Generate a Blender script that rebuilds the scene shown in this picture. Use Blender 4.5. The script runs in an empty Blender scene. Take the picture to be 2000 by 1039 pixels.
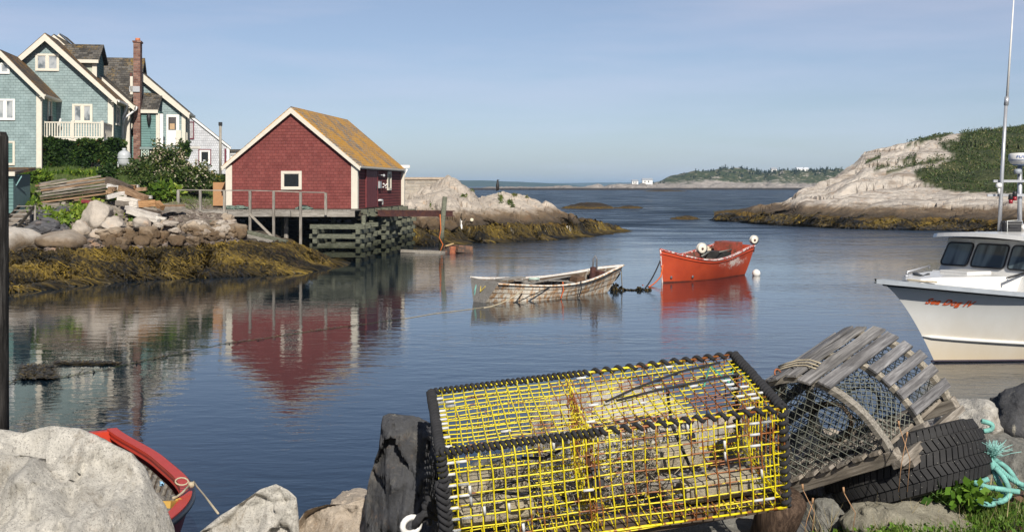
import bpy, math, random
import numpy as np
from mathutils import Vector, Matrix, noise as mn
from math import sin, cos, tan, pi, radians, sqrt, atan2, exp
F, HZ, CZ = 2400.0, 363.0, 4.0
S = bpy.context.scene
COL = S.collection
rnd = random.Random(7)
def V(*a): return Vector(a)
def pt(px, py, Y): return Vector(((px-1000)/F*Y, Y, CZ-(py-HZ)/F*Y))
def wp(px, Y, z): return Vector(((px-1000)/F*Y, Y, z))
def gp(px, py, z=0.0):
    Y = (CZ-z)*F/(py-HZ); return Vector(((px-1000)/F*Y, Y, z))
def lerp(a, b, t): return a+(b-a)*t
def sm(a, b, x):
    t = max(0, min(1, (x-a)/(b-a))); return t*t*(3-2*t)
def interp(tab, x):
    if x <= tab[0][0]: return tab[0][1]
    for (a, u), (b, v) in zip(tab, tab[1:]):
        if x <= b: return u+(v-u)*(x-a)/(b-a)
    return tab[-1][1]

# ---------------------------------------------------------------- materials
class N:
    def __init__(s, name, rough=.8, metal=0, spec=.5):
        s.m = bpy.data.materials.new(name); s.m.use_nodes = True
        s.t = s.m.node_tree; s.b = s.t.nodes['Principled BSDF']
        s.b.inputs['Roughness'].default_value = rough; s.b.inputs['Metallic'].default_value = metal
        s.b.inputs['Specular IOR Level'].default_value = spec
        s.obj = s.n('ShaderNodeTexCoord').outputs['Object']
        s.pos = s.n('ShaderNodeNewGeometry').outputs['Position']
    def n(s, typ, inp=None, **kw):
        n = s.t.nodes.new(typ)
        for k, v in kw.items(): setattr(n, k, v)
        for k, v in (inp or {}).items(): s.put(n.inputs[k], v)
        return n
    def put(s, sock, v):
        if isinstance(v, bpy.types.NodeSocket): s.t.links.new(v, sock)
        else:
            if sock.type == 'RGBA' and len(v) == 3: v = (*v, 1)
            sock.default_value = v
    def map(s, vec, scale=(1, 1, 1), rot=(0, 0, 0), loc=(0, 0, 0)):
        return s.n('ShaderNodeMapping', {'Vector': vec, 'Scale': scale, 'Rotation': rot, 'Location': loc}).outputs[0]
    def noise(s, vec, scale, detail=5, rough=.55, dist=0):
        return s.n('ShaderNodeTexNoise', {'Vector': vec, 'Scale': scale, 'Detail': detail, 'Roughness': rough, 'Distortion': dist}).outputs['Fac']
    def voro(s, vec, scale, feature='F1', out='Distance'):
        return s.n('ShaderNodeTexVoronoi', {'Vector': vec, 'Scale': scale}, feature=feature).outputs[out]
    def ramp(s, fac, stops):
        n = s.n('ShaderNodeValToRGB', {'Fac': fac}); e = n.color_ramp.elements
        while len(e) < len(stops): e.new(.5)
        for x, (p, c) in zip(e, stops):
            x.position = p; x.color = (*c, 1) if len(c) == 3 else c
        return n.outputs[0]
    def step(s, fac, a, b):
        n = s.n('ShaderNodeMapRange', {'Value': fac, 'From Min': a, 'From Max': b}); return n.outputs[0]
    def mix(s, fac, a, b, mode='MIX'):
        n = s.n('ShaderNodeMix', data_type='RGBA', blend_type=mode)
        s.put(n.inputs[0], fac); s.put(n.inputs[6], a); s.put(n.inputs[7], b); return n.outputs[2]
    def ma(s, op, a, b=0.0, clamp=False):
        n = s.n('ShaderNodeMath', operation=op, use_clamp=clamp); s.put(n.inputs[0], a); s.put(n.inputs[1], b); return n.outputs[0]
    def sep(s, vec): return s.n('ShaderNodeSeparateXYZ', {'Vector': vec}).outputs
    def comb(s, x, y, z): return s.n('ShaderNodeCombineXYZ', {'X': x, 'Y': y, 'Z': z}).outputs[0]
    def bump(s, h, strength=.5, dist=.02, prev=None):
        i = {'Height': h, 'Strength': strength, 'Distance': dist}
        if prev is not None: i['Normal'] = prev
        return s.n('ShaderNodeBump', i).outputs[0]
    def out(s, col=None, nrm=None, rough=None):
        if col is not None: s.put(s.b.inputs['Base Color'], col)
        if nrm is not None: s.put(s.b.inputs['Normal'], nrm)
        if rough is not None: s.put(s.b.inputs['Roughness'], rough)
        return s.m

def plain(name, c, rough=.7, var=.12, metal=0, scale=6, bump=.15, spec=.5, dirt=None, dirtamt=.4):
    m = N(name, rough, metal, spec)
    f = m.noise(m.obj, scale, 6)
    col = m.ramp(f, [(.3, tuple(x*(1-var) for x in c)), (.7, tuple(min(1, x*(1+var)) for x in c))])
    if dirt:
        g = m.step(m.noise(m.obj, scale*.6, 8, .7), 1-dirtamt-.12, 1-dirtamt+.08)
        col = m.mix(g, col, dirt)
    return m.out(col, m.bump(m.noise(m.obj, scale*4, 4), bump, .01))

def brickmat(name, c1, c2, mortar, w, h, msize, mode='wall', rough=.8, streak=0, streakcol=(.8, .8, .8), lichen=None, lamt=.5, bumps=.6, squash=1):
    m = N(name, rough, spec=.25)
    x, y, z = m.sep(m.obj)
    u = m.ma('ADD', x, y)
    vec = m.comb(u, z, 0.0) if mode == 'wall' else m.comb(y if mode == 'roof' else x, z, 0.0)
    wob = m.noise(vec, 3, 2)
    vec = m.n('ShaderNodeVectorMath', {0: vec, 1: m.comb(0.0, m.ma('MULTIPLY', wob, .03), 0.0)}, operation='ADD').outputs[0]
    b = m.n('ShaderNodeTexBrick', {'Vector': vec, 'Color1': (*c1, 1), 'Color2': (*c2, 1), 'Mortar': (*mortar, 1), 'Scale': 1.0, 'Mortar Size': msize, 'Mortar Smooth': .3, 'Bias': 0.0, 'Brick Width': w, 'Row Height': h}, offset=.37)
    col = b.outputs['Color']
    col = m.mix(.55, col, m.ramp(m.noise(vec, 1.3, 6, .7), [(.3, (.62, .62, .62)), (.7, (1.35, 1.35, 1.35))]), 'MULTIPLY')
    if streak:
        sv = m.map(vec, (9, 1.5, 1)); g = m.step(m.noise(sv, 3, 3, .6), .78-streak*.1, .82)
        col = m.mix(m.ma('MULTIPLY', g, .75), col, streakcol)
    if lichen:
        lv = m.comb(y, z, x)
        st = m.noise(m.map(lv, (.35, .22, .3)), 2.0, 7, .72); fine = m.noise(m.map(lv, (2, 6, 2)), 3, 5, .8)
        g = m.step(m.ma('ADD', st, m.ma('MULTIPLY', m.ma('SUBTRACT', fine, .5), 1.1)), .56-lamt*.2, .62-lamt*.2)
        lc = m.ramp(m.noise(lv, 5, 4, .8), [(.3, tuple(k*.6 for k in lichen)), (.5, lichen), (.72, (lichen[0]*1.1, lichen[1]*1.3, .08))])
        col = m.mix(m.ma('MULTIPLY', g, .88), col, lc)
    # each course leans out: sawtooth height
    row = m.ma('FRACT', m.ma('DIVIDE', m.ma('ADD', z, m.ma('MULTIPLY', wob, .03)), h))
    hgt = m.ma('ADD', m.ma('MULTIPLY', m.ma('SUBTRACT', 1.0, row), 1.0), m.ma('MULTIPLY', b.outputs['Fac'], -1.0))
    nb = m.bump(hgt, bumps, .012); nb = m.bump(m.noise(vec, 25, 4), .3, .01, nb)
    return m.out(col, nb)

def granite(name, base=(.42, .38, .33), dark=(.2, .17, .14), speck=.5, tide=False, rust=.3, scale=1.0, weedtop=1.0, wet=1.6, crack=.6, streak=False):
    m = N(name, .85, spec=.25)
    p = m.pos
    big = m.noise(p, .35*scale, 8, .6); mid = m.noise(p, 2.2*scale, 8, .65); fine = m.noise(p, 22*scale, 4, .7)
    col = m.ramp(mid, [(.28, tuple(b*.72 for b in base)), (.5, base), (.75, tuple(min(1, b*1.22) for b in base))])
    col = m.mix(m.ma('MULTIPLY', m.step(big, .48, .62), .5), col, tuple(b*k for b, k in zip(base, (.72, .7, .7))))
    col = m.mix(m.ma('MULTIPLY', m.step(m.noise(p, 1.1*scale, 6, .7), .56, .7), rust), col, (.4, .22, .1))
    vs = m.voro(p, 55*scale); col = m.mix(m.ma('MULTIPLY', m.step(vs, .3, .12), speck), col, (.06, .055, .05))
    col = m.mix(m.ma('MULTIPLY', m.step(fine, .6, .72), speck*.6), col, (.12, .1, .09))
    if streak:
        sv = m.noise(m.map(p, (.12, .5, .35), (0, .35, .5)), 1.6, 9, .72, .6); col = m.mix(m.ma('MULTIPLY', m.step(sv, .5, .6), .8), col, (.19, .15, .115)); col = m.mix(m.ma('MULTIPLY', m.step(sv, .45, .36), .5), col, (.62, .56, .48))
        mid = m.ma('ADD', mid, m.ma('MULTIPLY', sv, 2.0))
    wv = m.n('ShaderNodeVectorMath', {0: p, 1: m.n('ShaderNodeTexNoise', {'Vector': p, 'Scale': .8*scale}).outputs['Color']}, operation='ADD').outputs[0]
    cr = m.voro(m.map(wv, (.5, .35, .9)), .8*scale, 'DISTANCE_TO_EDGE')
    ck = m.step(cr, .018, .004)
    col = m.mix(m.ma('MULTIPLY', ck, crack), col, (.05, .04, .035))
    if tide:
        z = m.sep(p)[2]
        zz = m.ma('ADD', z, m.ma('MULTIPLY', m.ma('SUBTRACT', m.noise(p, .6, 6, .7), .5), 1.3))
        col = m.mix(m.step(zz, wet+.35, wet-.15), col, m.mix(m.step(zz, wet, weedtop+.1), m.mix(1.0, col, (.42, .34, .25), 'MULTIPLY'), (.045, .035, .025)))
        wd = m.noise(m.map(p, (1.2, 1.2, .5)), 2.0, 8, .75, .8)
        wc = m.ramp(wd, [(.35, (.014, .011, .005)), (.5, (.07, .045, .01)), (.62, (.17, .1, .018)), (.75, (.26, .16, .03))])
        col = m.mix(m.step(zz, weedtop+.15, weedtop), col, wc)
    nb = m.bump(mid, .5, .12/scale); nb = m.bump(fine, .35, .012/scale, nb); nb = m.bump(cr_h(m, cr), .5, .1, nb) if crack > .2 else nb
    return m.out(col, nb)
def cr_h(m, cr): return m.step(cr, 0, .05)

def oldwood(name, c=(.27, .25, .22), c2=(.42, .39, .35), axis='x', rough=.9, scale=1.0, knots=True):
    m = N(name, rough, spec=.2)
    sc = {'x': (1, 14, 14), 'y': (14, 1, 14), 'z': (14, 14, 1)}[axis]
    g = m.noise(m.map(m.obj, tuple(q*scale for q in sc)), 2.2, 8, .7, .4)
    pt_ = m.noise(m.obj, 1.5*scale, 4)
    oi = m.n('ShaderNodeObjectInfo').outputs['Random']
    col = m.ramp(g, [(.28, tuple(q*.35 for q in c)), (.48, c), (.7, c2)])
    col = m.mix(.5, col, m.ramp(pt_, [(.3, (.7, .66, .6)), (.7, (1.25, 1.25, 1.25))]), 'MULTIPLY')
    col = m.mix(.6, col, m.ramp(oi, [(0, (.7, .66, .62)), (.5, (1, 1, 1)), (1, (1.25, 1.18, 1.05))]), 'MULTIPLY')
    return m.out(col, m.bump(g, .6, .008/scale))

def leafmat(name, a=(.03, .075, .015), b=(.09, .16, .03), c=(.2, .24, .05), tip=None):
    m = N(name, .55, spec=.3)
    v = m.n('ShaderNodeAttribute', attribute_name='rnd').outputs['Fac']
    stops = [(0, a), (.55, b), (.9, c)] + ([(.97, tip)] if tip else [])
    col = m.ramp(v, stops)
    m.out(col)
    tr = m.n('ShaderNodeBsdfTranslucent', {'Color': col}); mx = m.n('ShaderNodeMixShader', {0: .22, 1: m.b.outputs[0], 2: tr.outputs[0]})
    m.t.links.new(mx.outputs[0], m.t.nodes['Material Output'].inputs['Surface'])
    return m.m

# ---------------------------------------------------------------- mesh helper
class MB:
    def __init__(s): s.v = []; s.f = []; s.sm = []
    def add(s, vs, fs, smooth=False, M=None):
        o = len(s.v)
        s.v += [tuple(M @ Vector(v)) if M is not None else tuple(v) for v in vs]
        s.f += [tuple(o+i for i in f) for f in fs]; s.sm += [smooth]*len(fs); return s
    def box(s, c, d, M=None, taper=1.0):
        x, y, z = c; a, b, h = d[0]/2, d[1]/2, d[2]/2; t = taper
        vs = [(x-a, y-b, z-h), (x+a, y-b, z-h), (x+a, y+b, z-h), (x-a, y+b, z-h), (x-a*t, y-b*t, z+h), (x+a*t, y-b*t, z+h), (x+a*t, y+b*t, z+h), (x-a*t, y+b*t, z+h)]
        return s.add(vs, [(3, 2, 1, 0), (4, 5, 6, 7), (0, 1, 5, 4), (1, 2, 6, 5), (2, 3, 7, 6), (3, 0, 4, 7)], M=M)
    def bb(s, x0, x1, y0, y1, z0, z1, M=None): return s.box(((x0+x1)/2, (y0+y1)/2, (z0+z1)/2), (x1-x0, y1-y0, z1-z0), M)
    def beam(s, p, q, w, h, up=(0, 0, 1), jit=0, seg=1, M=None):
        p, q = Vector(p), Vector(q); d = (q-p).normalized(); u = Vector(up)
        if abs(d.dot(u)) > .98: u = Vector((0, 1, 0))
        r = d.cross(u).normalized(); u = r.cross(d)
        vs = []
        for k in range(seg+1):
            c = p.lerp(q, k/seg)
            for a, b in ((-1, -1), (1, -1), (1, 1), (-1, 1)):
                vs.append(c+r*(a*w/2)+u*(b*h/2)+Vector((rnd.uniform(-jit, jit) for _ in range(3))))
        fs = [(0, 1, 2, 3), tuple(4*seg+i for i in (3, 2, 1, 0))]
        for k in range(seg):
            for i in range(4):
                j = (i+1) % 4; fs.append((4*k+i, 4*k+4+i, 4*k+4+j, 4*k+j))
        return s.add(vs, fs, M=M)
    def tube(s, path, r, n=8, closed=False, smooth=True, M=None):
        path = [Vector(p) for p in path]; L = len(path); vs = []; ref = None
        rr = r if hasattr(r, '__len__') else [r]*L
        for i, p in enumerate(path):
            a = path[i-1] if (i > 0 or closed) else p
            b = path[(i+1) % L] if (i < L-1 or closed) else p
            d = (b-a); d = d.normalized() if d.length > 1e-9 else Vector((0, 0, 1))
            if ref is None:
                ref = Vector((0, 0, 1)) if abs(d.z) < .9 else Vector((1, 0, 0))
            u = (ref-d*ref.dot(d)).normalized(); ref = u; w = d.cross(u)
            for k in range(n):
                t = 2*pi*k/n; vs.append(p+(u*cos(t)+w*sin(t))*rr[i])
        fs = []
        for i in range(L if closed else L-1):
            j = (i+1) % L
            for k in range(n):
                k2 = (k+1) % n; fs.append((i*n+k, i*n+k2, j*n+k2, j*n+k))
        if not closed: fs += [tuple(range(n-1, -1, -1)), tuple((L-1)*n+k for k in range(n))]
        return s.add(vs, fs, smooth, M)
    def lathe(s, prof, n=16, c=(0, 0, 0), M=None, smooth=True):
        vs = []; 
        for r, z in prof:
            for k in range(n):
                t = 2*pi*k/n; vs.append((c[0]+r*cos(t), c[1]+r*sin(t), c[2]+z))
        fs = [(i*n+k, i*n+(k+1) % n, (i+1)*n+(k+1) % n, (i+1)*n+k) for i in range(len(prof)-1) for k in range(n)]
        fs += [tuple(range(n-1, -1, -1)), tuple((len(prof)-1)*n+k for k in range(n))]
        return s.add(vs, fs, smooth, M)
    def prism(s, poly, y0, y1, M=None):      # poly in (x,z), extruded along y
        n = len(poly); vs = [(x, y0, z) for x, z in poly]+[(x, y1, z) for x, z in poly]
        ar = sum(poly[i][0]*poly[(i+1) % n][1]-poly[(i+1) % n][0]*poly[i][1] for i in range(n))
        a = tuple(range(n)); b = tuple(range(2*n-1, n-1, -1)); side = [(i, i+n, (i+1) % n+n, (i+1) % n) for i in range(n)]
        fs = [a, b]+side
        if ar < 0: fs = [tuple(reversed(f)) for f in fs]
        return s.add(vs, fs, M=M)
    def build(s, name, mat, parent=None, bevel=0, rn=None):
        me = bpy.data.meshes.new(name); me.from_pydata(s.v, [], s.f)
        me.polygons.foreach_set('use_smooth', s.sm)
        if rn is not None:
            at = me.attributes.new('rnd', 'FLOAT', 'FACE'); at.data.foreach_set('value', rn)
        me.materials.append(mat); me.update()
        o = bpy.data.objects.new(name, me); COL.objects.link(o)
        if parent is not None: o.parent = parent
        if bevel:
            b = o.modifiers.new('b', 'BEVEL'); b.width = bevel; b.segments = 2; b.limit_method = 'ANGLE'
        return o
def tag(o, label=None, cat=None, group=None, kind=None):
    if label: o['label'] = label
    if cat: o['category'] = cat
    if group: o['group'] = group
    if kind: o['kind'] = kind
    return o
def thing(name, label, cat, loc=(0, 0, 0), rz=0, group=None, M=None):
    o = bpy.data.objects.new(name, None); COL.objects.link(o); o.empty_display_size = .2
    o.location = loc; o.rotation_euler = (0, 0, rz)
    if M is not None: o.matrix_world = M
    return tag(o, label, cat, group)
def fr(x, y, z): return mn.fractal(Vector((x, y, z)), 1.0, 2.0, 5)

def hsh(p, k): v = sin(p[0]*12.9898*k+p[1]*78.233+p[2]*37.719*k)*43758.5453; return (v-math.floor(v))*2-1
def fct(q, slope, off, crack=0.0, cw=12):
    d, p = mn.voronoi(q); c = p[0]; r = q-c
    n = (r.x*hsh(c, 1.0)+r.y*hsh(c, 1.7)+r.z*hsh(c, 2.3))*slope+hsh(c, 3.1)*off
    return n-crack*exp(-(d[1]-d[0])*cw) if crack else n
def rockmesh(dims, seed, sub=3, rough=.22, facet=.5, flat=0):
    """irregular boulder: icosphere cut by random planes, then roughened"""
    import bmesh
    r = random.Random(seed); bm = bmesh.new(); bmesh.ops.create_icosphere(bm, subdivisions=sub, radius=1)
    planes = []
    for _ in range(int(14)):
        d = Vector((r.gauss(0, 1), r.gauss(0, 1), r.gauss(0, 1))).normalized(); planes.append((d, r.uniform(.62, .95)))
    off = Vector((seed*1.7, seed*.9, seed*.3))
    for v in bm.verts:
        p = v.co.copy()
        for d, h in planes:
            k = p.dot(d)-h
            if k > 0: p -= d*(k*(facet+.35*(1-facet)))
        n = mn.fractal(p*1.6+off, 1, 2, 4)
        n += 1.1*fct(p*1.5+off, .5, .12, .12, 9)+.5*fct(p*3.4+off, .5, .12)
        p *= 1+rough*n*.6+rough*.25*mn.fractal(p*5+off, 1, 2, 3)
        v.co = Vector((p.x*dims[0], p.y*dims[1], p.z*dims[2]))
    vs = [tuple(v.co) for v in bm.verts]; fs = [tuple(q.index for q in f.verts) for f in bm.faces]; bm.free()
    return vs, fs
def rock(name, loc, dims, seed, mat, rz=0, rot=None, sub=3, rough=.22, facet=.6, label=None, cat='rock', group=None, smooth=True):
    vs, fs = rockmesh(dims, seed, sub, rough, facet)
    o = MB().add(vs, fs, smooth).build(name, mat); o.location = loc
    o.rotation_euler = rot or (0, 0, rz); return tag(o, label, cat, group)

def loft(name, cols, nx, ny, mat, disp=None, kind='structure', close=True, smooth=True):
    """terrain sheet. cols: list of (px, [(Y,z), ...]) seen-from-camera bearings; each has the same number of rows"""
    pxs = [c[0] for c in cols]; R = len(cols[0][1]); vs = []
    for i in range(nx+1):
        px = pxs[0]+(pxs[-1]-pxs[0])*i/nx
        k = 0
        while k < len(pxs)-2 and px > pxs[k+1]: k += 1
        t = (px-pxs[k])/(pxs[k+1]-pxs[k]); t = t*t*(3-2*t)*.5+t*.5
        prof = [(lerp(a[0], b[0], t), lerp(a[1], b[1], t)) for a, b in zip(cols[k][1], cols[k+1][1])]
        for j in range(ny+1):
            q = j/ny*(R-1); r = min(int(q), R-2); u = q-r
            # catmull-rom along the profile
            def g(m): return prof[max(0, min(R-1, m))]
            a, b, c, d = g(r-1), g(r), g(r+1), g(r+2)
            def cr(i_): return .5*(2*b[i_]+(c[i_]-a[i_])*u+(2*a[i_]-5*b[i_]+4*c[i_]-d[i_])*u*u+(3*b[i_]-a[i_]-3*c[i_]+d[i_])*u**3)
            Y, z = cr(0), lerp(cr(1), lerp(b[1], c[1], u), .4)
            X = (px-1000)/F*Y
            if disp: X, Y, z = disp(X, Y, z)
            vs.append((X, Y, z))
    fs = [(i*(ny+1)+j, (i+1)*(ny+1)+j, (i+1)*(ny+1)+j+1, i*(ny+1)+j+1) for i in range(nx) for j in range(ny)]
    o = MB().add(vs, fs, smooth).build(name, mat)
    if kind: o['kind'] = kind
    return o, vs

def leaves(name, pts, size, mat, parent=None, up=.3, asp=1.6, nrm=None, blade=False):
    """many small leaf faces at pts"""
    n = len(pts); P = np.array([tuple(p) for p in pts]); rg = np.random.default_rng(n)
    d = rg.normal(size=(n, 3)); d[:, 2] += up
    if blade: d = rg.normal(size=(n, 3))*.35; d[:, 2] = 1
    d /= np.linalg.norm(d, axis=1)[:, None]
    w = np.cross(d, rg.normal(size=(n, 3))); w /= np.linalg.norm(w, axis=1)[:, None]+1e-9
    s = size*rg.uniform(.6, 1.4, size=(n, 1))
    a = P-w*s*.5/asp*1; b = P+w*s*.5/asp; c = P+d*s
    if blade: vs = np.stack([P-w*s*.04*asp, P+w*s*.04*asp, c], 1).reshape(-1, 3); m = 3
    else: vs = np.stack([P-d*s*.1, b+d*s*.45, c, a+d*s*.45], 1).reshape(-1, 3); m = 4
    me = bpy.data.meshes.new(name); me.vertices.add(n*m); me.loops.add(n*m); me.polygons.add(n)
    me.vertices.foreach_set('co', vs.ravel()); me.loops.foreach_set('vertex_index', np.arange(n*m, dtype=np.int32))
    me.polygons.foreach_set('loop_start', np.arange(0, n*m, m, dtype=np.int32)); me.polygons.foreach_set('loop_total', np.full(n, m, dtype=np.int32))
    at = me.attributes.new('rnd', 'FLOAT', 'FACE'); cl = np.array([mn.noise(Vector(p)*(1.2/ max(size, .05)*.12)) for p in P])
    at.data.foreach_set('value', np.clip(.45+cl*.4+np.array([mn.noise(Vector(p)*.17+Vector((3, 7, 1))) for p in P])*.45+rg.normal(size=n)*.2, 0, 1))
    me.materials.append(mat); me.update(calc_edges=True)
    o = bpy.data.objects.new(name, me); COL.objects.link(o)
    if parent is not None: o.parent = parent
    return o

# ---------------------------------------------------------------- camera, light, sky
cam = bpy.data.objects.new('camera', bpy.data.cameras.new('camera')); COL.objects.link(cam); S.camera = cam
cam.location = (0, 0, CZ); cam.rotation_euler = (pi/2, 0, 0)
cam.data.sensor_width = 36; cam.data.lens = 36*F/2000; cam.data.shift_y = -(519.5-HZ)/2000
cam.data.clip_end = 60000; cam.data.clip_start = .1
S.view_settings.view_transform = 'Standard'; S.view_settings.look = 'None'; S.view_settings.gamma = 1
S.view_settings.exposure = .2
SUN_EL, SUN_AZ = radians(36), radians(-13)     # travel bearing measured from +Y, clockwise
td = Vector((sin(SUN_AZ)*cos(SUN_EL), cos(SUN_AZ)*cos(SUN_EL), -sin(SUN_EL)))
sl = bpy.data.lights.new('sun', 'SUN'); sl.energy = 5.0; sl.angle = radians(.5); sl.color = (1, .94, .85)
so = bpy.data.objects.new('sun', sl); COL.objects.link(so); so.rotation_euler = td.to_track_quat('-Z', 'Y').to_euler(); so.location = (20, -30, 40)
W = bpy.data.worlds.new('World'); S.world = W; W.use_nodes = True
wt = W.node_tree; bg = wt.nodes['Background']
sky = wt.nodes.new('ShaderNodeTexSky'); sky.sky_type = 'NISHITA'; sky.sun_disc = False
sky.sun_elevation = SUN_EL; sky.sun_rotation = atan2(-td.x, -td.y)
sky.altitude = 0; sky.air_density = 1.0; sky.dust_density = .7; sky.ozone_density = 3.0
tc = wt.nodes.new('ShaderNodeTexCoord'); mp = wt.nodes.new('ShaderNodeMapping'); mp.inputs['Scale'].default_value = (1.2, 1.2, 9)
mp.inputs['Rotation'].default_value = (.05, .06, 0)
nz = wt.nodes.new('ShaderNodeTexNoise'); nz.inputs['Scale'].default_value = 2.2; nz.inputs['Detail'].default_value = 7; nz.inputs['Roughness'].default_value = .55
cr_ = wt.nodes.new('ShaderNodeMapRange'); cr_.inputs['From Min'].default_value = .42; cr_.inputs['From Max'].default_value = .85; cr_.inputs['To Max'].default_value = .5
mxw = wt.nodes.new('ShaderNodeMix'); mxw.data_type = 'RGBA'
for a, b in ((tc.outputs['Generated'], mp.inputs[0]), (mp.outputs[0], nz.inputs[0]), (nz.outputs['Fac'], cr_.inputs[0]), (cr_.outputs[0], mxw.inputs[0]), (sky.outputs[0], mxw.inputs[6]), (mxw.outputs[2], bg.inputs[0])): wt.links.new(a, b)
mxw.inputs[7].default_value = (8.2, 8.6, 9.2, 1)
sx_ = wt.nodes.new('ShaderNodeSeparateXYZ'); rs_ = wt.nodes.new('ShaderNodeValToRGB'); mu_ = wt.nodes.new('ShaderNodeMix'); mu_.data_type = 'RGBA'; mu_.blend_type = 'MULTIPLY'; mu_.inputs[0].default_value = 1
wt.links.new(tc.outputs['Generated'], sx_.inputs[0]); wt.links.new(sx_.outputs[2], rs_.inputs[0])
el_ = rs_.color_ramp.elements
while len(el_) < 4: el_.new(.5)
for x_, p_, c_ in zip(el_, (0, .07, .15, .4), ((.60, .68, .90), (.575, .575, .69), (.65, .58, .62), (.36, .36, .4))): x_.position = p_; x_.color = (*c_, 1)
wt.links.new(mxw.outputs[2], mu_.inputs[6]); wt.links.new(rs_.outputs[0], mu_.inputs[7]); wt.links.new(mu_.outputs[2], bg.inputs[0])
bg.inputs[1].default_value = .128
S.cycles.max_bounces = 8; S.cycles.transparent_max_bounces = 12; S.cycles.volume_bounces = 0
S.cycles.caustics_reflective = False

# ---------------------------------------------------------------- water
m = N('sea_water', .03, spec=.5); m.b.inputs['IOR'].default_value = 1.333
m.put(m.b.inputs['Base Color'], (.006, .014, .022))
y = m.sep(m.pos)[1]
far = m.step(y, 60, 190); mid_ = m.step(y, 20, 75)
w1 = m.noise(m.map(m.pos, (1, 1.9, 1), (0, 0, .12)), .9, 3, .55, .3)
w2 = m.noise(m.map(m.pos, (1, 1.5, 1), (0, 0, -.35)), 3.4, 3, .6, .3)
w3 = m.noise(m.map(m.pos, (1, 1.6, 1), (0, 0, .2)), .28, 5, .6)
patch = m.step(m.noise(m.map(m.pos, (.35, 1, 1)), .12, 3), .36, .62)
calm = m.step(m.ma('ADD', m.sep(m.pos)[0], m.ma('MULTIPLY', m.noise(m.pos, .06, 3), 14)), -1, 12)
rip = m.ma('ADD', .028, m.ma('MULTIPLY', m.ma('MULTIPLY', calm, patch), .1))
b1 = m.bump(w1, m.ma('ADD', rip, m.ma('MULTIPLY', far, 1.0)), .22)
b2 = m.bump(w2, m.ma('ADD', rip, m.ma('MULTIPLY', m.ma('MULTIPLY', patch, far), .5)), .05, b1)
w4 = m.noise(m.map(m.pos, (1, 2.2, 1), (0, 0, .05)), 7, 3, .6, .4)
b2 = m.bump(w4, m.ma('MULTIPLY', m.ma('MULTIPLY', rip, calm), m.ma('SUBTRACT', 1.0, mid_)), .035, b2)
b3 = m.bump(w3, m.ma('ADD', .006, m.ma('MULTIPLY', far, 1.0)), .6, b2)
ws = m.noise(m.map(m.pos, (.06, .35, 1)), 1.0, 5, .65)
rg = m.ma('ADD', .02, m.ma('MULTIPLY', m.ma('MULTIPLY', m.step(y, 58, 125), m.step(ws, .38, .6)), .62))
m.out(nrm=b3, rough=rg)
WATER = m.m
mb = MB(); ys = [-400, 0, 40, 120, 400, 1500, 6000, 16000]; vs = []; fs = []
for i, yy in enumerate(ys): vs += [(-16000, yy, 0), (16000, yy, 0)]
for i in range(len(ys)-1): fs.append((2*i, 2*i+1, 2*i+3, 2*i+2))
mb.add(vs, fs).build('water', WATER)['kind'] = 'structure'
# ================================================================ TERRAIN
from mathutils.bvhtree import BVHTree
def jitter3(amp, sc, cells=0, csc=.3, steep=1):
    def f(X, Y, z):
        k = sm(-1.2, .1, z)*.6+.4
        n = mn.fractal(Vector((X*sc, Y*sc, 3)), 1, 2.1, 6)*amp
        if cells:
            q = Vector((X*csc+.25*mn.noise(Vector((X*.5, Y*.5, 0))), (Y*.45+X*.2)*csc, 0))
            d, pts_ = mn.voronoi(q); e = d[1]-d[0]
            h = mn.cell(pts_[0]*7.3)
            n += cells*(h-.3)*.9-cells*1.3*exp(-e*9)+cells*.35*min(1, e*2)
        return X, Y, z+n*k
    return f
# ---- materials of the ground
m = N('shore_ground', .9, spec=.25)
z = m.sep(m.pos)[2]; nb_ = m.noise(m.pos, .6, 6, .7); nf = m.noise(m.pos, 5, 6, .7)
zz = m.ma('ADD', z, m.ma('MULTIPLY', m.ma('SUBTRACT', nb_, .5), 1.4))
gravel = m.ramp(m.voro(m.pos, 5, out='Color'), [(.1, (.09, .075, .06)), (.5, (.22, .18, .14)), (.9, (.36, .32, .27))])
dark = m.ramp(m.voro(m.pos, 4, out='Color'), [(.1, (.02, .018, .015)), (.6, (.06, .05, .04)), (.95, (.14, .11, .08))])
wd = m.noise(m.map(m.pos, (1.0, 1.6, 1)), 1.8, 8, .75, 1.2)
weed = m.ramp(wd, [(.33, (.016, .012, .005)), (.47, (.075, .046, .01)), (.6, (.17, .1, .018)), (.75, (.3, .19, .03))])
grass = m.ramp(nf, [(.3, (.03, .055, .012)), (.6, (.075, .11, .025)), (.8, (.15, .15, .06))])
col = m.mix(m.step(zz, 1.7, 2.1), dark, gravel)
col = m.mix(m.step(zz, 1.25, 1.05), col, weed)
col = m.mix(m.step(zz, 3.0, 3.3), col, grass)
SHORE = m.out(col, m.bump(wd, .6, .15, m.bump(nf, .6, .06)))
GRANITE = granite('granite_ledge', (.42, .37, .31), tide=True, weedtop=1.0, wet=1.95, crack=.22, rust=.4)
m = granite('granite_headland', (.42, .38, .33), tide=True, weedtop=.9, wet=1.9, rust=.55, speck=.2, crack=.15, streak=True)
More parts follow.
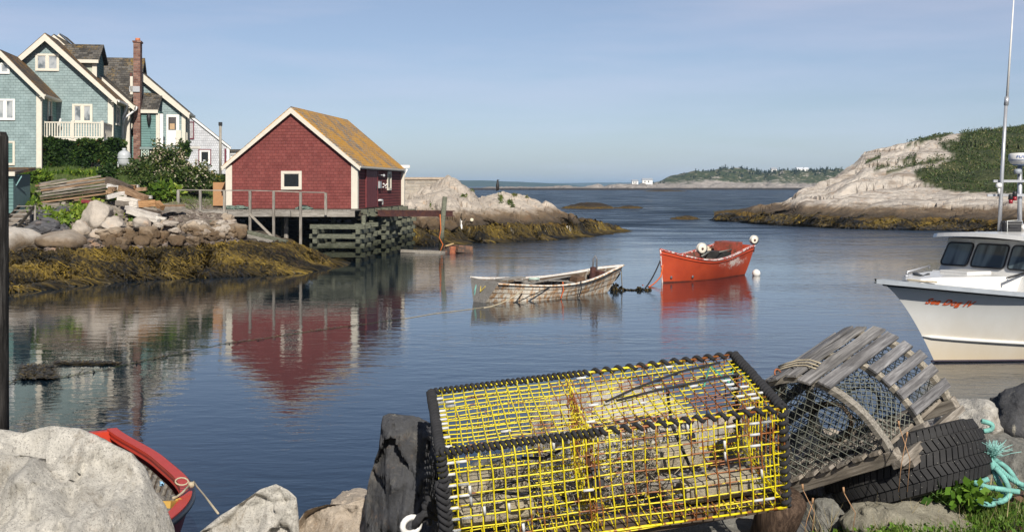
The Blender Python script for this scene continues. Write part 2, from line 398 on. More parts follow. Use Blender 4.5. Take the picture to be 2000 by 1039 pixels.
def mixveg(m):
    t = m.node_tree; b = t.nodes['Principled BSDF']; src = b.inputs['Base Color'].links[0].from_socket
    a = t.nodes.new('ShaderNodeAttribute'); a.attribute_name = 'veg'
    mx = t.nodes.new('ShaderNodeMix'); mx.data_type = 'RGBA'; t.links.new(a.outputs['Fac'], mx.inputs[0]); t.links.new(src, mx.inputs[6])
    no = t.nodes.new('ShaderNodeTexNoise'); no.inputs['Scale'].default_value = .5; no.inputs['Detail'].default_value = 8; no.inputs['Roughness'].default_value = .75
    g = t.nodes.new('ShaderNodeNewGeometry'); t.links.new(g.outputs['Position'], no.inputs['Vector'])
    r = t.nodes.new('ShaderNodeValToRGB'); t.links.new(no.outputs['Fac'], r.inputs[0]); e = r.color_ramp.elements; e[0].position = .35; e[0].color = (.018, .03, .01, 1); e[1].position = .7; e[1].color = (.07, .075, .03, 1)
    t.links.new(r.outputs[0], mx.inputs[7]); t.links.new(mx.outputs[2], b.inputs['Base Color'])
mixveg(m); HEAD = m

# ---- left shore
C = [(-420, [(30, -1.5), (36, -.05), (42, 1.0), (46, 1.7), (50, 2.4), (54, 3.0), (60, 3.9), (66, 4.7), (78, 5.1), (110, 6.0)]),
 (0, [(42, -1.5), (46.2, -.05), (52, 1.05), (54, 1.5), (56, 2.1), (58.5, 2.8), (62, 3.7), (67, 4.7), (77, 5.1), (110, 6.0)]),
 (100, [(44, -1.5), (48.4, -.05), (52.8, 1.05), (55, 1.6), (57, 2.3), (59.5, 2.95), (63, 3.7), (68, 4.7), (78, 5.1), (110, 6.0)]),
 (200, [(47, -1.5), (51.2, -.05), (55, 1.05), (57, 1.6), (59, 2.3), (61, 2.9), (64, 3.7), (69, 4.6), (79, 5.2), (115, 6.0)]),
 (330, [(49, -1.5), (53.2, -.05), (57, 1.05), (59, 1.6), (61, 2.3), (63.5, 2.75), (67, 3.2), (72, 4.0), (80, 4.8), (115, 5.6)]),
 (430, [(50, -1.5), (54.1, -.05), (58.5, 1.1), (60.2, 1.6), (61.8, 2.1), (64, 2.45), (68, 2.85), (75, 3.6), (84, 4.6), (115, 5.2)]),
 (480, [(50.5, -1.5), (54.8, -.05), (59.3, 1.05), (61, 1.35), (62.5, 1.6), (65, 1.6), (69, 1.9), (76, 2.5), (85, 3.2), (115, 4.6)]),
 (560, [(52, -1.5), (56.2, -.05), (60.5, .85), (62, 1.1), (63.5, 1.15), (66, 1.1), (70, 1.3), (76, 1.7), (84, 2.2), (115, 4)]),
 (640, [(57, -1.5), (60.8, -.1), (62, .15), (63, .2), (64, .2), (66, .1), (70, .2), (76, 1.1), (84, 2.2), (115, 4)]),
 (680, [(60, -1.6), (63, -1), (64, -.8), (65, -.7), (66, -.6), (68, -.5), (73, -.2), (79, 1.1), (86, 2.2), (115, 4)]),
 (760, [(64, -1.6), (66, -1.2), (68, -1.1), (70, -1), (72, -1), (75, -.8), (78, -.4), (83, 1.0), (90, 2.4), (115, 4)])]
_, vsL = loft('shore_ground', C, 300, 150, SHORE, jitter3(.16, .5, .12, .6))
# ---- granite point behind the fish shed
def jf(X, Y, z):
    k = sm(-1.2, .1, z)*.7+.3; w = .35*mn.noise(Vector((X*.3, Y*.3, 2)))
    s = X*.9+Y*.45+w*3; t = -X*.4+Y*.9
    n = mn.fractal(Vector((X*.3, Y*.3, 3)), 1, 2.1, 6)*.22
    n += fct(Vector((s*.2, t*.1, 0)), .6, .16, .6, 14)+fct(Vector((s*.55+7, t*.32, 0)), .26, .07, .26, 9)+fct(Vector((s*1.5, t*1.1, 0)), .1, .03, .06, 7)
    return X, Y, z+n*k
C = [(640, [(74, -1.5), (78, 0), (80, 1), (82, 1.7), (85, 2.3), (89, 2.8), (97, 3.2), (104, 3.3), (115, 3.4), (135, 3)]),
 (785, [(76, -1.5), (80.6, 0), (83.5, 1), (85, 1.7), (87, 2.4), (91, 3.0), (97, 3.3), (104, 3.3), (115, 3.2), (135, 2)]),
 (830, [(77, -1.5), (82, 0), (85.5, 1), (87, 1.7), (89, 2.2), (92, 2.9), (97, 3.6), (103, 3.8), (115, 3.2), (135, 1)]),
 (875, [(78, -1.5), (83.5, 0), (87, 1.05), (88.5, 1.7), (91, 2.4), (95, 3.6), (99, 4.5), (106, 4.3), (115, 3.4), (130, 0)]),
 (925, [(80, -1.5), (85, 0), (88.5, 1.05), (90, 1.7), (92, 2.4), (96, 3.1), (100, 3.6), (106, 3.3), (114, 1.6), (124, -1)]),
 (970, [(82, -1.5), (87, 0), (90.5, 1.1), (92, 1.7), (94.5, 2.65), (98, 3.45), (102, 3.72), (107, 3.2), (113, 1.2), (120, -1)]),
 (1012, [(83, -1.5), (88, 0), (91, 1.1), (92.7, 1.7), (95, 2.5), (98.5, 3.25), (102, 3.6), (107, 2.9), (112, 1.0), (118, -1)]),
 (1060, [(86, -1.5), (90.5, 0), (93, .95), (94.5, 1.5), (96.5, 2.05), (99.5, 2.6), (102, 2.8), (106, 2.1), (110, .7), (114, -1)]),
 (1110, [(90, -1.5), (94, 0), (96, .8), (97.5, 1.2), (99, 1.55), (101, 1.85), (103, 1.95), (106, 1.4), (109, .4), (112, -1)]),
 (1152, [(95, -1.5), (99, 0), (100.5, .6), (101.5, .85), (102.5, 1.1), (103.5, 1.25), (104.7, 1.25), (107, .7), (109, .2), (111, -1)]),
 (1190, [(100, -1.5), (104, 0), (105, .25), (105.5, .35), (106, .45), (106.6, .52), (107.3, .5), (109, .25), (110, 0), (112, -1)]),
 (1235, [(106, -1.5), (110, -.3), (110.3, -.3), (110.6, -.3), (111, -.3), (111.3, -.3), (111.6, -.3), (112, -.4), (113, -.8), (115, -1.5)])]
_, vsP = loft('granite_point', C, 420, 170, GRANITE, jf, smooth=False)
# ---- right headland
SIL = [(1395, .2, 141), (1420, .5, 139), (1445, .8, 138), (1480, 1.55, 139), (1520, 2.0, 140), (1576, 3.4, 142), (1612, 4.4, 145), (1624, 5.2, 148), (1666, 6.8, 150), (1690, 8.0, 152), (1720, 8.6, 155), (1776, 9.6, 158), (1800, 10.3, 160), (1864, 10.9, 165), (1920, 12.1, 172), (2000, 12.9, 180), (2250, 13, 185), (2700, 9, 170)]
WLt = [(1395, 140), (1420, 137), (1445, 134.5), (1480, 129), (1560, 120), (1666, 114.5), (1750, 111.6), (1870, 108), (2000, 104), (2250, 96), (2700, 80)]
C = []
for px, zc, Yc in SIL:
    w = interp(WLt, px); d = Yc-w; k = zc/11
    C.append((px, [(w-4, -1.5), (w, 0), (w+min(3.5, d*.25), min(.85, zc*.45)), (w+min(6, d*.4), min(1.7, zc*.7)), (w+d*.3+1, max(min(3.1, zc*.82), zc*.30)), (w+d*.5, zc*.52 if zc > 3.5 else zc*.9), (w+d*.75, zc*.8 if zc > 3.5 else zc*.97), (Yc, zc), (Yc+15, zc*.9), (Yc+40, zc*.5), (Yc+80, -2)]))
def dh(X, Y, z):
    k = sm(-1, 1.5, z)
    s = X*.8+Y*.6; t = -X*.35+Y*1.0
    w = .6*mn.noise(Vector((X*.08, Y*.08, 5)))
    n = mn.fractal(Vector((s*.05, t*.14, z*.3)), 1, 2.1, 6)*.6+mn.fractal(Vector((X*.5, Y*.5, 1)), 1, 2, 5)*.15
    n += fct(Vector((s*.05+w, t*.15, 0)), 1.0, .3, .8, 18)+fct(Vector((s*.13+w+9, t*.36, 0)), .24, .08, .2, 12)+fct(Vector((s*.45, t*1.0, 0)), .08, .03, .06, 8)
    return X, Y, z+n*k*.8
oH, vsH = loft('headland', C, 480, 190, HEAD, dh, smooth=False)
VB = [(240, 1880), (252, 1868), (262, 1872), (275, 1850), (285, 1835), (300, 1862), (312, 1858), (330, 1806), (345, 1797), (358, 1815), (368, 1845), (376, 1900), (381, 2100)]
def vegmask(X, Y, z):
    px = 1000+X/Y*F; py = HZ-(z-CZ)/Y*F
    n = 26*mn.fractal(Vector((X*.12, Y*.06, z*.3)), 1, 2, 4)
    if Y > 186: return 1.0
    if py > 382+n*.15: return 0.0
    v = sm(-6, 8, px+n-interp(VB, py))
    # strips of turf in the folds of the ledge
    for (a, b, c, d_) in ((1705, 334, 1790, 304), (1730, 336, 1860, 306), (1770, 284, 1860, 258), (1690, 318, 1720, 306)):
        if a < px < c:
            yy = b+(d_-b)*(px-a)/(c-a)
            v = max(v, sm(5, 2, abs(py-yy)+n*.12))
    return v
at = oH.data.attributes.new('veg', 'FLOAT', 'POINT'); vegv = [vegmask(*p) for p in vsH]; at.data.foreach_set('value', vegv)

def bvh(o):
    me = o.data; return BVHTree.FromPolygons([v.co for v in me.vertices], [tuple(p.vertices) for p in me.polygons])
LB = [bvh(bpy.data.objects['shore_ground']), bvh(bpy.data.objects['granite_point'])]
def gz(X, Y, trees=None):
    z = None
    for b in (trees or LB):
        h = b.ray_cast(Vector((X, Y, 50)), Vector((0, 0, -1)))
        if h[0] is not None: z = h[0].z if z is None else max(z, h[0].z)
    return z if z is not None else 0
def hit(px, py, trees=None):
    d = (pt(px, py, 10)-Vector((0, 0, CZ))).normalized(); best = None
    for b in (trees or LB):
        h = b.ray_cast(Vector((0, 0, CZ)), d)
        if h[0] is not None and (best is None or h[3] < best[1]): best = (h[0], h[3])
    return best[0] if best else None
HB = [bvh(oH)]

# ---- far land
FARL = granite('far_shore_rock', (.5, .44, .37), tide=True, weedtop=.6, wet=1.3, speck=0, crack=.0, scale=.08)
m = N('island_scrub', .9, spec=.1)
zz = m.ma('ADD', m.sep(m.pos)[2], m.ma('MULTIPLY', m.ma('SUBTRACT', m.noise(m.pos, .02, 6, .75), .5), 16))
rk = m.ramp(m.noise(m.pos, .12, 6, .8), [(.3, (.15, .13, .11)), (.55, (.36, .32, .28)), (.8, (.5, .46, .41))])
gr = m.ramp(m.noise(m.pos, .09, 8, .8), [(.35, (.025, .04, .018)), (.5, (.06, .075, .03)), (.56, (.13, .12, .07)), (.6, (.36, .33, .28))])
col = m.mix(m.step(zz, 6.5, 9), rk, gr); col = m.mix(m.step(m.sep(m.pos)[2], 2.4, 1.2), col, (.04, .03, .022))
ISL = m.out(col, m.bump(m.noise(m.pos, .15, 6, .7), 1, 2))
C = []
for px, py in [(1150, 369), (1215, 366), (1262, 362), (1285, 354), (1310, 344), (1340, 338), (1375, 331), (1430, 331), (1470, 333), (1500, 334), (1560, 331), (1600, 332), (1650, 331), (1750, 334), (1900, 345), (2050, 364)]:
    zc = 4+(HZ-py)/F*1360; zc = max(zc, .8); lo = min(zc*.75, 7)
    C.append((px, [(1150, -2), (1200, 0), (1215, min(2.5, lo*.5)), (1250, lo*.8), (1270, lo), (1310, max(lo, zc*.75)), (1360, zc), (1420, zc*.9), (1500, -2)]))
oI, _ = loft('island_hill', C, 260, 60, ISL, jitter3(2.6, .035, 1.6, .05))
IB = [bvh(oI)]
C = []
for px, h in [(880, -1), (905, 1.2), (930, 1.6), (975, 2.5), (990, 4.2), (1005, 3.2), (1030, 2.2), (1062, 2.2), (1085, 4.2), (1110, 4.6), (1130, 3.2), (1150, 3.4), (1168, 5.4), (1180, 3.8), (1200, 5.2), (1225, 5.5), (1262, 6), (1290, 3), (1310, -1)]:
    C.append((px, [(1110, -2), (1130, 0), (1140, h*.35), (1160, h*.9), (1190, h), (1230, h*.6), (1270, -2)]))
loft('far_skerry_ledge', C, 260, 36, ISL, jitter3(1.3, .06, 1.0, .08))
m = N('forest_far', 1, spec=0); HILL = m.out(m.ramp(m.noise(m.pos, .01, 6, .8), [(.3, (.02, .035, .02)), (.7, (.06, .08, .04))]))
def hillrow(name, Y, tab, a, b, n):
    C = [(px, [(Y-100, -5), (Y-40, 0), (Y+120, z_*.6), (Y+300, z_), (Y+900, z_*.8)]) for px, z_ in tab]
    loft(name, C, n, 8, HILL, lambda X, Y_, z: (X, Y_, z+(0 if z < 1 else 1.1*mn.fractal(Vector((X*.02, Y_*.01, 0)), 1, 2, 4))))
hillrow('far_hills', 4600, [(-3500, 34), (300, 30), (850, 26), (950, 25), (1000, 20), (1060, 15.5), (1100, 10), (1140, 2), (1160, -6)], 0, 0, 300)
hillrow('farther_hills', 7800, [(900, 8), (1050, 20), (1200, 25), (1280, 24), (1500, 26), (2200, 30), (6000, 34)], 0, 0, 200)
# skerries with weed
SK = granite('weedy_skerry', (.055, .042, .026), tide=True, weedtop=.3, wet=.8, speck=0, crack=.3)
def skerry(name, px0, px1, pyw, pyt, seed, asym=.4):
    Y = CZ*F/(pyw-HZ); h = CZ-(pyt-HZ)/F*(Y+2); C = []
    for i in range(9):
        t = i/8; px = lerp(px0, px1, t); k = max(0, sin(pi*t**(1/(.6+asym))))**.8; d = 3.5*k
        C.append((px, [(Y-d-1, -1), (Y-d, -.1), (Y-d*.4, h*k*.6-.1), (Y+.2, h*k-.1), (Y+d, h*k*.5-.1), (Y+d+2, -1)]))
    loft(name, C, 50, 24, SK, lambda X, Y_, z: (X, Y_, z+.22*mn.fractal(Vector((X*.5, Y_*.4, seed)), 1, 2, 5)))
skerry('skerry', 1092, 1205, 407.5, 393, 1, .25); skerry('skerry', 1188, 1262, 407, 400.5, 2, .4)
skerry('skerry', 1306, 1376, 428, 419.5, 3, .4); skerry('skerry', 1255, 1345, 374, 370.5, 4)

# ---- seaweed: draped fronds, one mass per shore
KELP = N('rockweed', .32, spec=.6)
KELP = KELP.out(KELP.ramp(KELP.n('ShaderNodeAttribute', attribute_name='rnd').outputs['Fac'], [(0, (.012, .01, .005)), (.35, (.05, .035, .009)), (.65, (.125, .085, .016)), (1, (.24, .165, .028))]))
def fronds(name, n, sampler, trees, L=(.5, 1.3), w=.05, limz=1.0):
    vs = []; fs = []; rn = []
    k = 0
    while k < n:
        X, Y = sampler(); h = None
        z0 = gz(X, Y, trees)
        lim = limz+.35*mn.noise(Vector((X*.4, Y*.4, 0)))
        if not (-.1 < z0 < lim): 
            k += .34; continue
        e = .4; gx = gz(X+e, Y, trees)-z0; gy = gz(X, Y+e, trees)-z0
        d = Vector((-gx, -gy-.08)); d = d.normalized() if d.length > 1e-4 else Vector((0, -1))
        a = rnd.gauss(0, .55)+1.2*mn.noise(Vector((X*.3, Y*.3, 9))); d = Vector((d.x*cos(a)-d.y*sin(a), d.x*sin(a)+d.y*cos(a)))
        l = rnd.uniform(*L); ww = w*rnd.uniform(.6, 1.6); c = .34+.65*mn.noise(Vector((X*.45, Y*.45, 4)))+rnd.gauss(0, .17)
        b = len(vs); lift = rnd.uniform(.05, .22)
        for q in range(4):
            t = q/3; x, y_ = X+d.x*l*t+rnd.gauss(0, .02), Y+d.y*l*t
            zq = max(-.02, gz(x, y_, trees))+lift*(1-t)**1.2+.02+.06*sin(t*3.1)
            p = Vector((-d.y, d.x))*ww*(1-.5*t); vs += [(x-p.x, y_-p.y, zq-.01), (x+p.x, y_+p.y, zq+.02)]
        for q in range(3): fs.append((b+2*q, b+2*q+1, b+2*q+3, b+2*q+2)); rn.append(max(0, min(1, c+rnd.gauss(0, .05)-.1*q+.1)))
        k += 1
    MB().add(vs, fs).build(name, KELP, rn=rn)['kind'] = 'stuff'
def sL():
    px = rnd.uniform(-40, 660); w = interp([(0, 46.2), (100, 48.4), (200, 51.2), (330, 53.2), (430, 54.1), (560, 56.2), (660, 61.5)], px); Y = w+rnd.uniform(-.2, 6.5)
    return (px-1000)/F*Y, Y
fronds('seaweed', 15000, sL, [LB[0]], (.35, 1.0), .028, 1.05)
def sP():
    px = rnd.uniform(770, 1215); w = interp([(785, 80.6), (875, 83.5), (970, 87), (1060, 90.5), (1110, 94), (1152, 99), (1190, 104), (1235, 110)], px); Y = w+rnd.uniform(-.3, 4.5)
    return (px-1000)/F*Y, Y
fronds('seaweed', 9000, sP, [LB[1]], (.5, 1.2), .04, .85)
def sH_():
    px = rnd.uniform(1400, 2040); w = interp(WLt, px); Y = w+rnd.uniform(-.5, 6)
    return (px-1000)/F*Y, Y
fronds('seaweed', 8000, sH_, HB, (.5, 1.2), .06, .8)

# ---- heath on the headland
LEAF_H = leafmat('heath_leaf', (.02, .04, .01), (.06, .1, .02), (.15, .14, .05), (.32, .27, .14))
me = oH.data; cand = []; NY = 191
for i in range(0, len(vsH)-NY-1):
    if (i+1) % NY == 0: continue
    if vegv[i] > .4:
        p = vsH[i]
        if p[1] < 192 and p[0]/p[1]*F < 1350:
            q = vsH[i+1]; r_ = vsH[i+NY]; cand.append((Vector(p), Vector(q)-Vector(p), Vector(r_)-Vector(p), (Vector(q)-Vector(p)).cross(Vector(r_)-Vector(p)).length))
cum = np.cumsum([c[3] for c in cand]); 
def heath(n, hgt):
    P = []
    for _ in range(n):
        c = cand[min(len(cand)-1, int(np.searchsorted(cum, rnd.random()*cum[-1])))]
        p = c[0]+c[1]*rnd.random()+c[2]*rnd.random(); b = max(0, mn.fractal(Vector((p.x*.25, p.y*.2, 2)), 1, 2, 3)+.35)
        p.z += rnd.random()**.7*hgt*(.25+b*1.3)
        if mn.fractal(Vector((p.x*.22, p.y*.3, 8)), 1, 2, 4) < .27 or rnd.random() < .15: P.append(p)
    return P
leaves('heath', heath(68000, .34), .19, LEAF_H)['kind'] = 'stuff'
STRAW = leafmat('dry_grass', (.12, .1, .04), (.24, .2, .1), (.4, .35, .2))
leaves('dry_grass', heath(5000, .3), .5, STRAW, blade=True, asp=.5)['kind'] = 'stuff'
# ================================================================ BUILDINGS
class Frame:
    def __init__(s, px, Y, az):
        s.O = Vector(((px-1000)/F*Y, Y)); a = radians(az); s.v = Vector((sin(a), cos(a))); s.u = Vector((cos(a), -sin(a))); s.rz = -a
    def uz(s, px, py, v=0.0):
        k = (px-1000)/F; Y = (v+s.O.dot(s.v))/(k*s.v.x+s.v.y); P = Vector((k*Y, Y))
        return (P-s.O).dot(s.u), CZ-(py-HZ)/F*Y
    def w(s, u, v, z): p = s.O+s.u*u+s.v*v; return Vector((p.x, p.y, z))
    def empty(s, name, label, cat, group=None, u=0, v=0, z=0): return thing(name, label, cat, s.w(u, v, z), s.rz, group)
RIGHT = lambda u: Matrix.Translation((u, 0, 0)) @ Matrix.Rotation(pi/2, 4, 'Z')
FRONT = lambda v: Matrix.Translation((0, v, 0))
CREAM = plain('cream_paint', (.62, .575, .48), .6, .06, dirt=(.4, .36, .3), dirtamt=.12)
WHITE = plain('white_paint', (.72, .71, .68), .55, .05, dirt=(.45, .43, .4), dirtamt=.1)
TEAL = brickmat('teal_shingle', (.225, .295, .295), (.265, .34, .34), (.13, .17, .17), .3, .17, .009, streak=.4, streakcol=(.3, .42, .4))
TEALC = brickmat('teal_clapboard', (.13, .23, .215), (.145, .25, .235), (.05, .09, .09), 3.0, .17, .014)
GREYSH = brickmat('white_shingle', (.5, .51, .53), (.57, .58, .6), (.34, .35, .37), .16, .2, .014)
REDSH = brickmat('red_shingle', (.165, .042, .037), (.205, .058, .05), (.075, .019, .017), .24, .165, .006, streak=.55, streakcol=(.42, .22, .2), bumps=.8)
REDC = brickmat('red_clapboard', (.16, .038, .036), (.18, .045, .042), (.03, .006, .008), 3.5, .17, .018, streak=.3, streakcol=(.35, .16, .16), bumps=1)
REDP = plain('red_door_paint', (.14, .022, .024), .6, .15)
ROOFD = brickmat('dark_shingle_roof', (.045, .042, .038), (.13, .12, .105), (.02, .02, .018), .32, .17, .012, 'roof', lichen=(.24, .15, .04), lamt=-.12)
ROOFX = brickmat('dark_shingle_roof_front', (.045, .042, .038), (.13, .12, .105), (.02, .02, .018), .32, .17, .012, 'wallx', lichen=(.24, .15, .04), lamt=-.12)
ROOFO = brickmat('mossy_shingle_roof', (.06, .05, .04), (.11, .095, .08), (.03, .025, .02), .3, .16, .012, 'roof', lichen=(.26, .13, .025), lamt=.2)
ROOFL = brickmat('lichen_shingle_roof', (.17, .16, .15), (.3, .29, .27), (.06, .06, .055), .2, .15, .014, 'roof', lichen=(.55, .27, .025), lamt=.66, bumps=.8)
BRICK = brickmat('chimney_brick', (.12, .05, .038), (.28, .16, .12), (.22, .19, .165), .3, .14, .012, streak=.3, streakcol=(.45, .38, .33))
GLASSD = N('dark_window', .08, spec=.25).out((.012, .016, .018))
m = N('curtained_window', .12, spec=.8); GLASSC = m.out(m.ramp(m.noise(m.map(m.obj, (1, 1, .6)), 1.6, 3), [(.4, (.1, .12, .13)), (.5, (.32, .34, .35)), (.7, (.45, .46, .45))]))
LATT = plain('pale_green_lattice', (.45, .55, .48), .7)
METAL = plain('galvanised_metal', (.42, .43, .44), .4, .06, metal=.3)
STEEL = plain('rusty_steel', (.07, .028, .024), .7, .3, dirt=(.13, .05, .025))
BLACK = plain('black_iron', (.015, .015, .016), .5)

def window(T, M, u0, u1, z0, z1, n=1, t=.09, fm=None, gm=None, sash=0, label=None):
    a = MB(); p = .07
    a.bb(u0-t, u0, -p, 0, z0-t, z1+t, M); a.bb(u1, u1+t, -p, 0, z0-t, z1+t, M); a.bb(u0, u1, -p, 0, z1, z1+t, M); a.bb(u0, u1, -p-.02, 0, z0-t, z0, M)
    g = MB(); w = (u1-u0)/n
    for i in range(1, n): a.bb(u0+w*i-t*.7, u0+w*i+t*.7, -p, 0, z0, z1, M)
    fo = a.build('window', fm or CREAM, T)
    for i in range(n):
        g = MB(); x0 = u0+w*i+(t*.7 if i else 0); x1 = u0+w*(i+1)-(t*.7 if i < n-1 else 0)
        g.bb(x0, x1, -.02, .05, z0, z1, M); g.build('pane', gm or GLASSC, fo)
        s = MB(); q = .035
        s.bb(x0, x0+q, -.045, -.02, z0, z1, M); s.bb(x1-q, x1, -.045, -.02, z0, z1, M); s.bb(x0+q, x1-q, -.045, -.02, z1-q, z1, M); s.bb(x0+q, x1-q, -.045, -.02, z0, z0+q, M)
        if sash: s.bb(x0+q, x1-q, -.05, -.02, (z0+z1)/2-q/2, (z0+z1)/2+q/2, M)
        s.build('sash', fm or WHITE, fo)
    if label: fo['label'] = label
    return fo
def gable(T, u0, u1, v0, v1, zb, ze, up, zp, wall, side, roofm, ohf=.35, ohe=.35, t=.14, rake=.26, rakem=None, zel=None, left=True, corner=.3, back=.2, base=None):
    """front-facing gable volume with roof, rakes and corner boards, in the frame of T"""
    zl = ze if zel is None else zel
    a = MB(); a.prism([(u0, zb), (u1, zb), (u1, ze), (up, zp), (u0, zl)], v0, v1)
    fr_ = MB(); n = 5
    fr_.add([(u0, v0, zb), (u1, v0, zb), (u1, v0, ze), (up, v0, zp), (u0, v0, zl)], [(0, 1, 2, 3, 4)])
    sd = MB(); sd.add([(u1, v0, zb), (u1, v1, zb), (u1, v1, ze), (u1, v0, ze), (u0, v0, zb), (u0, v1, zb), (u0, v1, zl), (u0, v0, zl), (u1, v1, zb), (u0, v1, zb), (u0, v1, zl), (up, v1, zp), (u1, v1, ze)], [(0, 1, 2, 3), (5, 4, 7, 6), (8, 9, 10, 11, 12)])
    fr_.build('wall', wall, T); sd.build('wall', side, T)
    sr = (zp-ze)/(u1-up); slf = (zp-zl)/(up-u0)
    er = (u1+ohe, ze-ohe*sr); el = (u0-ohe, zl-ohe*slf)
    r = MB(); r.prism([(up, zp+.03), er[:1]+(er[1]+.03,), (er[0], er[1]+t+.03), (up, zp+t+.03+.02)], v0-ohf, v1+back)
    ro = r.build('roof', roofm, T)
    r = MB(); r.prism([(up, zp+.035), (up, zp+t+.055), (el[0], el[1]+t+.03), (el[0], el[1]+.03)], v0-ohf, v1+back)
    r.build('roof', roofm, T)
    rm = rakem or CREAM
    for (e, s) in ((er, 1), (el, -1)):
        b = MB(); k = MB(); b.prism([(up, zp+t-.02), (e[0], e[1]+t-.02), (e[0], e[1]+t-.02-rake), (up, zp+t-.02-rake*1.35)], v0-ohf-.05, v0-ohf-.002)
        b.build('rake_board', rm, T)
        # return soffit
        f = MB(); f.prism([(e[0]-s*.02, e[1]+.02), (e[0]+s*.05, e[1]+.02), (e[0]+s*.05, e[1]+t+.02), (e[0]-s*.02, e[1]+t+.02)], v0-ohf, v1+back); f.build('eave_board', rm, T)
        wl = u1 if s > 0 else u0; f = MB(); f.prism([(wl-s*.0, e[1]+.015), (e[0], e[1]+.015), (e[0], e[1]-.03), (wl, e[1]-.03)], v0-ohf, v1); f.build('soffit', rm, T)
    if corner:
        for u, s in ((u1, 1), (u0, -1)):
            c = MB(); x = sorted((u-s*corner, u+s*.05)); c.bb(x[0], x[1], v0-.05, v0+.0, zb, (ze if s > 0 else zl)-.02)
            x = sorted((u, u+s*.05)); c.bb(x[0], x[1], v0, v0+corner*.8, zb, (ze if s > 0 else zl)-.1); c.build('corner_board', rm, T)
    return er

# ---------------------------------------------------------------- red fish shed
fs = Frame(443, 66.8, 5.3)
T = fs.empty('fishing_shed', 'red shingled fishing shed with lichen covered roof standing on timber cribs', 'shed')
uR, zb = fs.uz(697, 408); _, ze = fs.uz(697, 322); up, zp = fs.uz(570, 214)
L = 13.2
er = gable(T, 0, uR, 0, L, zb, ze, up, zp, REDSH, REDC, ROOFL, ohf=.18, ohe=.22, t=.1, rake=.22, corner=.3)
a, z1 = fs.uz(554, 339); b, z0 = fs.uz(585, 366)
window(T, FRONT(0), a, b, z0, z1, 1, .13, CREAM, GLASSD)
R = RIGHT(uR)
def sv(px, py):            # pixel on the shed's right wall -> (v, z)
    k = (px-1000)/F; o = fs.O+fs.u*uR; # o + v*fs.v , x = k*y
    t = (k*o.y-o.x)/(fs.v.x-k*fs.v.y); y = o.y+t*fs.v.y; return t, CZ-(py-HZ)/F*y
v0, zt = sv(714.5, 326); v1, zd = sv(735, 404)
d = MB(); n = 5
for i in range(n): d.bb(lerp(v0, v1, i/n)+.01, lerp(v0, v1, (i+1)/n)-.01, -.06, -.0, zd, zt, R)
do = d.build('door', REDP, T); MB().bb(v1-.35, v1-.25, -.1, -.06, 3.8, 4.0, R).build('handle', BLACK, do)
MB().bb(v0-.14, v0, -.08, 0, zd, zt+.1, R).build('door_jamb', REDP, T); MB().bb(v1, v1+.14, -.08, 0, zd, zt+.1, R).build('door_jamb', REDP, T)
a, z1 = sv(756.5, 339); b, z0 = sv(762, 368); window(T, R, a, b, z0, z1, 1, .12, CREAM, GLASSD)
a, z1 = sv(740, 343); lp = MB(); lp.bb(a-.05, a+.05, -.25, 0, z1, z1+.05, R); lp.lathe([(.03, .08), (.08, .02), (.08, -.06), (.04, -.1)], 8, M=R@Matrix.Translation((a, -.3, z1))); lp.build('wall_lamp', METAL, T)
a, z1 = sv(739, 356); MB().bb(a-.2, a+.3, -.14, 0, z1-.35, z1+.05, R).build('meter_box', METAL, T)
for k, (x_, y_) in enumerate(((746, 360), (749, 363), (752, 361), (745, 366), (750, 367))):
    a, z1 = sv(x_, y_); MB().lathe([(.02, -.05), (.06, -.01), (.06, .03), (.02, .06)], 8, M=R@Matrix.Translation((a, -.1, z1))).build('net_float', WHITE, T)
a, z1 = sv(737, 392); MB().tube([(a, -.05, z1-.0), (a, -.12, z1+.02), (a+.9, -.12, z1+.02), (a+.9, -.12, z1-.25)], .06, 8, M=R).build('drain_pipe', WHITE, T)
TARM = oldwood('tar_board', (.03, .028, .025), (.2, .19, .17), 'z')
for i in range(26):
    y0 = 1.5+i*.45
    if y0 < L-.1: MB().bb(y0, y0+.25, -.02, .1, zb-.32-rnd.random()*.1, zb-.02, R).build('skirt_board', TARM, T)
MB().bb(uR-.0, uR+.2, L-.12, L+.02, zb-.2, ze).build('corner_board', CREAM, T)
MB().tube([(uR+.35, L+.15, ze-.05), (uR+.2, L+.2, ze-.35), (uR+.12, L+.2, ze-.7), (uR+.12, L+.2, zb)], .06).build('downspout', WHITE, T)
MB().bb(uR-.3, uR+.52, L+.1, L+.22, ze+.02, ze+.2).build('gutter', WHITE, T)

# ---------------------------------------------------------------- floor joists, piles and the timber cribs
GW = oldwood('weathered_grey_wood', (.25, .235, .21), (.42, .4, .37), 'x')
GWZ = oldwood('weathered_grey_post', (.25, .235, .21), (.42, .4, .37), 'z')
DW = oldwood('dark_wet_wood', (.045, .04, .032), (.1, .09, .07), 'x')
def cribmat():
    m = N('treated_crib_timber', .85, spec=.25); z = m.sep(m.pos)[2]
    zz = m.ma('ADD', z, m.ma('MULTIPLY', m.ma('SUBTRACT', m.noise(m.pos, 1.3, 5, .7), .5), .9))
    g = m.noise(m.map(m.obj, (3, 3, 12)), 2, 7, .7)
    c = m.ramp(g, [(.3, (.045, .048, .038)), (.5, (.115, .12, .088)), (.75, (.23, .235, .18))])
    c = m.mix(m.step(zz, 1.15, .75), c, m.ramp(g, [(.3, (.012, .012, .009)), (.6, (.045, .05, .03)), (.8, (.1, .11, .07))]))
    c = m.mix(.5, c, m.ramp(m.n('ShaderNodeObjectInfo').outputs['Random'], [(0, (.6, .6, .6)), (1, (1.25, 1.25, 1.2))]), 'MULTIPLY')
    return m.out(c, m.bump(g, .6, .01))
CRIB = cribmat()
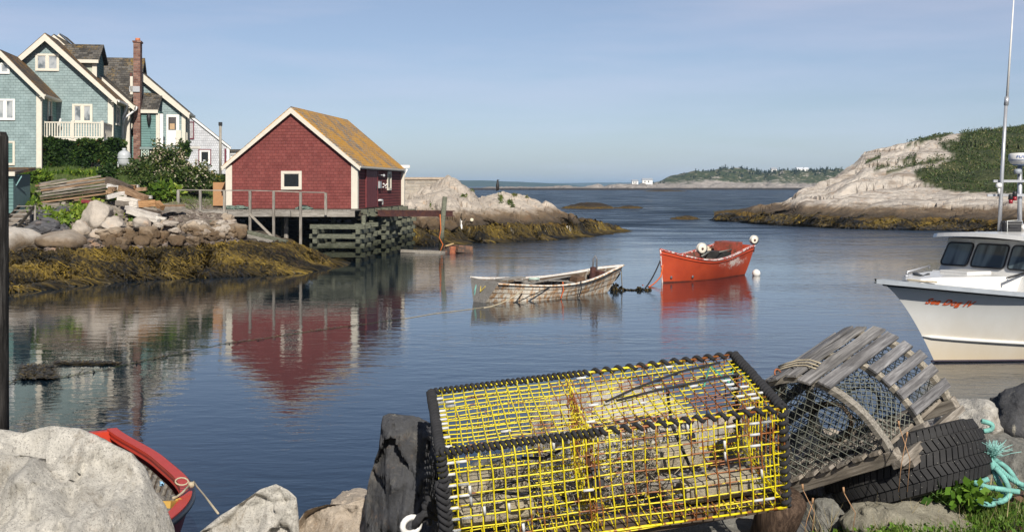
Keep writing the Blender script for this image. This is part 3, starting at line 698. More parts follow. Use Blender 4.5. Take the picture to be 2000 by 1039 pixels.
def crib(label, px0, px1, Y, depth, ztop, n1=2, rz=-.09, h=.25, zbot=-.6, jx=.12):
    x0 = (px0-1000)/F*Y; x1 = (px1-1000)/F*Y; T = thing('timber_crib', label, 'crib', (x0, Y, 0), rz, 'timber cribs under the fishing shed'); w = x1-x0
    z = ztop-h/2; k = 0
    while z > zbot:
        if k % 2 == 0:
            for q in range(3): MB().beam((-.25-rnd.random()*jx, depth*q/2, z), (w+.25+rnd.random()*jx, depth*q/2, z+rnd.uniform(-.02, .02)), h*.9, h*.92, jit=.006).build('timber', CRIB, T)
        else:
            for q in range(n1+1): MB().beam((w*q/n1, -.3-rnd.random()*jx, z), (w*q/n1, depth+.3, z), h*.95, h*.92, jit=.006).build('timber', CRIB, T)
        z -= h; k += 1
    return T
crib('pale green timber crib at the water below the corner of the red shed', 618, 703, 64.6, 3.4, 1.98, 1)
crib('timber crib second back under the door of the red shed', 727, 752, 70, 3.2, 2.45, 1)
crib('timber crib farthest back under the end of the red shed', 757, 783, 75.5, 3.5, 2.5, 1)
T = fs.empty('shed_platform', 'dark timber platform and piles carrying the red fishing shed', 'platform')
for i in range(4): MB().beam((-.3, .3+i*4.1, zb-.45), (uR+.45, .3+i*4.1, zb-.45), .28, .3).build('cross_beam', CRIB if i else DW, T)
for i in range(7): MB().beam((.2+i*1.08, -.1, zb-.17), (.2+i*1.08, L, zb-.17), .1, .24).build('joist', DW, T)
MB().bb(-.15, uR+.15, -.1, L+.1, zb-.05, zb-.004).build('floor', DW, T)
for u in (1.0, 3.0, 5.4, 6.9):
    for v_ in (.5, 4.4, 8.5, 12.4):
        p = fs.w(u, v_, 0); g_ = gz(p.x, p.y, [LB[0]]); MB().tube([(u, v_, min(g_, 0)-.7), (u, v_, zb-.6)], .13).build('pile', DW, T)
for k in range(14):
    v_ = .6+k*.9; MB().beam((uR-.2, v_, zb-.14-.2*(k % 2)), (uR+rnd.uniform(.3, .75), v_, zb-.14-.2*(k % 2)), .24, .2).build('beam_end', CRIB, T)
for k, z_ in enumerate((1.9, 1.55, 1.2)): MB().beam((2.3, 3.4, z_), (5.1, 3.4, z_), .2, .2).build('cross_beam', DW, T)

# ---------------------------------------------------------------- walkway deck with railing in front
dk = Frame(322, 65.6, 5.0)
def dz(px, py, v=0): return dk.uz(px, py, v)
T = dk.empty('wharf_walkway', 'weathered grey board walkway with thin post railing before the red shed', 'walkway')
uE, _ = dz(694, 410); zT = 2.72
n = 44
d = MB()
for i in range(n): d.bb(uE*i/n+.01, uE*(i+1)/n-.01, 0, 1.6, zT-.05+rnd.uniform(0, .012), zT+.0)
d.build('deck_boards', GW, T)
for i in range(3): a0 = uE*i/3; MB().beam((a0+.02, -.04, zT-.2), (uE*(i+1)/3-.02, -.04, zT-.2), .08, .3, jit=.01).build('fascia_board', GW, T)
MB().beam((.02, 1.4, zT-.2), (uE, 1.4, zT-.2), .08, .3).build('joist', DW, T)
tops = []
for px, yt, yb in ((350, 372, 418), (393, 372, 432), (440, 373, 442), (490, 373, 450), (536, 374, 462), (588.5, 376, 477), (637.5, 377, 415)):
    u, z1 = dz(px, yt); _, z0 = dz(px, yb); p = dk.w(u, -.13, 0)
    MB().beam((u, -.13, z0-.15), (u, -.13, z1), .13, .11, up=(0, 1, 0), jit=.005).build('post', GWZ, T); tops.append((u, z1))
for (a, z_a), (b, z_b) in zip(tops, tops[1:]): MB().beam((a-.04, -.13, z_a+.02), (b-.04, -.13, z_b+.02), .12, .05).build('rail', GW, T)
MB().beam((tops[0][0], -.13, tops[0][1]+.02), (tops[0][0]-.05, 1.7, tops[0][1]+.02), .1, .05).build('rail', GW, T)
for p, q in (((351, 412), (376, 440)), ((394, 412), (432, 449)), ((440, 414), (478, 450)), ((490, 418), (535, 463))):
    a, za = dz(*p); b, zb_ = dz(*q); MB().beam((a, -.22, za), (b, -.22, zb_), .05, .12).build('brace', GW, T)
for px in (546, 640, 700):
    u, _ = dz(px, 400); MB().tube([(u, 1.3, -.6), (u, 1.3, zT-.3)], .12).build('pile', GWZ if px == 546 else CRIB, T)
# ramp planks slanting down to the rocks
for k, (p, q, w, lab) in enumerate((((372, 425), (560, 473), .3, 'long pale green plank sloping down from the walkway to the rocks'), ((420, 448), (536, 476), .35, 'thick grey beam lying below the sloping green plank'))):
    tag(MB().beam(pt(*p, 63.4-k*.3), pt(*q, 62-k*.3), .3, .2 if not k else .26, jit=.02, seg=4).build('plank', CRIB if k == 0 else GW), lab, 'plank')
tag(MB().bb(-.42, .42, -.03, .03, 0, 1.3).build('plywood_panel', plain('plywood', (.38, .2, .09), .7, .1)), 'orange brown plywood panel leaning at the left wall of the red shed', 'plywood').location = pt(431, 402, 68.5)
# odd gear on the walkway near the shed wall
NET = plain('faded_net', (.12, .16, .13), .9, .6, scale=20)
for k, (px, lab) in enumerate(((452, 'small heap of net and line at the left end of the shed wall'), (468, 'second low heap of line on the walkway boards'), (596, 'little heap of gear on the walkway right of the window'))):
    vs_, f_ = rockmesh((.5, .3, .16), 60+k, 3, .5); o = MB().add(vs_, f_).build('net_heap', NET); o.location = dk.w(dz(px, 400, .9)[0], .9, zT+.08); tag(o, lab, 'net')

# ---------------------------------------------------------------- rusty beam, mooring pole
T = tag(MB().beam(wp(738, 69, 2.62), wp(884, 75, 2.45), .3, .06).beam(wp(738, 68.8, 2.47), wp(884, 74.8, 2.3), .03, .3).beam(wp(738, 69, 2.3), wp(884, 75, 2.15), .3, .05).build('steel_beam', STEEL), 'long rusty steel beam jutting out from the platform past the shed door', 'beam')
tag(MB().beam(wp(735, 70.5, 2.4), wp(818, 72.5, 2.35), .2, .25).build('steel_beam', STEEL), 'shorter dark steel beam behind the long rusty one', 'beam')
tag(MB().tube([wp(862, 73.5, -1), wp(862.5, 73.5, 1.2), wp(869, 73.5, 3.35)], [.17, .16, .14], 10).build('mooring_pole', CRIB), 'leaning grey green mooring pole standing in the water beside the rusty beam', 'pole')
tag(MB().tube([wp(859.5, 73.2, 2.3), wp(861, 73.2, 1.4), wp(858, 73.2, .9), wp(865, 73.3, .5), wp(860, 73.2, .1)], .035, 5).build('rope', plain('orange_rope', (.5, .13, .03), .8)), 'thin orange rope hanging down the mooring pole', 'rope')
tag(MB().beam(wp(756, 74, .12), wp(866, 72.6, .05), .5, .16, jit=.02, seg=4).build('floating_plank', GW), 'long grey plank floating between the crib and the mooring pole', 'plank')
for k, (px, c, lab) in enumerate(((878, (.05, .035, .03), 'dark floating timber block right of the mooring pole'), (888, (.3, .09, .04), 'rust orange floating block between two dark ones'), (904, (.09, .06, .045), 'larger grey topped floating block farthest from the pole'))):
    o = MB().box((0, 0, 0), (.75 if k != 2 else 1.1, .7, .42), taper=.92).build('floating_block', plain('block'+str(k), c, .8, .3, dirt=(.3, .14, .07)), bevel=.03); o.location = wp(px, 73.5, .16 if k < 2 else .22); o.rotation_euler = (.05, .08, .3*k); tag(o, lab, 'float')
tag(MB().beam(wp(870, 73, .42), wp(885, 73.4, .55), .12, .06).build('plank', plain('new_plank', (.5, .35, .17))), 'short yellow stick lying on the floating blocks', 'plank')

# ---------------------------------------------------------------- stone wall with cap behind the shed
m = N('coursed_stone', .9, spec=.2); v3 = m.comb(m.ma('ADD', m.sep(m.obj)[0], m.ma('MULTIPLY', m.noise(m.obj, 1.2, 3), .5)), m.ma('ADD', m.sep(m.obj)[2], m.ma('MULTIPLY', m.noise(m.obj, .9, 3), .35)), 0.0)
b = m.n('ShaderNodeTexBrick', {'Vector': v3, 'Color1': (.42, .39, .34, 1), 'Color2': (.27, .25, .22, 1), 'Mortar': (.45, .4, .33, 1), 'Scale': 1, 'Mortar Size': .035, 'Mortar Smooth': .4, 'Brick Width': .75, 'Row Height': .27}, offset=.41)
STONE = m.out(m.mix(.6, b.outputs['Color'], m.ramp(m.noise(m.obj, 3, 6, .7), [(.3, (.65, .63, .6)), (.7, (1.35, 1.3, 1.25))]), 'MULTIPLY'), m.bump(b.outputs['Fac'], .8, -.05))
T = thing('stone_wall', 'pale mortared stone wall with flat concrete cap behind the red shed', 'wall', wp(700, 101, 0), .03)
MB().bb(0, 7.5, 0, .8, 1.8, 4.5).build('masonry', STONE, T); MB().bb(-.1, 7.65, -.12, .95, 4.503, 4.7).build('cap', plain('wall_cap', (.38, .31, .24), .9, .15), T)
# ---------------------------------------------------------------- teal house (several joined wings)
fh = Frame(80, 76, -9)
T = fh.empty('teal_house', 'large teal shingled house with cream trim, steep gables and brick chimney', 'house')
Uz = fh.uz
# wing nearest the left edge
_, ze = Uz(82, 180); up, zp = Uz(4, 104); zb = 4.9
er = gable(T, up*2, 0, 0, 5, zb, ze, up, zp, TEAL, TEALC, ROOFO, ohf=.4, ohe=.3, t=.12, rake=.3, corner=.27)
MB().bb(up*2-.1, .06, -.06, 4.4, 4.3, 4.9).build('foundation', plain('concrete', (.33, .28, .22), .9, .12), T)
a, z1 = Uz(-16, 126); b, z0 = Uz(16, 142); window(T, FRONT(0), a, b, z0, z1, 2, .1, WHITE)
a, z1 = Uz(-6, 197); b, z0 = Uz(26, 232); window(T, FRONT(0), a, b, z0, z1, 2, .11, WHITE)
a, z1 = Uz(12, 279); b, z0 = Uz(26, 320); w_ = window(T, FRONT(0), a, b, z0, z1, 1, .1, CREAM, TEALC)
# main gable
v1 = 4.6; uR, _ = Uz(220, 250, v1); _, ze = Uz(220, 190, v1); up, zp = Uz(91, 72, v1); zl = zp-(zp-ze)*1.0
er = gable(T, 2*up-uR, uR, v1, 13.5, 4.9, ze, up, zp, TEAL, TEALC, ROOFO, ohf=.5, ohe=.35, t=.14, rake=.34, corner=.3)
a, z1 = Uz(73, 109, v1); b, z0 = Uz(112, 136, v1); window(T, FRONT(v1), a, b, z0, z1, 2, .12, CREAM)
a, z1 = Uz(145, 207, v1); b, z0 = Uz(177, 237, v1); window(T, FRONT(v1), a, b, z0, z1, 2, .12, CREAM)
a, z1 = Uz(87.5, 76, v1); b, z0 = Uz(95.5, 84, v1); MB().bb(a, b, v1-.12, v1, z0, z1).build('vent', WHITE, T)
# side windows & downspouts
def sideuv(px, py, uu):
    k = (px-1000)/F; o = fh.O+fh.u*uu; t = (k*o.y-o.x)/(fh.v.x-k*fh.v.y); y = o.y+t*fh.v.y; return t, CZ-(py-HZ)/F*y
a, z1 = sideuv(226.5, 209, uR); b, z0 = sideuv(232.5, 243, uR); window(T, RIGHT(uR), a, b, z0, z1, 1, .12, CREAM)
# second, wider gable set back
v2 = 8.6; uR2, _ = Uz(252, 250, v2); _, ze2 = Uz(252, 201, v2); up2, zp2 = Uz(110, 75, v2+.5)
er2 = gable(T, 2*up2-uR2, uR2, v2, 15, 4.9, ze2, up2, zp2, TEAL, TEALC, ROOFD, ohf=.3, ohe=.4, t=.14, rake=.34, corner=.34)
a, z1 = sideuv(257, 217, uR2); b, z0 = sideuv(260.5, 252, uR2); window(T, RIGHT(uR2), a, b, z0, z1, 1, .12, CREAM)
for (uu, vv, zz_, e_) in ((er[0]+.05, v1+3.3, er[1], uR), (er2[0]+.05, v2+.2, er2[1], uR2)):
    MB().tube([(uu, vv, zz_+.05), (uu, vv, zz_-.2), (e_+.15, vv, zz_-.8), (e_+.12, vv, 5.4)] if vv < v2 else [(uu, vv, zz_+.05), (uu, vv-.1, zz_-.1), (uR+.3, v2-.9, zz_-.75), (uR+.2, v2-.9, zz_-1.2)], .07).build('downspout', WHITE, T)
    MB().bb(uu-.1, uu+.08, vv-3.6 if vv < v2 else vv-.1, vv+.3 if vv < v2 else vv+4, zz_-.02, zz_+.12).build('gutter', WHITE, T)
MB().tube([(er[0]*0+.4, 3.9, 8.35), (.3, 4.0, 8.1), (.12, 4.1, 7.8), (.1, 4.1, 5.6)], .06).build('downspout', WHITE, T)
a, z1 = sideuv(93, 196, 0); b, z0 = sideuv(99, 236, 0); window(T, RIGHT(0), max(a, .6), max(b, 1.6), z0, z1, 1, .1, CREAM, GLASSD)
MB().bb(.1, .3, 1.8, 2.0, 8.0, 8.4).build('wall_lamp', BLACK, T)
# cross gable dormer on the right slope: ridge runs to the right
_, zr = Uz(150, 84, 7.5); ua, _ = Uz(118, 84, 8); ub, _ = Uz(201, 84, 8); _, zf = Uz(150, 114, 6.6)
RX = lambda v: Matrix.Translation((0, 0, 0))
def xroof(u0, u1, vf, vr, zf, zr, mat, t=.14, back=True, par=T):
    o = MB(); o.add([(u0, vf, zf), (u1, vf, zf), (u1, vr, zr), (u0, vr, zr), (u0, vf, zf-t), (u1, vf, zf-t), (u1, vr, zr-t), (u0, vr, zr-t)], [(0, 1, 2, 3), (7, 6, 5, 4), (0, 4, 5, 1), (1, 5, 6, 2), (3, 2, 6, 7), (0, 3, 7, 4)]); o.build('roof', mat, par)
    if back: b = MB(); vb = 2*vr-vf; b.add([(u1, vb, zf), (u0, vb, zf), (u0, vr, zr), (u1, vr, zr), (u1, vb, zf-t), (u0, vb, zf-t), (u0, vr, zr-t), (u1, vr, zr-t)], [(0, 1, 2, 3), (7, 6, 5, 4), (0, 4, 5, 1), (1, 5, 6, 2), (3, 2, 6, 7), (0, 3, 7, 4)]); b.build('roof', mat, par)
xroof(ua, ub, 6.6, 8.4, zf, zr, ROOFX)
MB().add([(ub-.25, 6.9, zf-2.6), (ub-.25, 9.9, zf-2.6), (ub-.25, 9.9, zf-.1), (ub-.25, 8.4, zr-.15), (ub-.25, 6.9, zf-.0)], [(0, 1, 2, 3, 4)]).build('wall', TEALC, T)
MB().bb(ua, ub-.25, 6.9, 7.0, zf-2.8, zf-.1).build('wall', plain('pale_green_shingle', (.42, .45, .36), .8), T)
MB().bb(ua, ub-.05, 6.5, 6.6, zf-.32, zf-.1).build('eave_board', CREAM, T); MB().bb(ub-.5, ub-.2, 6.8, 6.9, zf-2.6, zf-.33).build('corner_board', CREAM, T)
# little cream gable peak far behind
ug, zg = Uz(116, 66, 13); MB().prism([(ug-1.2, zg-1.2), (ug+1.3, zg-1.2), (ug, zg)], 13, 13.3).build('gable_peak', CREAM, T)
MB().add([(ug, 12.8, zg+.05), (ug+1.5, 12.8, zg-1.3), (ug+1.5, 16, zg-1.3), (ug, 16, zg+.05)], [(0, 1, 2, 3)]).build('roof', ROOFD, T)
# rear block: ridge parallel to the front
ua, zr = Uz(196, 112, 14); ub, _ = Uz(277, 112, 14); _, zf = Uz(250, 225, 9.6)
xroof(ua-1, ub+.2, 9.9, 14.2, Uz(250, 222, 9.9)[1], zr, ROOFX, .16)
MB().add([(ub, 10, 5), (ub, 18, 5), (ub, 18, zf-.1), (ub, 14.2, zr-.2), (ub, 10, zf)], [(0, 1, 2, 3, 4)]).bb(ua, ub, 10.1, 10.2, 5, zf).build('wall', TEALC, T)
MB().tube([(Uz(256, 150, 11.5)[0], 11.5, 9.5), (Uz(256, 150, 11.5)[0], 11.5, Uz(256, 143, 11.5)[1])], .09).build('vent_pipe', plain('rusty_pipe', (.1, .04, .03)), T)
# chimney
uc0, zc1 = Uz(261.5, 84, 9.6); uc1, zc0 = Uz(275, 330, 9.6)
ch = MB().bb(uc0, uc1, 9.3, 9.3+1.0, zc0, zc1).build('chimney', BRICK, T); MB().bb(uc0-.06, uc1+.06, 9.24, 10.36, zc1, zc1+.12).build('chimney_cap', BRICK, ch)
MB().lathe([(.17, 0), (.17, .22), (.13, .22)], 12, ((uc0+uc1)/2, 9.8, zc1+.12)).build('chimney_pot', plain('terracotta', (.5, .17, .08)), ch)
MB().bb(uc0-.25, uc1-.02, 9.2, 9.3, Uz(265, 180, 9.3)[1], Uz(265, 169, 9.3)[1]).build('flashing', METAL, T)
MB().bb(uc0-.2, uc0-.02, 9.2, 9.3, Uz(262, 185, 9.3)[1], Uz(262, 150, 9.3)[1]).build('flashing', CREAM, T)
# right wing with porch, seen gable on
v3 = 12; uR3, _ = Uz(361, 250, v3); _, ze3 = Uz(361, 217, v3); uq, zq = Uz(279, 145, v3); sl_ = (zq-ze3)/(uR3-uq); up3 = uq-.2
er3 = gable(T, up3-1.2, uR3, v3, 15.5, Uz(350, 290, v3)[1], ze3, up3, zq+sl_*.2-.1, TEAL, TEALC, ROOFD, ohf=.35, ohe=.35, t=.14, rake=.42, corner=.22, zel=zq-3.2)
a, z1 = sideuv(361.5, 232, uR3); 
window(T, RIGHT(uR3), 13.2, 14.1, z1-1.5, z1, 1, .1, CREAM)
a, z1 = Uz(325, 224, v3); b, z0 = Uz(350, 284, v3)
MB().bb(a, b, v3-.06, v3, z0, z1).build('door_frame', WHITE, T); MB().bb(a+.15, b-.15, v3-.1, v3-.06, z0, z1-.13).build('door', WHITE, T)
c_, z2 = Uz(329, 229, v3-.1); d_, z3 = Uz(344, 254, v3-.1); dw = MB().bb(c_, d_, v3-.13, v3-.1, z3, z2).build('pane', N('door_glass', .1, spec=.8).out((.06, .05, .045)), T)
MB().bb(c_+.1, d_-.1, v3-.135, v3-.131, z3+.03, z3+.45).build('curtain', plain('tan_curtain', (.45, .3, .17)), T)
v4 = 9.7; a, zt = Uz(278, 183, v4+1.4); b, _ = Uz(321, 183, v4+1.4); _, zf = Uz(300, 214, v4)
xroof(a, b-.2, v4-.15, v4+2.3, zf, Uz(300, 182, v4+2.3)[1], ROOFX, .12, False)
MB().bb(a, b-.25, v4-.2, v4-.16, zf-.28, zf-.04).build('eave_board', CREAM, T)
a2, zb4 = Uz(276, 287, v4); b2, _ = Uz(311, 287, v4)
MB().bb(a2, b2, v4, v4+2.3, zb4, zf-.1).build('wall', TEALC, T); MB().bb(b2-.22, b2+.03, v4-.04, v4, zb4-.1, zf-.29).build('corner_board', CREAM, T)
MB().bb(b2+.03, b2+.25, v4+.1, v4+.2, zb4, zf-.3).build('side_trim', WHITE, T)
u_, z_ = Uz(291.5, 234, v4); lm = MB(); lm.lathe([(.02, .55), (.12, .4), (.17, .3), (.13, .05), (.1, -.15), (.03, -.35)], 10, (u_, v4-.2, z_-.1)); lm.bb(u_-.04, u_+.04, v4-.2, v4, z_-.3, z_-.22); lm.build('wall_lamp', BLACK, T)
# porch floor, lattice skirt, stair post
u0_, zf_ = Uz(276, 288, v4-.1); u1_, _ = Uz(352, 288, v4-.1)
MB().bb(u0_, u1_, v4-.9, v3, zf_-.15, zf_).build('porch_floor', plain('porch_paint', (.2, .26, .25)), T)
def lattice(T, M, x0, x1, z0, z1, name='lattice', mat=LATT, st=.2, w=.05):
    o = MB(); H = z1-z0; x = x0-H
    while x < x1:
        for s in (1, -1):
            a, za, b, zb_ = (x, z0, x+H, z1) if s > 0 else (x+H, z0, x, z1)
            if a < b:
                if a < x0: za += (x0-a)/(b-a)*(zb_-za); a = x0
                if b > x1: zb_ -= (b-x1)/(b-a)*(zb_-za) if b > a else 0; b = x1
            else:
                if b < x0: zb_ -= (x0-b)/(a-b)*(zb_-za); b = x0
                if a > x1: za += (a-x1)/(a-b)*(zb_-za); a = x1
            if abs(a-b) > .06: o.beam((a, -.02*s, za), (b, -.02*s, zb_), w, .02, up=(0, 1, 0), M=M)
        x += st
    o.bb(x0-.04, x0, -.05, .04, z0, z1, M); o.bb(x1, x1+.04, -.05, .04, z0, z1, M); o.bb(x0, x1, -.05, .04, z1, z1+.05, M)
    return o.build(name, mat, T)
lattice(T, FRONT(v4-.8), Uz(277, 290, v4-.8)[0], Uz(290, 290, v4-.8)[0], Uz(290, 307, v4-.8)[1], zf_-.2)
lattice(T, FRONT(v4-.85), Uz(327, 290, v4-.8)[0], Uz(347, 290, v4-.8)[0], Uz(290, 310, v4-.8)[1], zf_-.2)
MB().bb(u0_, u1_, v4+.2, v4+.3, 4.8, zf_-.16).build('skirt', N('deep_shadow_board', .95).out((.03, .03, .028)), T)  # near-black sheet, paints the deep shade under the porch floor
a, z1 = Uz(344, 255, v3-1.2); MB().bb(a, a+.35, v3-1.3, v3-1.2, z0-.0, z1).build('porch_rail', CREAM, T)
# balcony with pickets in the corner between the wings
vb = 1.0; a, zt = Uz(84, 238, vb); b, _ = Uz(200, 238, vb); _, z0 = Uz(140, 269, vb); b = b-.0
MB().bb(.0, b+.1, vb-.1, v1, z0-.22, z0-.04).build('balcony_floor', CREAM, T)
rl = MB(); MB().bb(a-.1, b, vb-.05, vb+.05, zt-.08, zt).build('railing', CREAM, T); MB().bb(a-.1, b, vb-.03, vb+.03, z0, z0+.07).build('railing', CREAM, T)
MB().bb(b-.05, b+.05, vb+.08, v1-.06, zt-.08, zt).build('railing', CREAM, T)
npk = 22
for i in range(npk): x = lerp(a, b-.1, (i+.5)/npk); MB().bb(x-.035, x+.035, vb-.02, vb+.02, z0+.07, zt-.08).build('picket', CREAM, T)
for i in range(9): y_ = lerp(vb+.3, v1-.2, (i+.5)/9); MB().bb(b-.02, b+.02, y_-.06, y_+.06, z0, zt-.08).build('picket', CREAM, T)
for x in (a, lerp(a, b, .5), b): MB().bb(x-.09, x+.09, vb-.1, vb+.08, z0-.1, zt+.08).build('rail_post', CREAM, T)
MB().bb(.1, b, vb+.3, vb+.36, 4.7, z0-.2).build('skirt', TEALC, T)
lattice(T, FRONT(vb+.2), Uz(178, 320, vb)[0], Uz(203, 320, vb)[0], Uz(180, 347, vb)[1], Uz(180, 312, vb)[1], mat=WHITE)
MB().bb(.2, uR, v1-.05, v1, 4.3, 4.9).bb(uR2-.6, uR2+.05, v2-.1, v2, 4.4, 5.9).build('stone_footing', plain('tan_footing', (.32, .22, .11), .9, .4, scale=3), T)

# ---------------------------------------------------------------- white house behind and a sliver of another
fw = Frame(366, 98, -13.5); Uw = fw.uz
T = fw.empty('white_house', 'plain white shingled house half hidden behind the teal house, with one boarded window', 'house')
uR, _ = Uw(447, 300); _, ze = Uw(447, 286); u1_, z1_ = Uw(376, 229); sl_ = (z1_-ze)/(uR-u1_); up = u1_-3.5; zp = z1_+sl_*3.5
gable(T, 2*up-uR, uR, 0, 9, Uw(400, 340)[1], ze, up, zp, GREYSH, GREYSH, ROOFD, ohf=.1, ohe=.15, t=.06, rake=.18, rakem=WHITE, corner=.14)
MAR = plain('maroon_trim', (.12, .012, .03))
a, z1 = Uw(391, 295); b, z0 = Uw(409, 319); window(T, FRONT(0), a, b, z0, z1, 1, .14, MAR, GLASSC); window(T, FRONT(-.07), a+.06, b-.06, z0+.06, z1-.06, 1, .12, WHITE, GLASSD)
a, z1 = Uw(367, 239); b, z0 = Uw(378, 271); bo = window(T, FRONT(0), a, b, z0, z1, 1, .05, MAR, plain('old_board', (.38, .36, .36), .9, .25)); bo['label'] = 'boarded up window with maroon trim'
MB().bb(uR-.35, uR-.2, -.06, 0, Uw(400, 330)[1], ze-.2).build('trim_strip', MAR, T)
MB().bb(Uw(371, 285)[0], Uw(391, 285)[0], -.05, 0, Uw(371, 291)[1], Uw(371, 286)[1]).build('patch_board', plain('patch', (.5, .48, .44)), T)
T = thing('low_building', 'low white flat roofed building showing between the white house and the shed', 'building', wp(446, 108, 0))
zq = CZ-(291-HZ)/F*108; MB().bb(0, 3, 0, 4, 4.5, zq-.25).build('wall', WHITE, T); MB().bb(-.1, 3.1, -.2, 4.2, zq-.25, zq-.05).build('roof', ROOFD, T); MB().bb(.2, 2.8, -.04, 0, zq-.6, zq-.45).build('trim_strip', plain('grey_trim', (.3, .3, .3)), T)
T = thing('utility_pole', 'thin grey pole with small head standing before the white house', 'pole', wp(430.5, 92, 4.6))
MB().tube([(0, 0, 0), (0, 0, CZ+(HZ-241)/F*92-4.6)], .1, 10).build('pole', GWZ, T); MB().bb(-.12, .12, -.12, .12, CZ+(HZ-246)/F*92-4.6, CZ+(HZ-239)/F*92-4.6).build('pole_head', BLACK, T)

# ---------------------------------------------------------------- teal hut at the left edge, steps, tanks
T = thing('teal_hut', 'narrow teal hut with lichen roof edge at the left margin of the shore', 'hut', wp(12, 58, 0))
z0, z1 = CZ-(417-HZ)/F*58, CZ-(340-HZ)/F*58
MB().bb(-3, .35, 0, 2, z0, z1).build('wall', plain('teal_boards', (.09, .15, .155), .75, .1), T)
MB().add([(-3, -.2, z1+.1), (.55, -.2, z1+.1), (.55, 2.2, z1+.35), (-3, 2.2, z1+.35), (-3, -.2, z1-.02), (.55, -.2, z1-.02), (.55, 2.2, z1+.2), (-3, 2.2, z1+.2)], [(0, 1, 2, 3), (7, 6, 5, 4), (0, 4, 5, 1), (1, 5, 6, 2), (2, 6, 7, 3)]).build('roof', ROOFO, T)
MB().bb(-3, .5, -.24, -.202, z1-.1, z1+.1).build('eave_board', CREAM, T)
MB().bb(.12, .35, -.04, 0, z0, z1-.1).build('corner_board', TEALC, T)
MB().beam((.35, .3, z1-.55), (.62, .3, z1-.1), .05, .05).bb(.35, .5, .1, .3, z1-.1, z1-.05).build('bracket_shelf', plain('teal_shelf', (.2, .36, .36)), T)
for x in (-.6, .2): MB().tube([(x, .3, z0-.9), (x, .3, z0)], .08).build('pile', DW, T)
T = thing('wooden_steps', 'small flight of grey wooden steps beside the teal hut', 'steps', wp(27, 56.6, 0), 0)
_z = lambda py: CZ-(py-HZ)/F*56.6
for i, (py, x0, x1) in enumerate(((402, .2, .92), (410, .15, .88), (417.5, .08, .84), (425.5, .02, .82), (433.5, -.05, .76), (441, -.1, .72))):
    MB().bb(x0, x1, -.45+(-i*.22)+.3, -.45-i*.22+.6, _z(py)-.04, _z(py)).build('tread', GW, T)
for x0, x1 in ((.9, .72), (.2, -.1)): MB().beam((x0, .2, _z(402)), (x1, -1.5, _z(445)), .06, .14).build('stringer', DW, T)
for x_ in (.93, .72): MB().bb(x_-.04, x_+.04, .1, .18, _z(446), _z(401)).build('leg', GW, T)
def tank(px, Y, pb, pt_, r, label):
    z0 = CZ-(pb-HZ)/F*Y; z1 = CZ-(pt_-HZ)/F*Y; h = z1-z0; T = thing('propane_tank', label, 'tank', wp(px, Y, z0))
    pr = []
    for i in range(13):
        t = i/12; a = pi*(t-.5); pr.append((max(.01, r*cos(a)), (r*.85*(1+sin(a)) if t < .5 else h-.2-r*.85*(1-sin(a)))+.18))
    tp = plain('tank_paint', (.44, .46, .47), .4, .05); b = MB().lathe(pr, 24).build('tank_body', tp, T)
    MB().lathe([(r+.015, h*.56), (r+.03, h*.57), (r+.03, h*.6), (r+.015, h*.61)], 24).build('band', tp, T)
    MB().lathe([(r*.3, h-.05), (r*.3, h+.1), (r*.25, h+.1)], 16).build('valve_cover', tp, T)
    MB().bb(-r, r, -r*.8, r*.8, -.25, .0).build('base', plain('tank_base', (.5, .48, .44)), T)
    for s in (-1, 1): MB().bb(s*r*.8-.04, s*r*.8+.04, -.2, .2, 0, .5).build('leg', tp, T)
tank(242.5, 77, 332, 293, .4, 'large pale grey upright gas tank beside the ivy covered balcony')
tank(399, 95, 334, 315, .33, 'smaller white gas tank standing before the window of the white house')

# ---------------------------------------------------------------- planting
IVY = leafmat('ivy_leaf', (.012, .03, .006), (.035, .075, .012), (.09, .13, .02), (.2, .09, .03))
BUSH = leafmat('bush_leaf', (.02, .04, .008), (.055, .09, .016), (.13, .15, .035), (.5, .44, .3))
HOST = leafmat('hosta_leaf', (.03, .07, .008), (.12, .2, .02), (.3, .36, .04))
FLWR = leafmat('flower_head', (.3, .22, .14), (.5, .45, .33), (.62, .58, .45))
YFLW = leafmat('yellow_flower', (.4, .3, .01), (.6, .42, .02), (.65, .5, .05))
TWIG = plain('twig', (.08, .055, .035))
def blobpts(c, r, n, shell=.45, lump=.35, sc=1.1, floor=None):
    P = []
    while len(P) < n:
        d = Vector((rnd.gauss(0, 1), rnd.gauss(0, 1), rnd.gauss(0, 1))).normalized()
        if d.z < -.5: continue
        k = 1+lump*mn.fractal(Vector(c)*.3+d*sc*1.6, 1, 2, 3)*1.6; k *= 1-shell*rnd.random()**2
        P.append(Vector((c[0]+d.x*r[0]*k, c[1]+d.y*r[1]*k, c[2]+d.z*r[2]*k)))
    return P
def bush(px, Y, pyb, pyt, rx, ry, n, size, mat, label, name='shrub', cat='shrub', flowers=None, group=None, lump=.35, asp=1.6):
    zb_ = CZ-(pyb-HZ)/F*Y; zt_ = CZ-(pyt-HZ)/F*Y; c = wp(px, Y, zb_); T = thing(name, label, cat, c, 0, group)
    h = zt_-zb_
    leaves('foliage', blobpts((0, 0, h*.42), (rx, ry, h*.6), n, lump=lump), size, mat, T, asp=asp)
    st = MB()
    for k in range(7): a = rnd.random()*6.3; st.tube([(0, 0, -.1), (cos(a)*rx*.3, sin(a)*ry*.3, h*.4), (cos(a)*rx*.7, sin(a)*ry*.7, h*.8)], [.03, .02, .008], 5)
    st.build('stem', TWIG, T)
    if flowers: leaves('flowers', blobpts((0, 0, h*.5), (rx*1.02, ry*1.02, h*.62), flowers[0], shell=.1, lump=lump), flowers[1], flowers[2], T)['kind'] = 'stuff'
    return T
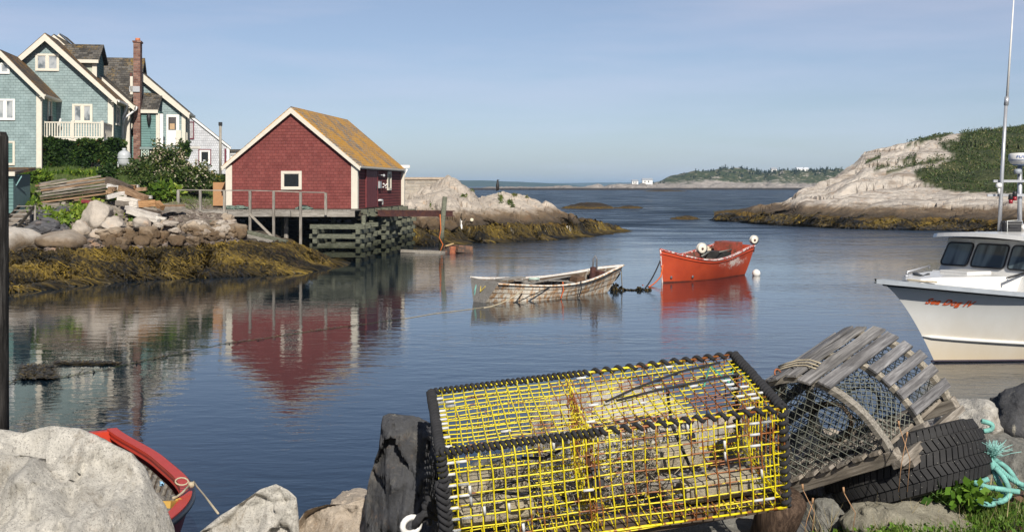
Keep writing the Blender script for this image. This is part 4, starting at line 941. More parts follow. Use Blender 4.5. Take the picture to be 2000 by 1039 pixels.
# ivy hedge hugging the balcony skirt
T = fh.empty('ivy_hedge', 'dense dark ivy hedge covering the front under the white balcony', 'hedge')
u0_, _ = Uz(80, 300, .9); u1_, _ = Uz(226, 300, .9); P = []
for i in range(15000):
    u = lerp(u0_, u1_, rnd.random()); z = lerp(4.75, 6.98, rnd.random()); n_ = mn.fractal(Vector((u*.7, z*.8, 0)), 1, 2, 4)
    if Uz(178, 320, vb)[0]-.1 < u < Uz(203, 320, vb)[0] and z < 5.6+.3*n_: continue
    if z > 6.75+n_*.35: continue
    P.append(Vector((u+n_*.1, .75-.35*n_-.35*rnd.random(), z)))
for i in range(3500):
    P.append(Vector((u1_-.1+.25*rnd.random(), lerp(.6, 4.4, rnd.random()), lerp(4.6, 6.9, rnd.random()))))
leaves('foliage', P, .17, IVY, T, asp=1.3); 
st = MB()
for k in range(12): x = lerp(u0_, u1_, rnd.random()); st.tube([(x, .9, 4.5), (x+.2, .85, 5.6), (x-.1, .9, 6.5)], .03, 5)
st.build('stem', TWIG, T)
bush(357, 86.5, 316, 279, .5, .5, 2600, .14, IVY, 'clipped dark green climber at the right end of the porch', 'climber')
bush(272, 72, 368, 318, 1.3, 1.1, 3600, .16, BUSH, 'dark shrub right behind the large gas tank corner', flowers=(80, .1, FLWR))
bush(318, 73, 362, 288, 1.35, 1.1, 4200, .16, BUSH, 'tall loose shrub with cream flower heads below the porch', flowers=(420, .13, FLWR))
bush(362, 71, 380, 322, 1.5, 1.1, 4200, .15, BUSH, 'wide shrub speckled with pale flowers left of the white house', flowers=(520, .12, FLWR))
bush(292, 69.5, 385, 342, 1.35, .9, 3400, .15, BUSH, 'low mixed green shrub behind the scattered lumber', flowers=(40, .1, FLWR))
bush(395, 76, 372, 338, .95, .8, 2200, .15, BUSH, 'small green shrub beside the lawn slope', flowers=(120, .1, YFLW))
bush(423, 78, 372, 345, .7, .7, 1000, .15, BUSH, 'small leafy plant left of the plywood panel', flowers=(60, .1, YFLW))
bush(320, 66.8, 392, 362, .9, .6, 900, .34, HOST, 'bright yellow green hosta at the right of the lumber pile', 'hosta', 'plant', lump=.2, asp=2.2)
bush(72, 66, 362, 336, .75, .6, 800, .3, HOST, 'dark leaved hosta near the wall of the left wing', 'hosta', 'plant', lump=.2, asp=2.2)
bush(135, 68.5, 352, 336, 1.3, .5, 900, .26, HOST, 'low leafy perennials below the ivy hedge', 'perennial', 'plant', lump=.3, asp=2)
bush(168, 68.5, 352, 338, .8, .5, 600, .28, HOST, 'clump of yellow green leaves below the lattice panel', 'hosta', 'plant', lump=.3, asp=2)
bush(212, 68, 354, 322, .45, .5, 900, .16, IVY, 'reddish green bush between lattice panel and gas tank')
# lawn
P = []
for i in range(30000):
    px = rnd.uniform(-40, 470); Y = rnd.uniform(60.5, 92); X = (px-1000)/F*Y; z = gz(X, Y, [LB[0]])
    if z > 3.05+.4*mn.noise(Vector((X*.3, Y*.3, 0))) or (z > 2.75 and px > 300): P.append(Vector((X, Y, z-.01)))
GRS = leafmat('grass_blade', (.035, .07, .012), (.09, .14, .025), (.2, .22, .06))
leaves('grass', P, .16, GRS, blade=True, asp=1.6)['kind'] = 'stuff'
P = []
for px0, py0, rx, ry, n in ((92, 425, 14, 12, 500), (122, 430, 14, 14, 500), (152, 418, 10, 12, 500), (165, 412, 12, 8, 400), (182, 398, 8, 4, 200), (262, 432, 8, 8, 200), (222, 388, 8, 5, 250), (60, 400, 14, 12, 300), (45, 385, 20, 10, 200), (232, 425, 5, 5, 120)):
    for i in range(n):
        h = hit(px0+rnd.gauss(0, rx*.6), py0+rnd.gauss(0, ry*.6), [LB[0]])
        if h: P.append(h+Vector((0, 0, rnd.random()*.25)))
leaves('shore_weeds', P, .17, leafmat('weed_leaf', (.05, .1, .01), (.14, .22, .02), (.28, .33, .04)), asp=1.4)['kind'] = 'stuff'
# tufts on the granite point
P = []
for px0, py0, rx, ry, n in ((978, 388, 3, 7, 160), (996, 396, 5, 4, 160), (1005, 382, 4, 2, 80), (930, 373, 9, 2, 180), (905, 384, 6, 2, 70), (1030, 387, 3, 2, 40), (1000, 404, 3, 3, 60), (840, 402, 2, 5, 30)):
    for i in range(n):
        h = hit(px0+rnd.gauss(0, rx*.6), py0+rnd.gauss(0, ry*.6), [LB[1]])
        if h: P.append(h+Vector((0, 0, rnd.random()*.1)))
leaves('ledge_plants', P, .13, leafmat('ledge_leaf', (.03, .05, .01), (.09, .13, .02), (.2, .2, .06)))['kind'] = 'stuff'
# ---------------------------------------------------------------- timber pile
TW = [oldwood('pile_timber_grey', (.2, .18, .155), (.42, .38, .33), 'y'), oldwood('pile_timber_brown', (.2, .13, .08), (.42, .3, .2), 'y'), oldwood('pile_timber_white', (.5, .48, .45), (.72, .7, .67), 'y'), oldwood('pile_timber_dark', (.09, .07, .055), (.22, .18, .14), 'y')]
TR = plain('red_painted_plank', (.2, .025, .03), .7, .2); TO = oldwood('orange_wood', (.3, .17, .08), (.48, .3, .16), 'y')
def zx(x, y): return 20+x/4.518, 330+y/4.518
def timber(p, q, Yp, Yq, w, h, mat, label, raw=True, jit=.015):
    a = pt(*(zx(*p) if raw else p), Yp); b = pt(*(zx(*q) if raw else q), Yq); c = (a+b)/2; d = (b-a); L = d.length
    o = MB().beam((0, -L/2, 0), (0, L/2, 0), w, h, jit=jit, seg=5).build('timber', mat); o.matrix_world = Matrix.Translation(c) @ d.to_track_quat('Y', 'Z').to_matrix().to_4x4()
    return tag(o, label, 'timber', 'loose timber piled on the shore')
st = [((258, 132), (490, 92), 62.6, .22, 0, 'short brown timber on top at the left of the stack'),
 ((258, 152), (802, 64), 62.4, .22, 0, 'topmost full length grey timber of the big stack'),
 ((266, 172), (850, 90), 62.0, .24, 0, 'second full length timber from the top of the stack'),
 ((272, 192), (850, 110), 61.7, .22, 1, 'third full length timber from the top of the stack'),
 ((282, 214), (840, 134), 61.4, .26, 0, 'fourth full length timber from the top of the stack'),
 ((262, 242), (850, 160), 61.1, .28, 0, 'fifth full length timber, greyest in the middle of the stack'),
 ((264, 266), (840, 190), 60.9, .24, 3, 'sixth full length timber, dark one near the stack bottom'),
 ((276, 296), (868, 215), 60.6, .3, 1, 'lowest and brownest full length timber of the stack'),
 ((560, 275), (862, 258), 60.9, .24, 1, 'short brown timber under the right end of the stack')]
for i, (p, q, Y, s, mi, lab) in enumerate(st): timber(p, q, Y, Y+.9, s*1.2, .085, TW[mi], lab, jit=.006)
for i in range(7):     # second row behind, ends only
    y = 95+i*26; timber((235+rnd.uniform(-15, 15), y+60*.9), (880+rnd.uniform(-20, 25), y-10), 62.9+.1*(7-i), 63.8, .22, .1, TW[3 if i%2 else rnd.choice((0, 1, 3))], 'timber in the back row of the stack, %s from the top' % ('first', 'second', 'third', 'fourth', 'fifth', 'sixth', 'seventh')[i])
sc = [((862, 100), (1060, 180), 62.5, 61.9, .4, .35, 3, 'thick dark log sloping right from the top of the stack'),
 ((970, 172), (1200, 262), 61.2, 60.5, .32, .28, 1, 'thick brown squared beam sloping right beside the stack'),
 ((1050, 215), (1180, 300), 61.6, 61.2, .3, .28, 3, 'dark beam end under the brown sloping beam'),
 ((850, 252), (1005, 212), 60.5, 61, .3, .2, 2, 'white painted plank right of the stack end'),
 ((955, 262), (1140, 292), 60.8, 60.4, .3, .24, 2, 'pale plank above the orange ended one'),
 ((940, 300), (1080, 318), 60.5, 60.2, .28, .24, 0, 'grey plank below the pale one beside the stack'),
 ((1062, 320), (1130, 312), 60.2, 60.1, .3, .3, 2, 'short white painted timber butt'),
 ((1130, 312), (1280, 300), 60.2, 60.4, .3, .32, 4, 'short orange brown timber beyond the white butt'),
 ((1022, 342), (1312, 418), 60.0, 59.4, .26, .2, 2, 'upper long pale post of the pair sloping to the rocks'),
 ((1040, 372), (1310, 462), 59.6, 59, .28, .22, 2, 'lower long pale post of the pair sloping to the rocks'),
 ((905, 345), (985, 388), 59.8, 59.5, .26, .2, 0, 'short grey plank pointing at the big boulder'),
 ((905, 385), (980, 425), 59.5, 59.2, .26, .2, 0, 'lower short grey plank next to the big boulder'),
 ((632, 286), (800, 300), 60.2, 60.2, .2, .14, 5, 'dark red painted plank below the stack'),
 ((1100, 184), (1205, 176), 62.5, 62.5, .2, .18, 1, 'brown board end at the foot of the shrub'),
 ((1190, 246), (1252, 248), 62, 62, .2, .15, 2, 'short white board lying on the grass'),
 ((1090, 160), (1132, 158), 62.8, 62.8, .2, .2, 2, 'tiny white board end above the brown one'),
 ((1060, 175), (1105, 180), 62.4, 62.4, .3, .4, 4, 'tan block at the end of the dark log'),
 ((1290, 300), (1340, 345), 60.5, 60.2, .3, .25, 4, 'orange timber butt at the right of the pile'),
 ((1340, 340), (1530, 335), 61.5, 62.5, .25, .25, 1, 'brown beam leading from the pile to the walkway'),
 ((1350, 358), (1535, 356), 61.2, 62.2, .25, .25, 0, 'grey beam below the brown one leading to the walkway'),
 ((1150, 345), (1310, 372), 60.4, 60, .3, .2, 0, 'grey broken board in the middle of the loose pile'),
 ((1180, 365), (1320, 392), 60.2, 59.8, .26, .2, 3, 'dark broken board above the long pale posts'),
 ((1290, 430), (1375, 440), 59.3, 59.2, .14, .12, 2, 'thin pale stick beyond the ends of the long posts'),
 ((128, 232), (205, 240), 62.5, 62.5, .3, .3, 0, 'grey beam end left of the stack'),
 ((128, 262), (235, 268), 62.2, 62.2, .3, .25, 0, 'second grey beam end lower left of the stack'),
 ((246, 335), (442, 322), 60, 60.2, .35, .28, 0, 'short thick beam lying below the stack'),
 ((476, 298), (430, 376), 60, 59.6, .16, .1, 0, 'upright grey board leaning below the stack'),
 ((212, 418), (270, 470), 59, 58.6, .4, .12, 0, 'wide grey board sloping by the steps'),
 ((290, 398), (408, 352), 59.4, 59.6, .3, .15, 0, 'grey plank among the slates, upper one'),
 ((355, 412), (432, 372), 59, 59.2, .3, .16, 0, 'grey plank among the slates, lower one'),
 ((860, 150), (960, 170), 61.6, 61.4, .2, .2, 2, 'pale board end poking from the stack'),
 ((870, 175), (930, 180), 61.3, 61.2, .2, .2, 1, 'brown beam end poking from the stack'),
 ((850, 205), (905, 198), 61, 61, .2, .2, 1, 'lower brown beam end poking from the stack'),
 ((1005, 240), (1032, 250), 61, 61, .25, .25, 2, 'white block end beside the brown sloping beam')]
for p, q, a, b, w, h, mi, lab in sc: timber(p, q, a, b, w, h, (TW+[TO, TR])[mi], lab)
# ---------------------------------------------------------------- boulders on the left shore
BG = granite('boulder_granite', (.42, .37, .31), tide=True, weedtop=.7, wet=1.7, rust=.45, crack=0)
BT = granite('boulder_tan', (.35, .29, .22), tide=True, weedtop=.6, wet=1.9, rust=.4, speck=.3, crack=0)
BS = granite('slate_dark', (.1, .1, .105), speck=.1, rust=.15, crack=0)
def brock(x0, x1, y0, y1, Y, mat, label, seed, d=None, rough=.26, group=None, facet=.65, sub=4, raw=True):
    (a, b), (c, e) = (zx(x0, y0), zx(x1, y1)) if raw else ((x0, y0), (x1, y1))
    cx, cy = (a+c)/2, (b+e)/2; w = (c-a)/F*Y/2; h = (e-b)/F*Y/2; p = pt(cx, cy, Y)
    return rock('boulder', p, (w*1.12, (d or w)*1.05, h*1.15), seed, mat, rot=(rnd.uniform(-.1, .1), rnd.uniform(-.15, .15), rnd.uniform(-.3, .3)), sub=sub, rough=rough, facet=facet, label=label, cat='boulder', group=group)
brock(628, 900, 300, 560, 58.6, BG, 'largest pale boulder with flat split face below the lumber', 11, 1.1, facet=.95, rough=.12)
brock(820, 1010, 430, 580, 58.0, BG, 'grey blocky boulder touching the largest one on its right', 12, .9, facet=.9)
brock(528, 708, 465, 658, 57.0, BG, 'round pale boulder with orange lichen left of the largest one', 13)
brock(688, 882, 538, 682, 56.9, BG, 'tan rounded boulder below the largest one', 14)
brock(1083, 1248, 427, 537, 58.6, BG, 'smooth whitest oblong boulder below the pale posts', 15, rough=.08, facet=.3)
brock(1115, 1312, 512, 645, 57.9, BT, 'broad grey brown boulder right of centre of the bank', 16)
brock(1078, 1232, 596, 712, 57.2, BT, 'dark brown angular boulder just above the weed', 17, facet=.9)
brock(960, 1068, 540, 645, 57.4, BT, 'tan boulder between the round one and the broad one', 18)
brock(1250, 1350, 472, 528, 58.8, BG, 'pinkish boulder right of the whitest one', 19)
brock(-120, 290, 505, 790, 55.3, granite('lichen_slab', (.5, .46, .4), tide=True, weedtop=.7, wet=1.5, rust=.75, crack=.5), 'pale whaleback slab with orange lichen at the left edge', 20, 2.4, rough=.1, facet=.3)
brock(255, 640, 550, 735, 55.4, BG, 'long pale ledge with dark wet foot beside the whaleback slab', 21, 1.8, rough=.12, facet=.3)
brock(870, 1060, 600, 700, 56.6, BT, 'dark tan boulder under the bank middle', 22); brock(880, 1050, 670, 730, 56.0, BT, 'flat brown boulder at the weed edge', 23)
brock(1330, 1480, 460, 510, 59.2, BG, 'pale flat stone right of the pinkish boulder', 24); brock(1400, 1500, 515, 575, 58.7, BG, 'pale square boulder in the right part of the bank', 25)
brock(1300, 1400, 540, 640, 58.3, BT, 'upright brown boulder right of the broad one', 26); brock(1395, 1545, 580, 690, 57.9, BT, 'wide dark brown boulder near the plank ends', 27, facet=.9)
brock(370, 392, 362, 388, 72, BG, 'upright pointed stone on the lawn beside the shrub', 28, raw=False)
k = 40; ords = 'brown and grey stones of the bank above the seaweed'
for i in range(84):
    px = rnd.uniform(208, 470); t = rnd.random(); py = lerp(442, 484, t)-(px-208)*.02
    if px > 420: py = rnd.uniform(432, 470)
    h = hit(px, py, [LB[0]])
    if not h: continue
    s = rnd.uniform(.17, .5); rock('stone', h+Vector((0, 0, s*.25)), (s*rnd.uniform(.9, 1.5), s, s*rnd.uniform(.6, .95)), k+i, rnd.choice((BT, BT, BG)), rz=rnd.random()*6, sub=3, facet=1, rough=.35, smooth=False, label='small brown or grey stone in the bank between the largest boulder and the walkway', cat='stone', group='small stones of the bank')
for i in range(46):
    px = rnd.uniform(60, 126); py = rnd.uniform(412, 456); h = hit(px, py, [LB[0]])
    if not h: continue
    s = rnd.uniform(.18, .42); rock('slate', h+Vector((0, 0, s*.2)), (s*1.4, s, s*.55), 300+i, BS, rot=(rnd.uniform(-.5, .5), rnd.uniform(-.4, .4), rnd.random()*6), sub=2, facet=1, rough=.1, label='dark angular slate among weeds between the steps and the round boulder', cat='stone', group='dark slates by the steps', smooth=False)
# cobble beach: too many to count
o = MB()
for i in range(900):
    px = rnd.uniform(90, 330) if i < 600 else rnd.uniform(300, 470); py = rnd.gauss(487, 9) if i < 450 else rnd.gauss(505, 16)
    if i >= 600: py = rnd.uniform(415, 480)
    h = hit(px, py, [LB[0]])
    if not h: continue
    s = rnd.uniform(.05, .16); vs_, f_ = rockmesh((s*1.3, s, s*.7), i % 40, 1, .2, .7); o.add([(x+h.x, y+h.y, z+h.z+s*.2) for x, y, z in vs_], f_)
tag(o.build('beach_gravel', granite('cobble_mix', (.16, .13, .11), speck=.3, rust=.5, crack=0)), kind='stuff')
# boulders at the foot of the point, behind the shed
for i, (x0, y0, x1, y1, Y, mt, lab) in enumerate(((800, 388, 835, 412, 95, BG, 'rounded pale boulder beneath the stone wall'), (785, 395, 815, 414, 92, BG, 'pale boulder just right of the shed corner'), (840, 376, 884, 412, 97, BG, 'big smooth boulder beside the mooring pole top'), (818, 372, 850, 395, 99, BG, 'boulder at the foot of the stone wall'), (868, 402, 900, 425, 93, BG, 'boulder split by the pole line at the rusty beam end'), (884, 396, 912, 418, 95, BG, 'small pale boulder right of the rusty beam'), (788, 424, 818, 450, 86, BT, 'brown block below the steel beam'), (816, 428, 834, 452, 86, BT, 'narrow brown block below the steel beam'), (832, 426, 858, 455, 86.3, BT, 'third brown block below the steel beam, left of the pole'), (862, 430, 892, 455, 87, BT, 'brown boulder right of the mooring pole'))):
    brock(x0, x1, y0, y1, Y, mt, lab, 500+i, raw=False, facet=.75)
rock('stone', pt(921.5, 430, 89.5), (.17, .15, .15), 77, plain('pale_stone', (.65, .58, .42)), label='small cream stone lodged low on the granite point', cat='stone')
# perched bird-like post on the point
tag(MB().lathe([(.05, 0), (.16, .1), (.2, .45), (.13, .75), (.09, .9), (.1, 1.0), (.03, 1.1)], 10).tube([(0, 0, 1.02), (.22, 0, 1.05)], [.04, .01], 6).tube([(0, .02, .35), (-.16, .02, -.05)], [.1, .03], 6).build('cormorant', plain('black_feather', (.02, .017, .015), .6)), 'dark cormorant standing upright on the crest of the granite point', 'bird').location = pt(972, 370, 101.5)+Vector((0, 0, -.12)); bpy.data.objects['cormorant'].scale = (.75, .75, .85)
# far white houses and trees on the island
def farhouse(px, py, Y, w, h, label, rc=(.3, .32, .34)):
    T = thing('far_house', label, 'house', wp(px, Y, CZ-(py-HZ)/F*Y))
    MB().prism([(-w/2, -2), (w/2, -2), (w/2, h*.6), (0, h*.62), (-w/2, h*.6)], -3, 3).build('wall', WHITE, T)
    MB().add([(-w/2-.3, -3.3, h*.6), (w/2+.3, -3.3, h*.6), (w/2+.1, 0, h), (-w/2-.1, 0, h), (-w/2-.3, 3.3, h*.6), (w/2+.3, 3.3, h*.6)], [(0, 1, 2, 3), (5, 4, 3, 2), (0, 3, 4), (1, 5, 2)]).build('roof', plain('far_roof', rc), T)
    for q in range(2): MB().bb(-w*.3+q*w*.35, -w*.3+q*w*.35+1.0, -3.08, -3, h*.15, h*.45).build('window', GLASSD, T)
farhouse(1264, 358, 1210, 10, 5, 'white house with grey roof on the low point left of the island hill'); farhouse(1240, 359, 1210, 6, 4, 'smaller white shed left of the white house on the island')
farhouse(1567, 336, 1370, 13, 5, 'white building showing on top of the wooded island hill', (.6, .62, .64)); farhouse(1511, 336, 1370, 6, 5, 'tiny pale cabin in the trees of the island hill')
CON = leafmat('conifer_leaf', (.008, .018, .008), (.02, .04, .015), (.04, .06, .02))
def conifers(name, L_, n):
    P = []
    for px, Y, h in L_:
        X = (px-1000)/F*Y; z = gz(X, Y, IB)
        for i in range(n):
            t = rnd.random()**1.4; r = (1-t)*h*.28; a = rnd.random()*6.3; P.append(Vector((X+cos(a)*r*rnd.random()**.5, Y+sin(a)*r, z+h*t)))
    return leaves(name, P, .8, CON, up=.5)
tag(conifers('distant_wood', [(rnd.gauss(1520, 70), rnd.uniform(1325, 1375), rnd.uniform(1.2, 3.6)*(1.5 if _ % 9 == 0 else 1)) for _ in range(200)]+[(rnd.uniform(1330, 1640), rnd.uniform(1290, 1370), rnd.uniform(.8, 2.2)) for _ in range(110)]+[(rnd.uniform(1275, 1300), 1290, 4) for _ in range(7)], 46), kind='stuff')
# ================================================================ BOATS
class Hull:
    """x runs from the stern (0) to the stem, +y is port"""
    def __init__(s, L, zs, B, run, p, R=lambda f: 0, zk=-.35, stern=lambda q: 1.0, Rt=0):
        s.vs = 0
        s.L, s.zs, s.B, s.run, s.p, s.R, s.zk, s.stern, s.Rt = L, zs, B, run, p, R, zk, stern, Rt
    def yy(s, x, z, t):           # half breadth; t = s-station
        f = max(0, (z-s.zk)/(s.zs(t)-s.zk)); q = min(1, max(0, (s.L-s.R(f)-x)/s.run))
        return s.B(f)*(1-(1-q)**s.p(f))*s.stern(t)*lerp(f**s.vs, 1, sm(0, .28, t))
    def P(s, t, v, side=1, inset=0.0):
        z = lerp(s.zk, s.zs(t), v); f = v; xe = s.L-s.R(f); x0 = s.Rt*(1-f)
        x = lerp(x0, xe, t); y = max(0, s.yy(x, z, t)-inset)
        return Vector((x-(inset*.8 if t > .97 else 0), side*y, z))
    def at(s, x, z, side=1, off=.01):
        t = x/(s.L-.5)
        for _ in range(4):
            f = (z-s.zk)/(s.zs(t)-s.zk); t = (x-s.Rt*(1-f))/(s.L-s.R(f)-s.Rt*(1-f))
        return Vector((x, side*(s.yy(x, z, t)+off), z))
    def shell(s, nS=40, nV=12, inset=0.0, flip=False, v0=0, v1=1):
        o = MB()
        for side in (1, -1):
            vs = [s.P(i/nS, lerp(v0, v1, j/nV), side, inset) for i in range(nS+1) for j in range(nV+1)]
            fs = []
            for i in range(nS):
                for j in range(nV):
                    q = (i*(nV+1)+j, (i+1)*(nV+1)+j, (i+1)*(nV+1)+j+1, i*(nV+1)+j+1)
                    fs.append(q if (side > 0) == flip else q[::-1])
            o.add(vs, fs, True)
        return o
    def cap(s, w, out, h, nS=40, z=0.0):      # gunwale strip
        o = MB()
        for side in (1, -1):
            vs = []
            for i in range(nS+1):
                t = i/nS; a = s.P(t, 1, side, w); b = s.P(t, 1, side, -out); a.z += z; b.z += z
                vs += [a, b, b-Vector((0, 0, h)), a-Vector((0, 0, h))]
            fs = [(4*i+k, 4*(i+1)+k, 4*(i+1)+(k+1) % 4, 4*i+(k+1) % 4) for i in range(nS) for k in range(4)]
            if side > 0: fs = [f[::-1] for f in fs]
            o.add(vs, fs)
        return o
    def line(s, v, r, side=(1, -1), nS=40, off=.0, t0=0, t1=1, n=6):
        o = MB()
        for sd in side: o.tube([s.P(lerp(t0, t1, i/nS), v, sd, -off) for i in range(nS+1)], r, n)
        return o
    def transom(s, th=.05, x=0.0):
        L_ = [s.P(0, j/8, 1) for j in range(9)]; R_ = [s.P(0, j/8, -1) for j in range(9)]
        pts_ = L_+R_[::-1]; n = len(pts_); o = MB()
        vs = [p+Vector((x, 0, 0)) for p in pts_]+[p+Vector((x+th, 0, 0)) for p in pts_]
        o.add(vs, [tuple(range(n))[::-1], tuple(range(n, 2*n))]+[(i, (i+1) % n, (i+1) % n+n, i+n) for i in range(n)]); return o
    def ribs(s, n, w, d, v0=.15, v1=.97, t0=.05, t1=.9):
        o = MB()
        for i in range(n):
            t = lerp(t0, t1, i/(n-1))
            for sd in (1, -1):
                p = [s.P(t, lerp(v0, v1, j/6), sd, d) for j in range(7)]
                for a, b in zip(p, p[1:]): o.beam(a, b, w, .03, up=(1, 0, 0))
        return o
    def rib_parts(s, T, n, w, d, mat, v0=.15, v1=.97, t0=.05, t1=.9):
        for i in range(n):
            t = lerp(t0, t1, i/(n-1))
            for sd in (1, -1):
                p = [s.P(t, lerp(v0, v1, j/6), sd, d) for j in range(7)]; vs = []
                for q in p: vs += [q+Vector((-w/2, -sd*.03, 0)), q+Vector((w/2, -sd*.03, 0)), q+Vector((w/2, sd*.01, 0)), q+Vector((-w/2, sd*.01, 0))]
                MB().add(vs, [(4*k+m_, 4*k+(m_+1) % 4, 4*k+4+(m_+1) % 4, 4*k+4+m_) for k in range(6) for m_ in range(4)]).build('rib', mat, T)
    def floor(s, z, t0=.04, t1=.9, n=16, inset=.06):
        o = MB(); vs = []
        for i in range(n+1):
            t = lerp(t0, t1, i/n); v = (z-s.zk)/(s.zs(t)-s.zk); a = s.P(t, v, 1, inset); vs += [a, Vector((a.x, -a.y, a.z))]
        return o.add(vs, [(2*i, 2*i+1, 2*i+3, 2*i+2) for i in range(n)])
def thwart(h, T, x, z, w, mat, name='thwart', inset=.05):
    y = h.at(x, z, 1, 0).y-inset; return MB().bb(x-w/2, x+w/2, -y, y, z-.03, z).build(name, mat, T)
# ---- paints
m = N('flaking_white_paint', .6, spec=.3); st_ = m.noise(m.map(m.obj, (3.2, 3.2, .5)), 2.2, 7, .7); bl = m.noise(m.obj, 4, 7, .75)
c = m.ramp(bl, [(.3, (.68, .6, .46)), (.6, (.84, .8, .7))]); c = m.mix(m.ma('MULTIPLY', m.step(st_, .44, .57), .88), c, (.45, .22, .07)); c = m.mix(m.step(bl, .66, .72), c, (.2, .15, .1))
z = m.sep(m.obj)[2]; c = m.mix(m.ma('MULTIPLY', m.step(m.ma('ADD', z, m.ma('MULTIPLY', bl, .2)), .18, .1), .7), c, (.06, .055, .03))
pl = m.step(m.ma('ABSOLUTE', m.ma('SUBTRACT', m.ma('FRACT', m.ma('DIVIDE', z, .17)), .5)), .035, .01); c = m.mix(m.ma('MULTIPLY', pl, .12), c, (.1, .08, .06))
WPAINT = m.out(c, m.bump(bl, .3, .01))
m = N('flaking_red_paint', .5, spec=.4); a_ = m.noise(m.map(m.obj, (1, 1, 2.2)), 2.6, 8, .75); b_ = m.noise(m.map(m.obj, (4, 4, 1)), 5, 6, .75)
x, y, z = m.sep(m.obj)
near = m.ma('SUBTRACT', 1.0, m.ma('ABSOLUTE', m.ma('DIVIDE', m.ma('SUBTRACT', x, 1.9), 2.3)), True); nearz = m.ma('SUBTRACT', 1.0, m.ma('ABSOLUTE', m.ma('DIVIDE', m.ma('SUBTRACT', z, .72), .45)), True)
pk = m.ma('ADD', m.ma('MULTIPLY', m.ma('MULTIPLY', near, nearz), .2), m.ma('ADD', m.ma('MULTIPLY', a_, .4), m.ma('MULTIPLY', b_, .6)))
c = m.ramp(m.noise(m.obj, 1.4, 5), [(.3, (.38, .05, .02)), (.7, (.5, .075, .028))]); c = m.mix(m.step(pk, .63, .65), c, (.72, .62, .55)); c = m.mix(m.step(m.ma('ADD', z, m.ma('MULTIPLY', a_, .1)), .13, .08), c, (.09, .03, .02))
RPAINT = m.out(c, m.bump(a_, .2, .01))
m = N('chipped_rail_paint', .6); b_ = m.noise(m.obj, 6, 7, .75); RAILP = m.out(m.mix(m.step(b_, .47, .53), (.42, .05, .03), (.7, .62, .58)))
m = N('worn_white_rail', .6); b_ = m.noise(m.obj, 4, 7, .75); RAILW = m.out(m.mix(m.step(b_, .58, .62), (.72, .7, .66), (.26, .17, .09)))
GREYW = oldwood('grey_boat_wood', (.2, .19, .175), (.38, .37, .35), 'x'); DARKIN = oldwood('dark_boat_inside', (.1, .075, .055), (.24, .2, .16), 'x')
ROPE = lambda n, c: plain(n, c, .9, .25, scale=30)
R_BLK = ROPE('black_rope', (.02, .02, .022)); R_TAN = ROPE('tan_rope', (.42, .36, .25)); R_ORG = ROPE('orange_line', (.6, .12, .03)); R_TEAL = ROPE('teal_rope', (.17, .4, .35)); R_GRN = ROPE('green_line', (.06, .28, .17)); R_WHT = ROPE('white_line', (.6, .62, .6))

# ---- white skiff
T = WB_ = thing('wooden_rowboat', 'weathered white wooden rowboat with rust streaks and grey transom, moored left of the red one', 'rowboat', (-1.0, 42.4, 0), radians(38.6))
H = Hull(6.6, lambda t: .74-.16*sin(pi*min(1, t*1.15))+.5*max(0, t-.5)**1.6*1.6, lambda f: .98*(.66+.34*f**.8), 5.0, lambda f: 2.1+.3*f, lambda f: 1.0*(1-f)**1.1, -.3, lambda t: .8+.2*sm(0, .4, t), -.25); H.vs = .5
H.shell().build('hull', WPAINT, T); H.shell(inset=.05, flip=True, v0=.1).build('inner_planking', DARKIN, T)
H.cap(.07, .02, .05, z=.02).build('gunwale', RAILW, T); 
for v in (.5, .68, .84): H.line(v, .008, off=.003).build('plank_seam', DARKIN, T)
H.transom(.06).build('transom', GREYW, T); H.rib_parts(T, 17, .05, .055, GREYW)
H.floor(.1).build('floorboards', DARKIN, T)
for x, w_ in ((.55, .9), (2.3, .28), (3.9, .28), (5.1, .4)): thwart(H, T, x, .5 if x > 1 else .62, w_, GREYW)
H.line(1, .03, off=.02).build('rub_rail', WPAINT, T)
tag(MB().bb(5.15, 5.45, -.25, .25, .5, .85).bb(4.95, 5.15, -.05, .05, .5, 1.0).build('engine_block', STEEL, T))
MB().tube([(5.3, .3, .6), (5.32, .3, 1.25), (5.36, .26, 1.38), (5.42, .22, 1.25), (5.45, .22, .7)], .035, 8).build('hauler_frame', plain('grey_iron', (.16, .16, .17)), T)
MB().beam((1.2, -.5, .6), (4.2, .3, .66), .12, .03).build('oar', GREYW, T); MB().beam((2.6, .5, .55), (4.8, .35, .72), .2, .04).build('loose_board', DARKIN, T); MB().bb(4.2, 4.6, -.1, .3, .3, .66).build('fish_box', plain('brown_fish_box', (.12, .07, .04), .8, .4), T); MB().beam((.9, .4, .66), (2.2, .55, .68), .22, .05).build('stern_board', GREYW, T); MB().beam((1.6, .3, .62), (3.6, -.3, .6), .1, .03).build('loose_board', GREYW, T)
H.cap(.0, .0, .0, z=0) 
def coil(c, r, n, turns, rr, mat, name, label, cat='rope', dz=.015):
    o = MB(); p = []
    for i in range(n*turns): a = 2*pi*i/n; k = 1+.15*sin(a*.37+1); p.append((c[0]+cos(a)*r*k, c[1]+sin(a)*r*k*.8, c[2]+dz*i/n+.02*sin(a*1.7)))
    o = o.tube(p, rr, 6).build(name, mat); return tag(o, label, cat)
wb = lambda x, y, z: Vector((-1.0, 42.4, 0))+Matrix.Rotation(radians(38.6), 3, 'Z') @ Vector((x, y, z))
q = wb(2.2, -.1, .66); coil(q, .17, 12, 4, .018, ROPE('pale_green_rope', (.45, .55, .48)), 'rope_coil', 'pale green coil of rope on the middle thwart of the white boat')
